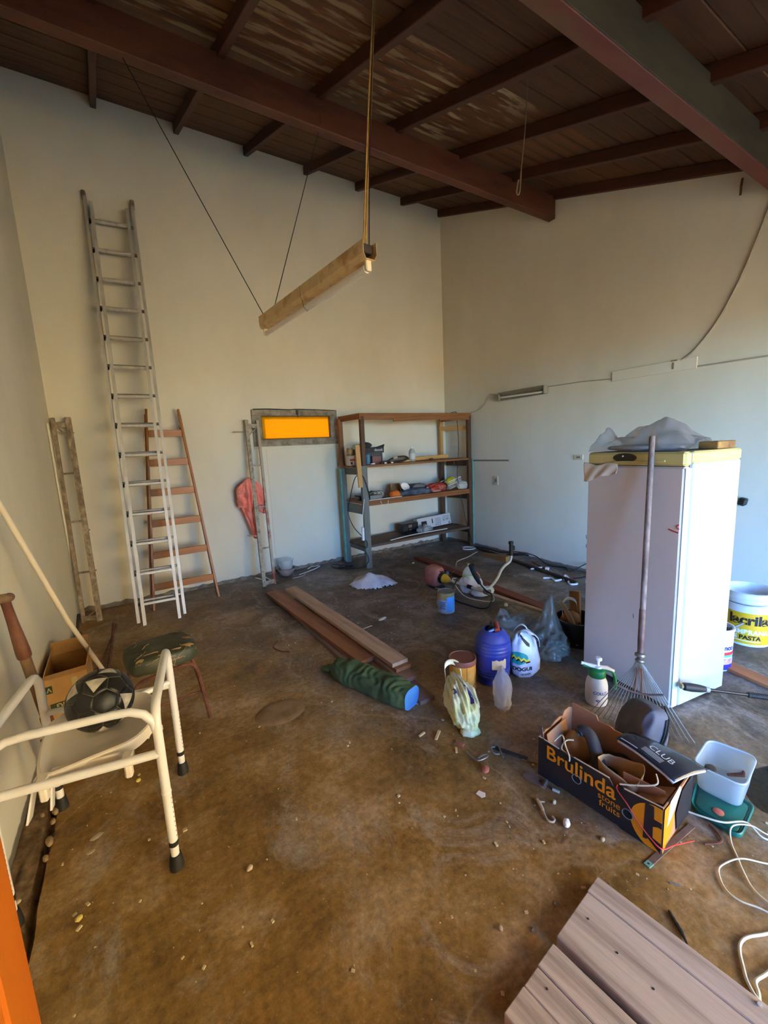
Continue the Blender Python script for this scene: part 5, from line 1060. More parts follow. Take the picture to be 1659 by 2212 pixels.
def ydecal(a0, a1, b0, b1, m, name):
    mb = MB(); mb.grid(lambda u, v: O + rt*(a0+(a1-a0)*u) + sd2*(b0+(b1-b0)*v + .012*sin(u*3)), 12, 5); part(t, name, drape(mb, bv, vd, .002), m)
ydecal(-.05,.085,.028,.052,mat('navy_stripe', (50,44,112), rough=.5),'printed_stripe')
ydecal(-.03,.01,-.05,-.035,bpy.data.materials['navy_stripe'],'printed_mark')
hb_ = O + rt*-.165 + V((0,0,.055))
part(t, 'handle', ribbon([hb_ + sd2*-.05 + V((0,0,-.03)), hb_ + sd2*-.045 - rt*.04 + V((0,0,.03)), hb_ - rt*.055 + V((0,0,.05)), hb_ + sd2*.05 - rt*.035 + V((0,0,.03)), hb_ + sd2*.055 + V((0,0,-.035))], (.03,.045), .0015, V((.3,.3,.9))), M_ybag, smooth='all')
mb = MB().blob(R @ V((.175,0,0)) + V((1.487,1.672,.055)), (.035,.045,.03), 22, .35, 2.6, 3, R, zmin=.003); part(t, 'knotted_end', mb, M_ybag, smooth='all')
# clear bag leaning on the barrel
M_film = film('clear_film', (206,206,212), .45, .12, .1)
mb = MB(); bm_ = MB().blob((0,0,0), (1,1,1), 41, .22, 2.6, 4); R = frame3(V((.62,.60,.42)), (0,0,1))
for p in bm_.v: q = R @ V((p.x*.135, p.y*.05*(1-.45*sm(.2,1,p.x)+.3*sm(-.5,-1,p.x)), p.z*.038)) + V((1.775,1.625,.085)); q.z = max(q.z, .003); mb.v.append(q)
mb.f = bm_.f; solo('clear_bag', mb, M_film, 'crinkled clear plastic bag leaning on the front of the blue barrel', 'bag', smooth='all')
# grey-brown translucent sheeting heap behind
M_sheet = film('dusty_sheeting', (150,142,130), .55, .2, .25)
t = thing('plastic_sheeting', 'heap of dusty clear plastic sheeting behind the printed carrier bag', 'sheeting', (2.4,1.98,0))
def sheet(c, rad, seed, amp, fr, pull=None, ph=0):
    mb = MB(); c = V(c); bm_ = MB().blob((0,0,0), (1,1,1), seed, amp, fr, 5); off = V((seed*1.9, seed*.7, 2))
    for p in bm_.v:
        k = 1 + .16*(1-2*abs(noise.noise(p*3.3+off)))
        q = V((p.x*rad[0]*k, p.y*rad[1]*k, max(0, p.z*.8+.2)*rad[2]*k))
        if pull:
            d2 = ((q.x-pull[0])**2+(q.y-pull[1])**2)/(pull[2]**2); q.z += ph*math.exp(-d2*2.2)*max(0, p.z+.3)*(1+.5*noise.noise(p*5+off))
        if q.z < .02: q.x *= 1.06; q.y *= 1.06
        mb.v.append(c + V((q.x, q.y, max(.003+.004*abs(noise.noise(p*7+off)), q.z))))
    mb.f = bm_.f; return mb
part(t, 'left_fold', sheet((2.20,2.00,0), (.20,.15,.13), 3, .25, 1.9, (-.05,.03,.10), .07), M_sheet, smooth='all')
part(t, 'rear_fold', sheet((2.46,2.13,0), (.19,.13,.15), 5, .28, 2.1, (-.13,.0,.09), .08), M_sheet, smooth='all')
part(t, 'peak_fold', sheet((2.50,1.88,0), (.14,.14,.16), 9, .26, 2.2, (.05,-.01,.085), .14), M_sheet, smooth='all')
# black bucket, handle, timber and white bag beside the fridge
t = thing('black_bucket', 'black plastic bucket half hidden behind the left of the fridge', 'bucket', (2.79,1.80,0)); cc = (2.79,1.80,0)
part(t, 'body', MB().lathe([(.12,.002),(.155,.19),(.162,.195),(.162,.205),(.150,.205),(.146,.19),(.114,.012),(0,.01)], cc, 36), M_blackp, smooth=True)
solo('tool_handle', MB().tube(spline([(2.70,1.74,.03),(2.69,1.76,.16),(2.66,1.82,.30),(2.64,1.86,.345)], 4), .019, 10), mat('pale_ash_handle', (150,126,92), (178,152,112), 8, (1,1,.2), .6), 'pale wooden tool handle standing in the black bucket', 'handle', smooth=True)
board(None, 'timber_post', (2.87,1.86,.02), (2.90,1.90,.36), .075, .05, M_pine if False else mat('brown_timber', (142,98,58), (166,120,76), 6, (.15,1,1), .7), (-1,-.4,0), .003, 'brown timber end standing in the black bucket by the fridge', 'timber')
t = thing('white_handle_bag', 'white bag handle hanging over the rim of the black bucket', 'bag', (2.78,1.86,.2)); part(t, 'loop', ribbon([(2.73,1.88,.20),(2.73,1.89,.29),(2.77,1.87,.335),(2.82,1.84,.31),(2.83,1.83,.24)], .035, .002, (.8,.6,.3)), M_bagw, smooth='all'); part(t, 'bundle', MB().blob((2.79,1.86,.17), (.07,.06,.05), 44, .25, 2, 3), M_cardin, smooth='all')

# ================================================================ fridge and the things on it
M_fr = mat('white_fridge_enamel', (196,204,206), (188,196,199), 1.6, (1,1,1), .32); M_frd = mat('aged_fridge_door', (226,216,212), (216,206,204), 2.2, (1,1,.5), .4)
M_cap = mat('yellowed_fridge_cap', (222,208,140), (212,196,126), 3, rough=.45)
a_, c_ = V((.145,.9894,0)), V((.9894,-.145,0)); A0 = V((2.43,.995,0)); RF = Matrix((a_, c_*-1, V((0,0,1)))).transposed(); RF = Matrix((c_, a_, V((0,0,1)))).transposed()
def fz(u, v, z): return A0 + a_*u + c_*v + V((0,0,z))     # u along the door, v into the body
t = thing('fridge', 'tall white fridge with a yellowed top strip standing on the right', 'fridge', tuple(fz(.295,.25,0)))
def fbox(u0, u1, v0, v1, z0, z1, ch): return MB().cbox(fz((u0+u1)/2, (v0+v1)/2, (z0+z1)/2), (v1-v0, u1-u0, z1-z0), RF, ch)
part(t, 'body', fbox(.004,.586,.075,.50,.015,1.392,.006), M_fr)
part(t, 'top_cap', fbox(.002,.588,.075,.502,1.392,1.455,.010), M_cap, 'yellowed top strip')
part(t, 'worktop', fbox(.05,.57,.02,.40,1.4555,1.4575,.0005), mat('dark_top_sheet', (62,58,54), rough=.6), 'dark sheet on top')
part(t, 'gasket', fbox(.012,.578,.058,.078,.03,1.45,0), mat('grey_gasket', (120,132,146), rough=.7), 'grey door gasket')
door_ = part(t, 'door', fbox(0,.59,0,.058,.02,1.378,.012), M_frd, 'fridge door')
cap_ = part(t, 'door_cap', fbox(0,.59,-.001,.058,1.380,1.456,.012), M_cap, 'yellowed door top strip')
mb = MB(); n = 28; mb.v = [fz(.335 + .075*cos(2*pi*k/n), -.0028, 1.425 + .026*sin(2*pi*k/n)) for k in range(n)] + [fz(.335, -.0028, 1.425)]; mb.f = [(n, k, (k+1) % n) for k in range(n)]
part(cap_, 'handle_recess', mb, mat('dark_recess', (44,40,34), rough=.5), 'dark oval handle recess')
part(cap_, 'handle_bar', MB().tube(spline([fz(.42,-.004,1.396), fz(.34,-.016,1.402), fz(.24,-.014,1.402), fz(.10,-.004,1.408)], 5), .009, 8, flat=.6), M_cap, smooth=True)
part(cap_, 'badge_stud', MB().blob(fz(.345,-.004,1.434), (.005,.005,.005), 1, 0, 1, 2), M_white)
part(door_, 'edge_trim', fbox(-.002,.001,.006,.052,.03,1.37,.0005), mat('cool_white_trim', (222,236,238), rough=.4))
M_red = mat('red_marker', (196,48,56), rough=.6)
part(door_, 'marker_scribble', MB().tube(spline([fz(.065,-.0015,1.045), fz(.04,-.0015,1.038), fz(.012,-.0015,1.032)], 4), .0035, 5).tube(spline([fz(.012,-.0015,1.075), fz(.020,-.0015,1.068), fz(.020,-.0015,1.055), fz(.010,-.0015,1.052)], 4), .003, 5), M_red, 'red marker scribble')
for u, z, m in ((.58,.62,M_white),(.575,.30,M_white),(.585,.92,M_rust),(.584,.86,M_rust),(.24,.5,M_gp)): part(door_, 'scuff', MB().bar(fz(u,-.0014,z), fz(u-.002,-.0014,z-.025), .004, .001, tuple(c_)), m)
for u, v in ((.05,.10),(.54,.10),(.05,.46),(.54,.46)): part(t, 'foot', MB().lathe([(.018,0),(.018,.02)], fz(u, v, 0), 10), M_blackp)
part(t, 'door_wire', MB().tube([fz(.60,-.006,1.381), fz(.3,-.008,1.3815), fz(-.004,-.006,1.381)], .0018, 5), M_cable)
# rag on the top left corner of the door
mb = MB()
def rag(u, v):
    uu = .37 + .235*u; z = 1.388 - v*(.055 + .06*u + .012*sin(u*9)); d_ = .012 + .006*sin(u*15 - v*5)*v**.5 + .02*v*sin(pi*u)*.6; return fz(uu, -d_-.004, z + .008*sin(u*8))
mb.grid(rag, 40, 20).solid(.003); solo('white_rag', mb, mat('pale_rag', (222,208,190), (232,222,206), 9, rough=.9), 'pale rag hanging from the top left corner of the fridge door', 'cloth', smooth='all')
# grey plastic sheet on top
mb = MB(); M_gfilm = film('grey_plastic_film', (176,170,172), .55, .18, .25)
def gf(u, v):
    x = -1 + 2*u; y = -1 + 2*v; uu = .34 - .30*x; vv = .23 + .17*y
    h = .165*max(0, 1-abs(y)**1.2)*(.35 + .65*sm(-1.0,.35,x)*(1-sm(.35,1.02,x)) + .55*(1-sm(-1,-.75,x))) ; h *= 1 + .35*noise.noise(V((x*3, y*3, 5))); h += .018*abs(sin(6*x + 5*y + 3*noise.noise(V((x*2, y*2, 1)))))*(1-max(abs(x), abs(y))**4)
    return fz(uu + .02*noise.noise(V((x*2, y*4, 8))), vv + .03*noise.noise(V((x*4, y*2, 3))), 1.460 + max(.0, h))
mb.grid(gf, 64, 40); solo('grey_plastic_sheet', mb, M_gfilm, 'crumpled translucent grey plastic sheet lying on top of the fridge', 'sheet', smooth='all')
mb = MB().blob(fz(.33,.15,1.478), (.085,.21,.020), 51, .18, 2.4, 4, RF, zmin=1.459); solo('silver_pouch', mb, film('silver_film', (196,200,206), .85, .15, .1), 'shiny clear folded plastic under the grey sheet on the fridge', 'pouch', smooth='all')
solo('wood_block', MB().cbox(fz(.06,.37,1.4575+.021), (.16,.10,.040), RF, .004), mat('stained_pine_block', (178,136,76), (120,80,44), 7, (1,1,1), .7, 0, .42, .66), 'small stained wooden block on the right of the fridge top', 'block')

# ---------------------------------------------------------------- leaf rake leaning on the fridge door
t = thing('leaf_rake', 'rusty fan rake leaning against the fridge door', 'rake', (2.17,1.03,0)); top, tip = V((2.444,1.166,1.543)), V((2.152,1.035,.012)); d = (tip-top).normalized(); LR = (tip-top).length
M_hand = mat('grey_rake_handle', (110,92,86), (150,134,130), 18, (1,1,.3), .65, 0, .35, .7, .2, 30, c3=(96,74,66))
def rk(s_): return top + d*LR*s_
part(t, 'handle', MB().tube([rk(0), rk(.003), rk(.40), rk(.74)], [.011,.0145,.015,.0135], 12), M_hand, smooth=True)
part(t, 'socket', MB().tube([rk(.60), rk(.70), rk(.775)], [.0165,.0165,.013], 12), mat('rusty_socket', (96,70,62), (126,104,98), 14, rough=.6, metal=.2), smooth=True)
part(t, 'collar', MB().tube([rk(.748), rk(.752), rk(.760), rk(.764)], [.016,.026,.026,.016], 14).tube([rk(.768), rk(.772), rk(.778), rk(.782)], [.015,.023,.023,.015], 14), M_aludark, smooth=True)
L0, R0 = V((2.045,1.245,.006)), V((2.262,.808,.006)); acr = (R0-L0).normalized(); nr = d.cross(acr).normalized()
if nr.x > 0: nr = -nr
hub = rk(.77)
mb = MB(); mb.add([rk(.765) + acr*.010, rk(.765) - acr*.010, rk(.80) - acr*.032, rk(.80) + acr*.032], [(0,1,2,3)]).solid(.003); part(t, 'head_plate', mb, M_aludark)
for sg in (-1, 1): part(t, 'brace', MB().tube([rk(.80) + nr*.012 + acr*.01*sg, rk(.90) + nr*.006 + acr*.018*sg], .003, 6), M_rust)
NT = 20
for k in range(NT):
    q = k/(NT-1); e = L0.lerp(R0, q); e = e + V((-.010, -.006, 0))*(1-abs(2*q-1)); s0_ = rk(.785) + acr*(-.014 + .028*q)
    dirv = (e-s0_).normalized(); p1 = e - dirv*.035; tipv = e + nr*.0 + V((-.012,-.006,.0)); tipv.z = .003
    part(t, 'tine', MB().tube([s0_, s0_.lerp(p1,.5), p1 + nr*.004, e + V((0,0,.004)), tipv], .0021, 5), M_aludark)
e0_, e1_ = rk(.785).lerp(L0, .40), rk(.785).lerp(R0, .40)
mid = (e0_+e1_)/2 + d*.02
part(t, 'spreader_bar', MB().tube([e0_ + (e0_-e1_)*.06 + nr*.004, e0_.lerp(mid,.5) + d*.006 + nr*.005, mid + nr*.006, e1_.lerp(mid,.5) + d*.006 + nr*.005, e1_ + (e1_-e0_)*.06 + nr*.004], .010, 8, flat=.45), mat('brown_spreader', (96,76,68), (120,100,92), 16, rough=.6))

# ---------------------------------------------------------------- pressure sprayer
cc = V((2.195,1.285,0)); t = thing('pressure_sprayer', 'white pump sprayer with a green collar and handle beside the rake', 'sprayer', tuple(cc)); M_grn = mat('green_plastic', (18,120,58), rough=.4)
part(t, 'tank', MB().lathe([(.045,.002),(.056,.008),(.060,.03),(.060,.115),(.055,.145),(.043,.172),(.040,.178)], cc, 32), mat('milky_tank', (226,222,212), (214,208,196), 5, rough=.4), smooth=True)
part(t, 'collar', MB().lathe([(.043,.172),(.047,.176),(.047,.208),(.042,.216),(.03,.224),(0,.224)], cc, 28), M_grn, 'green screw collar', True)
rt = V((.62,-.78,0)); 
part(t, 'pump_knob', MB().lathe([(.020,.222),(.020,.236),(.008,.238),(.008,.268),(.019,.272),(.020,.282),(.014,.288),(0,.288)], cc + rt*.005, 18), M_white, smooth=True)
part(t, 'nozzle', MB().tube([cc + V((0,0,.228)), cc - rt*.05 + V((0,0,.235)), cc - rt*.085 + V((0,0,.243))], [.013,.011,.010], 10), M_white, smooth=True); part(t, 'nozzle_collar', MB().tube([cc - rt*.045 + V((0,0,.226)), cc - rt*.075 + V((0,0,.235))], .0125, 10), M_grn)
part(t, 'handle_top', MB().tube([cc + V((0,0,.226)), cc + rt*.05 + V((0,0,.228)), cc + rt*.088 + V((0,0,.212))], [.012,.013,.010], 10), M_white, smooth=True)
part(t, 'handle', MB().tube(spline([cc + rt*.03 + V((0,0,.220)), cc + rt*.078 + V((0,0,.210)), cc + rt*.095 + V((0,0,.165)), cc + rt*.098 + V((0,0,.105))], 5), .0135, 10, flat=.7), M_grn, 'green grip', True)
M_bp = mat('blue_print', (40,52,140), rough=.6); fa = atan2(-.62,-.60)-.55
for s_, sz, z, a in (('COLLIT', .024, .085, 0), ('45', .022, .040, .25)): part(t, 'lettering', text_mb(s_, sz, (0,0,0), (1,0,0), (0,1,0), .0006, 1.0, wrap=cylwrap(cc, .0607, fa+a, z)), M_bp)

# ---------------------------------------------------------------- dark grey soft bin with a strap
cc = V((1.985,.925,0)); t = thing('grey_soft_bin', 'slumped dark grey fabric bin with a black strap behind the fruit box', 'bin', tuple(cc)); M_bin = mat('charcoal_fabric', (84,86,94), (106,108,118), 7, rough=.75, bp=.12)
mb = MB(); bm_ = MB().blob((0,0,0), (1,1,1), 83, .035, 1.3, 5, None, None, False); RBn = Matrix.Rotation(-.50, 3, 'Z') @ Matrix.Rotation(.16, 3, 'Y') @ Matrix.Rotation(.10, 3, 'X')
for p in bm_.v:
    ex = .42; q = V([abs(k)**ex*(1 if k > 0 else -1) for k in p.normalized()])*(.9+.1*p.length); tp = sm(.0,1,q.z)
    q = RBn @ V((q.x*.066*(1-.30*tp) - .012*(1-2*abs(noise.noise(V((q.y*1.8, q.z*1.5, 3)))))*(q.x < 0), q.y*.108*(1-.16*tp), q.z*.140 - .022*q.y*tp)) + cc + V((0,0,.140)); q.z = max(q.z, .002); mb.v.append(q)
mb.f = bm_.f; part(t, 'body', mb, M_bin, smooth='all'); bv = mb.bvh(); vw = V((.86,.5,0)).normalized(); rtb = V((.5,-.86,0))
sp_ = []
for q in range(13):
    f = q/12; h_ = bv.ray_cast(cc - vw*.6 + rtb*(.086 - .02*f - .085*f**3) + V((0,0,.215*(1-f)+.03)), vw)
    if h_[0]: sp_.append(h_[0] - vw*.005)
sp_ = [cc + rtb*.075 + vw*.02 + V((0,0,.262))] + sp_
for o in (0, .011): part(t, 'strap', MB().tube([p + rtb*o + vw*o*.6 for p in sp_], .0042, 6), M_black, 'black strap', True)

# ---------------------------------------------------------------- buckets and timber at the right edge
cc = V((3.785,1.085,0)); t = thing('big_paint_bucket', 'large white bucket with a yellow label by the right wall', 'bucket', tuple(cc)); r0, r1, h = .138, .158, .40; M_bk = mat('white_bucket_plastic', (226,230,232), (214,220,226), 5, rough=.4)
rr = lambda z: r0 + (r1-r0)*z/h
part(t, 'body', MB().lathe([(r0-.006,.001),(r0,.006),(rr(.30),.30),(rr(.30)+.006,.303),(rr(.30)+.006,.309),(rr(.32),.312),(rr(.345),.345),(rr(.345)+.008,.348),(rr(.35)+.008,.356),(rr(.37),.360),(r1,.395),(r1+.005,.40),(r1-.002,.403),(r1-.007,.395),(rr(.33)-.007,.33),(0,.328)], cc, 56), M_bk, smooth=30)
ca = atan2(-cc.y, -cc.x); M_yl = mat('yellow_label', (228,180,30), (216,166,26), 4, rough=.5)
def conewrap(a0, z0): return lambda x, y: cc + V((cos(a0+x/.148)*(rr(z0+y)+.0016), sin(a0+x/.148)*(rr(z0+y)+.0016), z0+y))
mb = MB(); mb.grid(lambda u, v: conewrap(ca-1.25, .022)(u*2.5*.148, v*.235) - V((cos(ca-1.25+u*2.5), sin(ca-1.25+u*2.5), 0))*.0008, 50, 6); part(t, 'label', mb, M_yl, 'yellow label', True)
M_lb = mat('label_black', (28,24,22), rough=.6); M_lw = mat('label_white', (232,232,226), rough=.6)
part(t, 'lettering', text_mb('lacrilar', .098, (0,0,0), (1,0,0), (0,1,0), .004, 1.0, wrap=conewrap(ca-.70, .172)), M_lb)
part(t, 'lettering', text_mb('MEMBRANA', .046, (0,0,0), (1,0,0), (0,1,0), .0022, 1.0, wrap=conewrap(ca-.74, .098)), M_lw)
part(t, 'lettering', text_mb('EN', .046, (0,0,0), (1,0,0), (0,1,0), .0022, 1.0, wrap=conewrap(ca-.74, .056)), M_lw); part(t, 'lettering', text_mb('PASTA', .042, (0,0,0), (1,0,0), (0,1,0), .0018, 1.05, wrap=conewrap(ca-.26, .057)), M_lb)
mb = MB(); mb.grid(lambda u, v: conewrap(ca-.74, .042)(u*.20, v*.006), 16, 2); part(t, 'print_line', mb, M_lw)
mb = MB(); mb.grid(lambda u, v: conewrap(ca-.02+.10*v, .178)(u*(.075-.03*v), v*.075) - V((cos(ca), sin(ca), 0))*.0009, 10, 8); part(t, 'torn_patch', mb, mat('torn_grey', (176,172,166), rough=.9), 'torn grey patch in the label')
part(t, 'wire_handle', MB().tube([cc + V((cos(ca-1.5+.0)*.168, sin(ca-1.5)*.168, .352)) ] + [cc + V((cos(ca+b)*.172, sin(ca+b)*.172, .352-.03*cos(b))) for b in [-1.3+.2*k for k in range(14)]], .003, 6), M_aludark)
cc2 = V((3.20,1.075,0)); t = thing('small_paint_bucket', 'smaller white bucket with a red and blue label behind the fridge', 'bucket', tuple(cc2)); r2 = .098; h2 = .285; ca2 = atan2(-cc2.y,-cc2.x)
part(t, 'body', MB().lathe([(r2*.92,.001),(r2*.95,.006),(r2,h2-.02),(r2+.004,h2-.014),(r2+.004,h2),(r2-.006,h2),(r2-.008,h2-.03),(0,h2-.034)], cc2, 44), M_bk, smooth=30)
part(t, 'contents', MB().lathe([(r2-.010,h2-.028),(0,h2-.026)], cc2, 36), mat('dark_paint', (44,48,66), rough=.5)); 
cw2 = lambda a0, z0: (lambda x, y: cc2 + V((cos(a0+x/r2)*(r2*.955+.05*r2*(z0+y)/h2+.0014), sin(a0+x/r2)*(r2*.955+.05*r2*(z0+y)/h2+.0014), z0+y)))
for z0, z1, m, nm in ((.115,.135,mat('red_band', (206,40,52), rough=.5),'red_band'), (.10,.115,mat('sky_band', (80,176,232), rough=.5),'blue_band'), (.012,.05,mat('navy_band', (44,34,150), rough=.5),'navy_band'), (.05,.09,mat('photo_print', (150,96,112), (214,190,190), 14, rough=.5),'print')):
    mb = MB(); mb.grid(lambda u, v: cw2(ca2-1.6, z0)(u*3.2*r2, v*(z1-z0)), 40, 2); part(t, nm, mb, m, smooth=True)
part(t, 'lettering', text_mb('blanco', .046, (0,0,0), (1,0,0), (0,1,0), .0016, 1.0, wrap=cw2(ca2+.02, .150)), mat('navy_letters', (40,40,130), rough=.6))
part(t, 'stick', MB().tube([cc2 + V((.05,-.05,.25)), cc2 + V((.11,-.11,.30))], .008, 6), M_aludark)
board(None, 'orange_plank', (3.30,1.30,.013), (3.085,.40,.013), .105, .024, wood('orange_brown_plank', (158,98,60), (184,122,80), None, .65), (0,0,1), .003, 'orange-brown plank on the floor to the right of the fridge', 'plank')
# lance with a black grip resting against the fridge side
t = thing('black_lance', 'black tool lance with a ribbed grip lying across the fridge foot', 'lance', (2.70,.83,0)); l0, l1 = V((2.452,.955,.175)), V((2.86,.66,.098)); d = (l1-l0).normalized()
part(t, 'grip', MB().tube([l0, l0 + d*.012, l0 + d*.05, l0 + d*.10, l0 + d*.125], [.010,.021,.023,.020,.016], 12), M_black, smooth=True); part(t, 'grip_tip', MB().tube([l0 - d*.006, l0 + d*.004], .014, 10), mat('tan_tip', (150,130,90), rough=.6))
part(t, 'collar', MB().tube([l0 + d*.125, l0 + d*.145], .015, 12), mat('grey_collar', (150,160,170), rough=.5)); part(t, 'tube', MB().tube([l0 + d*.14, l0 + d*.36], .0085, 10), M_blackp, smooth=True)
part(t, 'ribbed_sleeve', MB().tube([l0 + d*(.35+.006*k) for k in range(30)], [.013 + (.003 if k % 2 else 0) for k in range(30)], 10), M_black)
part(t, 'bracket', MB().tube([l0 + d*.52 + V((0,0,0)), l0 + d*.535 + V((.02,-.01,-.075))], .011, 8).cbox(l0 + d*.535 + V((.02,-.01,-.072)), (.05,.05,.02)), M_blackp)
# the floor stops it: foot block under the sleeve
# ================================================================ fruit box
t = thing('fruit_box', 'open black and orange fruit box full of odds and ends', 'box', (1.64,.88,0)); BA, BB, BC_ = V((1.522,.624,0)), V((1.478,1.132,0)), V((1.816,.662,0))
u_ = (BA-BB).normalized(); LB = (BA-BB).length; v_ = V((-u_.y,u_.x,0)); WB = .295; M_bblk = mat('black_box_print', (30,29,34), (40,39,44), 4, rough=.45); M_bor = mat('orange_box_print', (236,150,24), (226,140,20), 8, rough=.5); M_inn = mat('plain_cardboard', (190,138,98), (170,120,82), 5, rough=.85); M_ivo = mat('raw_card_edge', (206,180,150), rough=.9)
if v_.x < 0: v_ = -v_
def bp(u, v, z): return BB + u_*u + v_*v + V((0,0,z))
def panel(poly, o, ax, ay, th, name, m): return part(t, name, MB().prism(poly, o, ax, ay, th), m)
front = [(0,0),(.10,.0),(.11,.006),(.36,.006),(.37,0),(LB,0),(LB,.196),(.478,.193),(.44,.188),(.375,.181),(.372,.190),(.37,.19),(.355,.166),(.335,.166),(.325,.182),(.318,.190),(.165,.189),(.158,.182),(.150,.183),(.10,.188),(.02,.194),(0,.192)]
front = [(x, z) for x, z in front]; Z = V((0,0,1))
panel(front, bp(0,0,0), u_, Z, .0045, 'front_panel', M_bblk)      # printed side (faces the camera)
panel([(x, z) for x, z in front], bp(0,.0046,0), u_, Z, .0012, 'front_lining', M_inn) if False else None
back = [(0,0),(LB,0),(LB,.19),(.30,.19),(.29,.198),(.20,.198),(.19,.206),(.13,.206),(.12,.23),(0,.236)]
panel(back, bp(0,WB,0), u_, Z, .0045, 'back_panel', M_inn)
endl = [(0,0),(WB,0),(WB,.21),(.26,.226),(.22,.224),(.20,.205),(.17,.212),(.13,.205),(.10,.19),(.06,.198),(.02,.19),(0,.19)]
panel(endl, bp(0,0,0), v_, Z, -.0045, 'end_panel', M_inn); panel([(0,0),(WB,0),(WB,.19),(.2,.185),(.1,.19),(0,.192)], bp(LB-.0045,0,0), v_, Z, .0045, 'end_panel', M_inn)
panel([(0,0),(LB,0),(LB,WB),(0,WB)], bp(0,0,.002), u_, v_, .004, 'base', M_inn)
part(t, 'inner_edge', MB().prism([(x, z) for x, z in ((.001,.001),(LB-.001,.001),(LB-.001,.189),(.38,.176),(.33,.161),(.31,.184),(.02,.187),(.001,.185))], bp(0,.0058,0), u_, Z, .001), M_inn, 'bare inner side of the printed panel')
for a, b in ((bp(0,-.0002,.193), bp(.10,-.0002,.189)), (bp(.17,-.0002,.1895), bp(.318,-.0002,.1905)), (bp(.375,-.0002,.182), bp(LB,-.0002,.196))): part(t, 'torn_edge', MB().bar(a, b, .0062, .003), M_ivo)
tx = lambda s_, size, x, z, bold=.0, sq=1.0, al='LEFT': part(t, 'lettering', text_mb(s_, size, bp(x, -.0055, z), u_, Z, bold, sq, .0004, None, None, None, 0, al), M_bor)
# print is on the outer face of the front panel (prism grows towards -v)
tx('Brulinda', .094, .040, .112, .0014, .98); tx('stone', .040, .366, .079, .0, 1.0, 'RIGHT'); tx('fruits', .040, .366, .046, .0, 1.0, 'RIGHT')
def hole(x, z): 
    part(t, 'hand_hole', MB().lathe([(.0195,0),(.0195,.0012),(0,.0012)], bp(x,-.0046,z), 24, Matrix((u_, Z, -v_)).transposed()), mat('hole_dark', (16,15,15), rough=.9) if 'hole_dark' not in bpy.data.materials else bpy.data.materials['hole_dark'])
    part(t, 'hole_rim', MB().tube([bp(x + .0195*cos(a), -.0052, z + .0195*sin(a)) for a in [2*pi*k/24 for k in range(24)]], .0024, 5, True), M_gp)
hole(.185,.098); hole(.392,.084)
disc = []
for k in range(40):
    a = 2*pi*k/40; x, z = .500 + .098*cos(a), .092 + .098*sin(a); disc.append((min(x, LB-.0005), min(max(z, .002), .19)))
disc = [p for i, p in enumerate(disc) if p != disc[i-1]]
part(t, 'orange_disc', MB().prism(disc, bp(0,-.0047,0), u_, Z, .0006), M_bor)
part(t, 'printed_letter', MB().prism([(.449,.028),(.462,.030),(.466,.038),(.490,.018),(LB,.005),(LB,.045),(.482,.052),(.481,.098),(.497,.108),(LB,.108),(LB,.132),(.484,.132),(.482,.183),(.452,.183)], bp(0,-.0053,0), u_, Z, .0006), M_bblk)
# right end face: orange wrap with a torn white label
part(t, 'orange_wrap', MB().prism([(0,.004),(.075,.045),(.10,.10),(.10,.185),(0,.19)], bp(LB+.0046,0,0), v_, Z, .0006), M_bor); part(t, 'label', MB().prism([(.03,.10),(.07,.115),(.16,.185),(.14,.21),(.05,.195)], bp(LB+.0054,0,0), v_, Z, .0006), mat('white_sticker', (226,224,226), rough=.6), 'torn white sticker')
part(t, 'dark_wrap', MB().prism([(.14,.01),(.29,.01),(.29,.18),(.17,.17),(.12,.10)], bp(LB+.0046,0,0), v_, Z, .0005), M_bblk)
part(t, 'flap', MB().add([bp(LB-.012,.03,.186), bp(LB-.012,.15,.186), bp(LB-.11,.15,.13), bp(LB-.11,.03,.14)], [(0,1,2,3)]).solid(.004), M_inn); part(t, 'flap', MB().add([bp(.012,.04,.19), bp(.012,.20,.20), bp(.035,.20,.10), bp(.035,.04,.09)], [(0,1,2,3)]).solid(.004), M_inn)
part(t, 'inner_flap', MB().add([bp(.30,.04,.19), bp(.30,.17,.20), bp(.335,.17,.06), bp(.335,.04,.06)], [(0,1,2,3)]).solid(.004) if False else MB().cbox(bp(.415,.085,.13), (.15,.004,.12), frame3(u_ + Z*.1)), M_inn)
# contents
mb = MB().tube(spline([bp(.105,.14,.20), bp(.125,.16,.215), bp(.16,.16,.205), bp(.20,.13,.165), bp(.24,.10,.12), bp(.29,.08,.085), bp(.33,.075,.07)], 6), [.020]*3+[.030]*28+[.026]*6, 14, flat=.75); solo('rubber_boot', mb, mat('dark_rubber_boot', (46,42,46), (62,58,62), 8, rough=.6), 'dark curved rubber piece sticking up inside the fruit box', 'rubber', smooth=True)
mb = MB(); kb = [bp(.225,.15,.02), bp(.40,.14,.02), bp(.395,.19,.02), bp(.24,.20,.02)]
def kraft(u, v):
    a = 2*pi*u; cx = abs(cos(a))**.5*(1 if cos(a) > 0 else -1); cy = abs(sin(a))**.5*(1 if sin(a) > 0 else -1); return bp(.30+.018*v + cx*(.075+.006*v), .125 - .025*v + cy*(.045+.012*v) + .004*sin(9*u+5*v), .025 + v*(.165+.020*sin(a*2)+.012*noise.noise(V((u*9, 1, 1)))))
mb.grid(kraft, 44, 14, True).solid(.0015); t2 = thing('kraft_bag', 'open brown paper bag standing in the fruit box', 'bag', tuple(bp(.30,.12,.02))); part(t2, 'paper', mb, mat('kraft_paper', (164,124,82), (182,142,98), 5, rough=.85, bp=.15), smooth='all')
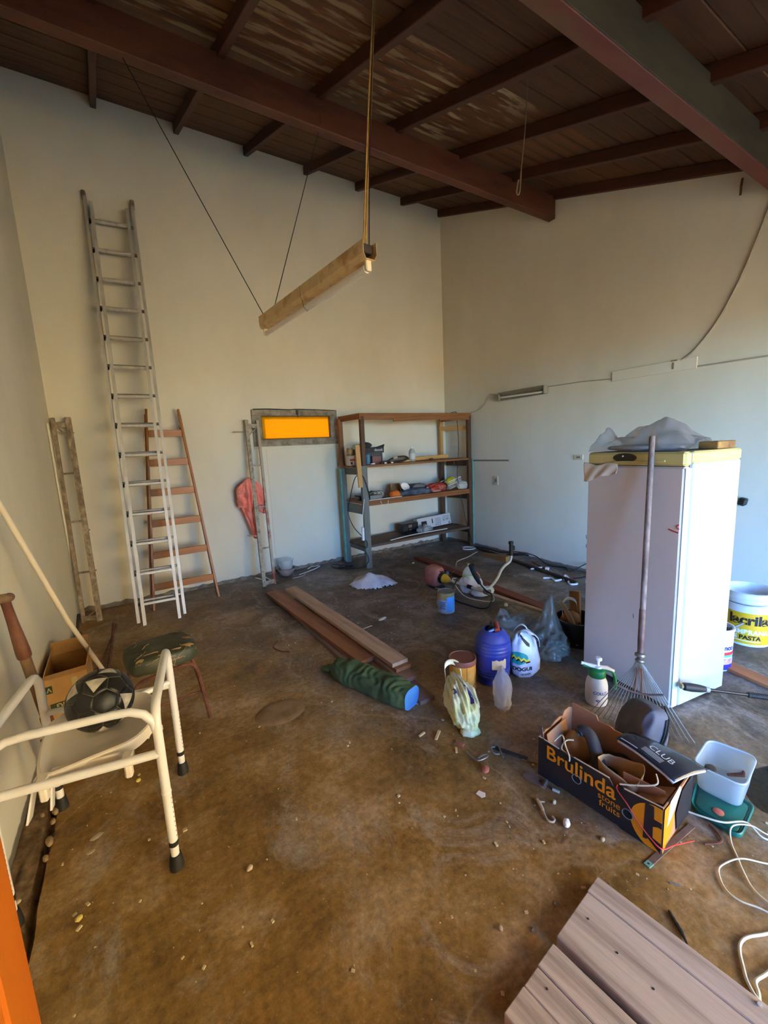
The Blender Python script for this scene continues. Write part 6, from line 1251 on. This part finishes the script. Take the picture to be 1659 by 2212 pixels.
part(t2, 'taped_patch', MB().cbox(bp(.325,.052,.155), (.045,.001,.05), frame3(u_) @ Matrix.Rotation(.25, 3, 'X')), M_tape, 'pale tape patch'); part(t2, 'lettering', text_mb('UTTON', .016, bp(.345,.055,.175), u_, Z, .0, 1.0, .006), mat('red_ink', (160,58,46), rough=.7))
fq = [V((1.700,.900,.222)), V((1.800,.878,.222)), V((1.862,.612,.205)), V((1.672,.655,.215))]
t2 = thing('glossy_folder', 'glossy black folder with white papers lying on top of the fruit box', 'folder', tuple(V((1.76,.76,.19))))
def fold(z_off, ins=0.0): 
    def fn(u, v):
        p = fq[0].lerp(fq[3], u).lerp(fq[1].lerp(fq[2], u), v); p = p.lerp(V((1.7585,.761,.216)), ins); return p + V((0,0,z_off + .008*sin(pi*v) - .010*sm(.8,1,u)*u + .006*sin(5*u)))
    return fn
mb = MB(); mb.grid(fold(.006), 16, 12).solid(.002); part(t2, 'cover', mb, mat('glossy_black_card', (34,36,42), (46,48,54), 3, rough=.12), 'glossy black cover', 'all'); bv = mb.bvh()
mb = MB(); mb.grid(fold(-.004, .04), 14, 10).solid(.008); part(t2, 'papers', mb, mat('white_papers', (220,216,228), rough=.8), 'stack of white papers', 'all')
fx = (fq[3]-fq[0]).normalized(); fy = (fq[1]-fq[0]).normalized()
M_sil = mat('silver_print', (196,198,204), rough=.4)
part(t2, 'lettering', text_mb('CLUB', .040, fq[0].lerp(fq[3],.40).lerp(fq[1].lerp(fq[2],.40),.42), fx, fy, .0, 1.0, .0012, None, bv, (0,0,-1)), M_sil)
for k in range(4): 
    o = fq[0].lerp(fq[3],.38).lerp(fq[1].lerp(fq[2],.38),.34-.05*k); mb = MB(); mb.grid(lambda u, v: o + fx*(.08*u) + fy*(.002*v), 8, 2); part(t2, 'print_line', drape(mb, bv, (0,0,-1), .001), M_sil)
o = fq[0] + fx*.012 + fy*.012; mb = MB(); mb.grid(lambda u, v: o + fx*(.075*u) + fy*(.005*v), 8, 2); part(t2, 'print_line', drape(mb, bv, (0,0,-1), .001), M_sil)
for pts, r, m, nm, lab in (
    ([bp(.065,.02,.195), bp(.085,.05,.222), bp(.12,.02,.200), bp(.15,-.004,.186), bp(.152,-.007,.165), bp(.135,.010,.175), bp(.105,.012,.188), bp(.11,.04,.215), bp(.135,.06,.222)], .0035, mat('cream_cord', (206,190,160), rough=.8), 'cream_string', 'cream string curling over the front edge of the fruit box'),
    ([bp(.348,.02,.172), bp(.385,.045,.178), bp(.43,.075,.190), bp(.455,.095,.205), bp(.44,.12,.222)], .0032, None, 'cream_string', 'cream string stretched across the right part of the fruit box'),
    ([bp(.345,.01,.172), bp(.352,-.008,.165), bp(.39,-.012,.135), bp(.43,-.012,.09), bp(.475,-.012,.052), bp(.515,-.008,.032), bp(.535,.04,.03), bp(.555,.11,.012), bp(.57,.15,.005)], .0022, mat('red_wire', (206,52,44), rough=.4), 'red_wire', 'thin red wire running over the front of the fruit box to the floor')):
    solo(nm, MB().tube(spline(pts, 6), r, 6), m or bpy.data.materials['cream_cord'], lab, 'wire' if 'red' in nm else 'string', smooth=True)
solo('flat_iron_bar', MB().bar(bp(.025,.03,.02), bp(-.002,.015,.235), .020, .004, tuple(v_), .001), mat('brown_iron', (98,76,66), (122,98,86), 12, rough=.6), 'flat brown iron bar standing up in the left corner of the fruit box', 'bar')
mb = MB().blob(bp(.09,.17,.10), (.05,.06,.07), 61, .25, 2, 3); solo('crumpled_paper', mb, bpy.data.materials['kraft_paper'], 'crumpled brown paper in the left end of the fruit box', 'paper', smooth='all')
mb = MB().blob(bp(.24,.20,.06), (.12,.06,.05), 62, .25, 2, 3); solo('dark_cloth', mb, M_blackp, 'dark cloth at the bottom of the fruit box behind the paper bag', 'cloth', smooth='all')

# ---------------------------------------------------------------- translucent tub on its green lid
lid = [(1.825,.655),(1.815,.48),(2.05,.505),(2.005,.70)]
def rrect(q, r=.03, k=5):
    out = []; n = len(q)
    for i in range(n):
        p, a, b = V((*q[i],0)), V((*q[i-1],0)), V((*q[(i+1) % n],0)); d1 = (a-p).normalized()*r; d2 = (b-p).normalized()*r
        for j in range(k+1): f = j/k; out.append(((p+d1)*(1-f)**2 + p*2*f*(1-f) + (p+d2)*f*f))
    return out
def tray(q, prof, r=.03, close=True):
    P_ = rrect(q, r); c = sum(P_, V((0,0,0)))/len(P_); mb = MB(); n = len(P_)
    for s_, z in prof: mb.v += [c + (p-c)*s_ + V((0,0,z)) for p in P_]
    for i in range(len(prof)-1): mb.f += [(i*n+k, i*n+(k+1) % n, (i+1)*n+(k+1) % n, (i+1)*n+k) for k in range(n)]
    mb.f.append(tuple((len(prof)-1)*n+k for k in range(n)))
    if close: mb.f.append(tuple(range(n-1,-1,-1)))
    return mb
t = thing('green_lid', 'green plastic tub lid with a coral button under the clear tub', 'lid', (1.92,.585,0)); M_gl = mat('teal_green_lid', (12,98,86), (18,108,94), 4, rough=.4)
part(t, 'lid', tray(lid, [(.97,.002),(1.0,.005),(1.0,.016),(.97,.020),(.94,.018),(.90,.011),(.86,.010),(.83,.014),(.79,.016),(.2,.016)], .04), M_gl, smooth=35)
part(t, 'vent_button', MB().lathe([(.019,.015),(.019,.019),(.015,.021),(0,.021)], (1.882,.575,0), 20), mat('coral_button', (206,112,92), rough=.5), 'coral vent button', True)
rim = [(1.925,.690),(1.945,.515),(2.185,.548),(2.15,.716)]; M_tub = film('milky_tub', (206,220,226), .5, .25, .35)
t = thing('clear_tub', 'translucent milky plastic tub standing on the green lid', 'tub', (2.05,.615,.02))
mb = tray(rim, [(.84,.022),(.86,.026),(.97,.125),(1.0,.128),(1.0,.140),(.975,.141),(.955,.132),(.84,.03)], .045); part(t, 'body', mb, M_tub, smooth=35)
part(t, 'rim', MB().tube([V(p) + V((0,0,.139)) for p in [sum(rrect(rim,.045), V((0,0,0)))/24 + (q-sum(rrect(rim,.045), V((0,0,0)))/24)*.99 for q in rrect(rim,.045)]], .004, 6, True), film('milky_rim', (214,230,238), .85, .25, .3), smooth=True)
mb = MB().blob((2.075,.675,.045), (.022,.020,.018), 71, .2, 2, 3, zmin=.031); solo('mud_lump', mb, mat('dried_mud', (92,74,60), (126,104,86), 16, rough=.95), 'brown lump of dried mud in the far corner of the tub', 'mud', smooth=True)
solo('tub_twig', MB().tube([(2.10,.62,.045), (2.145,.58,.05), (2.165,.585,.055)], [.006,.010,.005], 8), M_rust, 'short rusty piece lying in the right of the tub', 'scrap')

# ---------------------------------------------------------------- weathered boards in the foreground
M_old = wood('weathered_grey_board', (118,96,84), (206,186,170), (166,144,130), .8, 11, (.08,1,1), .25, .28, .74); dirv = V((.05,-.44,0)).normalized(); pv = V((-dirv.y,dirv.x,0))*-1
def big(o, w_, L_, lab, notch):
    t = thing('weathered_board', lab, 'board', tuple(o)); Rb = Matrix((dirv, pv, V((0,0,1)))).transposed(); Rb = frame3(dirv)
    k = 5; 
    for i in range(notch): pass
    return t, Rb
for nm, (x0, y0), wd, L_, lab, splits, col in (
    ('a', (1.222,.690), .275, .86, 'wider weathered grey board on the right of the foreground pair', ((0,.075),(.0755,.275)), (0,0)),
    ('b', (.926,.652), .246, .82, 'narrower cracked grey board on the left of the foreground pair', ((0,.085),(.0865,.155),(.156,.246)), (0,0))):
    t = thing('weathered_board', lab, 'board', (x0, y0, 0))
    for i, (a, b) in enumerate(splits):
        p0 = V((x0,y0,.022)) + V((dirv.y,-dirv.x,0))*((a+b)/2) + dirv*(.0015*(i % 2)); p1 = p0 + dirv*L_
        board(t, 'slat', p0, p1, b-a-.0006, .042 - .002*(i % 2), M_old, (0,0,1), .003)
    mb = MB()
    for k in range(7): 
        q = V((x0,y0,.0430)) + V((-1,0,0))*(.03+.2*random.random()*wd/.27) + dirv*(.06+.1*k); mb.lathe([(.0035,0),(.003,.0008),(0,.0008)], q, 8)
    part(t, 'nail_hole', mb, M_black, 'dark nail holes', kind='stuff')

# ---------------------------------------------------------------- cords and iron strip on the right
M_cordw = mat('cream_flex', (222,212,180), (232,226,200), 30, rough=.5)
t = thing('white_flex_cord', 'cream electric flex looping over the floor at the right edge', 'cord', (1.75,.45,0))
part(t, 'upper_run', MB().tube(spline([(1.775,.682,.012),(1.80,.60,.022),(1.83,.54,.028),(1.90,.49,.028),(1.90,.43,.006),(2.0,.36,.006)], 7), .0036, 8), M_cordw, smooth=True)
part(t, 'loop', MB().tube(spline([(2.06,.34,.006),(1.93,.415,.012),(1.895,.475,.030),(1.84,.515,.026),(1.785,.500,.006),(1.72,.455,.006),(1.69,.437,.010),(1.64,.39,.006),(1.62,.33,.006),(1.58,.24,.006)], 7), .0028, 8), M_cordw, smooth=True)
part(t, 'loop', MB().tube(spline([(1.85,.33,.006),(1.785,.395,.006),(1.735,.445,.012),(1.70,.468,.006),(1.635,.482,.006),(1.595,.468,.006),(1.562,.438,.006),(1.558,.400,.006),(1.582,.356,.006),(1.60,.30,.006)], 7), .0028, 8), M_cordw, smooth=True)
part(t, 'lower_loop', MB().tube(spline([(1.62,.27,.006),(1.51,.318,.006),(1.455,.345,.006),(1.418,.352,.006),(1.385,.344,.006),(1.345,.322,.006),(1.322,.308,.006),(1.30,.285,.006),(1.29,.262,.006)], 7), .0046, 8), M_cordw, smooth=True)
part(t, 'lower_loop', MB().tube(spline([(1.55,.235,.006),(1.46,.268,.006),(1.38,.283,.008),(1.335,.292,.010),(1.315,.280,.006),(1.29,.270,.006),(1.25,.262,.05)], 7), .0046, 8), M_cordw, smooth=True)
t = thing('iron_strip', 'flat brown iron strip lying under the near corner of the fruit box', 'strip', (1.58,.62,0)); part(t, 'bar', MB().bar((1.438,.630,.0025), (1.745,.612,.0025), .022, .004, (0,0,1), .001), bpy.data.materials['brown_iron']); part(t, 'painted_tip', MB().bar((1.432,.630,.0028), (1.458,.628,.0028), .0225, .0046, (0,0,1), .001), M_teal, 'greenish painted tip')
part(t, 'hole', MB().lathe([(.004,.0052),(0,.0053)], (1.444,.6295,0), 10), M_black)
solo('rusty_hook_bar', MB().tube(spline([(1.80,.575,.006),(1.775,.53,.006),(1.745,.52,.006),(1.69,.55,.006)], 5), .004, 6), M_rust, 'thin rusty hooked wire on the floor beside the green lid', 'wire', smooth=True)

# ================================================================ debris on the floor
M_chip = mat('pale_wood_chip', (206,176,128), (226,202,160), 30, rough=.9); M_stone = mat('plaster_lump', (176,156,124), (206,188,160), 26, rough=.95); M_redchip = mat('red_brick_chip', (150,82,58), (176,108,84), 26, rough=.9)
def chip(name, lab, cat, x, y, sx, sy, h_, rot, m, seed=1):
    mb = MB().blob((x,y,h_*.5), (sx,sy,h_*.6), seed, .25, 1.6, 2, Matrix.Rotation(rot, 3, 'Z'), zmin=.001, ridge=False); return solo(name, mb, m, lab, cat)
def sliver(name, lab, cat, x, y, l, w_, h_, rot, m): return solo(name, MB().cbox((x,y,h_/2+.0005), (l,w_,h_), Matrix.Rotation(rot, 3, 'Z'), .0012), m, lab, cat)
sliver('wood_splinter', 'long pale splinter of wood on the floor below the duffel bag', 'wood', 1.255, 1.605, .070, .014, .010, .62, M_chip); sliver('wood_splinter', 'small pale splinter left of the longer one below the duffel bag', 'wood', 1.19, 1.66, .045, .012, .008, .2, M_chip)
sliver('wood_splinter', 'short pale splinter beside the red-brown chip', 'wood', 1.262, 1.463, .035, .011, .008, .9, M_chip); sliver('brown_chip', 'red-brown rectangular chip on the floor below the yellow bag', 'chip', 1.305, 1.487, .048, .022, .010, -1.2, M_redchip)
chip('brick_chip', 'rounded brick-red lump on the floor left of the fruit box', 'stone', 1.283, 1.285, .026, .020, .022, .4, M_redchip, 3)
t = thing('metal_bracket', 'bent U-shaped metal bracket on the floor above the brick-red lump', 'bracket', (1.31,1.36,0)); part(t, 'strap', MB().tube(spline([(1.29,1.42,.010),(1.288,1.37,.012),(1.30,1.345,.010),(1.345,1.335,.012),(1.36,1.345,.012),(1.345,1.355,.012),(1.305,1.357,.010)], 5), .006, 8, flat=.5), M_aludark, smooth=True)
t = thing('metal_latch', 'dark metal latch with a chain end on the floor left of the fruit box', 'latch', (1.45,1.30,0)); part(t, 'bar', MB().bar((1.425,1.37,.008), (1.50,1.215,.008), .020, .010, (0,0,1), .002), mat('blackened_iron', (44,40,38), (64,58,54), 14, rough=.5, metal=.3)); part(t, 'plate', MB().bar((1.49,1.235,.006), (1.535,1.165,.006), .026, .005, (0,0,1), .002), mat('dull_brass', (140,128,96), rough=.5, metal=.3)); part(t, 'hook', MB().tube(spline([(1.43,1.36,.012),(1.40,1.36,.02),(1.395,1.33,.012),(1.415,1.315,.010)], 4), .005, 6), M_aludark); part(t, 'hook', MB().tube(spline([(1.445,1.35,.02),(1.43,1.32,.012),(1.415,1.29,.008)], 4), .004, 6), M_aludark)
t = thing('brown_hasp', 'brown metal plate with a hole leaning at the left foot of the fruit box', 'plate', (1.44,1.09,0)); mb = MB().prism([(-.055,-.018),(.03,-.026),(.045,-.02),(.045,.02),(-.03,.026),(-.06,.010),(-.066,-.004)], (1.430,1.105,.003), (.32,-.95,0), (.95,.32,0), .006); part(t, 'plate', mb, mat('brown_plate', (98,76,70), (122,100,92), 14, rough=.6)); part(t, 'hole', MB().lathe([(.007,.0094),(0,.0095)], (1.437,1.09,0), 12), M_black); part(t, 'lip', MB().bar((1.424,1.062,.008), (1.462,1.074,.008), .006, .022), M_aludark)
solo('white_scrap', MB().prism([(-.018,-.012),(.012,-.016),(.022,.0),(.014,.016),(-.016,.012)], (1.170,1.198,.002), (.3,-.95,0), (.95,.3,0), .002), M_white, 'small white paper scrap in the middle of the floor left of the fruit box', 'paper')
t = thing('snap_hook', 'pale metal snap hook lying left of the fruit box', 'hook', (1.32,1.0,0)); part(t, 'barrel', MB().tube([(1.343,1.035,.010),(1.333,1.012,.010),(1.318,.985,.010)], [.006,.008,.006], 10), mat('bone_metal', (196,176,156), rough=.4)); part(t, 'hook', MB().tube(spline([(1.318,.985,.010),(1.303,.962,.008),(1.296,.942,.008),(1.306,.928,.008),(1.322,.932,.008),(1.325,.945,.008)], 5), .004, 8), bpy.data.materials['bone_metal'], smooth=True); part(t, 'lever', MB().tube([(1.34,1.02,.012), (1.355,1.005,.014)], .003, 6), bpy.data.materials['bone_metal'])
chip('plaster_lump', 'white broken lump on the floor in front of the fruit box', 'lump', 1.343, .892, .020, .014, .022, .6, M_white, 5); chip('plaster_lump', 'small tan fragment between the white lump and the snap hook', 'lump', 1.392, .985, .010, .008, .018, .2, M_stone, 6); chip('plaster_lump', 'small pale fragment near the right end of the fruit box', 'lump', 1.40, .775, .012, .008, .010, .2, M_stone, 7)
sliver('white_bolt', 'small whitish bolt at the foot of the printed side of the fruit box', 'bolt', 1.452, 1.02, .030, .009, .010, -1.2, mat('pale_bolt', (190,186,180), rough=.4)); chip('plaster_lump', 'pale lump alone on the bare floor in the centre foreground', 'lump', .216, 1.447, .014, .010, .014, .4, M_stone, 8)
chip('plaster_lump', 'yellowish lump on the floor near the left wall below the chair', 'lump', -.322, 1.605, .012, .010, .014, .4, mat('yellow_foam', (206,186,100), rough=.9), 9); chip('plaster_lump', 'pale chip on the floor left of the gap along the wall', 'lump', -.515, 1.80, .010, .008, .010, .4, M_stone, 10)
chip('plaster_lump', 'flat beige flake under the chair, the larger of two', 'flake', -.288, 1.955, .024, .014, .004, .4, M_stone, 11); chip('plaster_lump', 'flat beige flake under the chair, the smaller of two', 'flake', -.305, 1.885, .016, .012, .004, .2, M_stone, 12); chip('plaster_lump', 'small yellow crumb under the seat of the chair', 'lump', -.13, 2.20, .012, .010, .014, .2, bpy.data.materials['yellow_foam'], 13)
chip('plaster_lump', 'dark-edged chip by the tip of the foreground board', 'lump', .845, .785, .010, .007, .010, .9, M_stone, 14); chip('plaster_lump', 'brown chip by the notch between the foreground boards', 'lump', .925, .725, .008, .006, .010, .3, M_cem, 15); chip('plaster_lump', 'small grey chip beside the end of the wider foreground board', 'lump', 1.05, .735, .008, .006, .010, .3, M_cem, 16)
sliver('dark_sliver', 'thin dark sliver of metal on the floor right of the foreground boards', 'scrap', 1.446, .545, .032, .006, .004, -.9, M_aludark); solo('black_strip', MB().tube(spline([(1.338,.515,.004),(1.318,.488,.005),(1.30,.462,.006),(1.282,.44,.006)], 4), [.003,.005,.004,.006,.005,.007,.006,.007,.006,.005,.004,.003,.003][:13], 6), M_black, 'black rubber strip along the right edge of the wider foreground board', 'strip')
random.seed(21)
for k, (x, y, s_) in enumerate(((-.452,2.21,.024),(-.455,2.15,.018),(-.452,2.03,.026),(-.455,1.95,.018),(-.50,2.22,.016))):
    chip('rubble_stone', ('rounded stone at the top of the gap along the left wall','small stone second from the top of the gap along the left wall','longest stone in the middle of the gap along the left wall','lowest stone in the gap along the left wall','loose pebble on the rough strip beside the left wall')[k], 'stone', x, y, s_*.55, s_, s_*.9, .1*k, mat('dusty_rubble', (128,102,72), (164,136,102), 26, rough=.95) if k == 0 else bpy.data.materials['dusty_rubble'], 30+k)
chip('string_scrap', 'tangle of white string on the floor behind the lumber pile', 'string', 1.83, 3.10, .05, .02, .012, .3, M_white, 41); sliver('pale_stick', 'thin pale stick on the floor right of the lumber pile', 'stick', 1.60, 3.03, .16, .010, .006, .1, M_chip); chip('white_pebble', 'small white pebble on the floor in front of the shelf', 'pebble', 3.12, 4.40, .018, .014, .016, .1, M_white, 42); chip('white_pebble', 'small pale lump on the floor below the brush cutter shaft', 'pebble', 2.92, 2.62, .018, .018, .030, .1, M_white, 43)
solo('wire_curl', MB().tube(spline([(.92,3.02,.005),(.86,3.08,.006),(.84,3.18,.006),(.90,3.26,.006)], 5), .005, 6), M_rust, 'curled rusty wire on the floor left of the lumber pile', 'wire', smooth=True)
mb = MB().lathe([(.15,.001),(.14,.005),(.10,.007),(.05,.005),(0,.004)], (.62,2.32,0), 26, None, False, .8); solo('cement_splash', mb, mat('dry_splash', (150,122,92), (128,98,62), 9, rough=.9), 'hardened round splash on the floor below the lumber pile', 'splash', smooth=True)
mb = MB()
for k in range(420):
    x = -.40 + 2.6*random.random()**1.1; y = .35 + 3.4*random.random()**1.4; s_ = .0016 + .0045*random.random()**3; mb.cbox((x, y, s_*.4), (s_*2*(.6+random.random()), s_*2*(.6+.5*random.random()), s_), Matrix.Rotation(random.random()*3, 3, 'Z'))
o = solo('floor_crumbs', mb, mat('crumbs', (196,172,128), (214,198,164), 60, rough=.9), 'pale crumbs and paint flakes scattered over the floor', 'debris', org=(0,0,0), kind='stuff')
t = bpy.data.materials.new('wet_film'); t.use_nodes = True; nt_ = t.node_tree; gl = nt_.nodes.new('ShaderNodeBsdfGlossy'); gl.inputs[1].default_value = .12; trn = nt_.nodes.new('ShaderNodeBsdfTransparent'); trn.inputs[0].default_value = (.75,.75,.78,1); fr_ = nt_.nodes.new('ShaderNodeFresnel'); fr_.inputs[0].default_value = 1.5; mx = nt_.nodes.new('ShaderNodeMixShader'); nt_.links.new(fr_.outputs[0], mx.inputs[0]); nt_.links.new(trn.outputs[0], mx.inputs[1]); nt_.links.new(gl.outputs[0], mx.inputs[2]); nt_.links.new(mx.outputs[0], nt_.nodes['Material Output'].inputs[0])
mb = MB(); pts = spline([(2.05,.47,0),(2.20,.40,0),(2.42,.40,0),(2.50,.50,0),(2.36,.56,0),(2.22,.60,0),(2.11,.56,0)], 6, True); c = sum(pts, V((0,0,0)))/len(pts); mb.v = [c + V((0,0,.0016))] + [p + V((0,0,.001)) for p in pts]; mb.f = [(0, 1+k, 1+(k+1) % len(pts)) for k in range(len(pts))]
solo('puddle', mb, t, 'shallow wet puddle on the floor right of the clear tub', 'puddle', org=(2.25,.5,0))

# things that repeat share a group phrase
GROUPS = {'metal_trestle': 'metal trestles leaning on the back wall', 'iron_rod': 'iron rods on the floor by the left wall', 'surface_cable': 'cables fixed on the right wall', 'wall_socket': 'socket plates on the right wall',
    'bottle_cap': 'bottle caps on the upper shelf', 'film_roll': 'clear plastic rolls on the bottom shelf', 'floor_cord': 'cords and scraps along the right wall', 'cream_string': 'strings in the fruit box', 'weathered_board': 'weathered boards in the foreground',
    'wood_splinter': 'wood splinters on the floor', 'plaster_lump': 'plaster lumps and chips on the floor', 'rubble_stone': 'stones in the gap along the left wall', 'white_pebble': 'pale pebbles on the floor'}
for o in list(COL.objects):
    if o.parent is None and 'label' in o and 'group' not in o:
        g = GROUPS.get(o.name.split('.')[0])
        if g: o['group'] = g
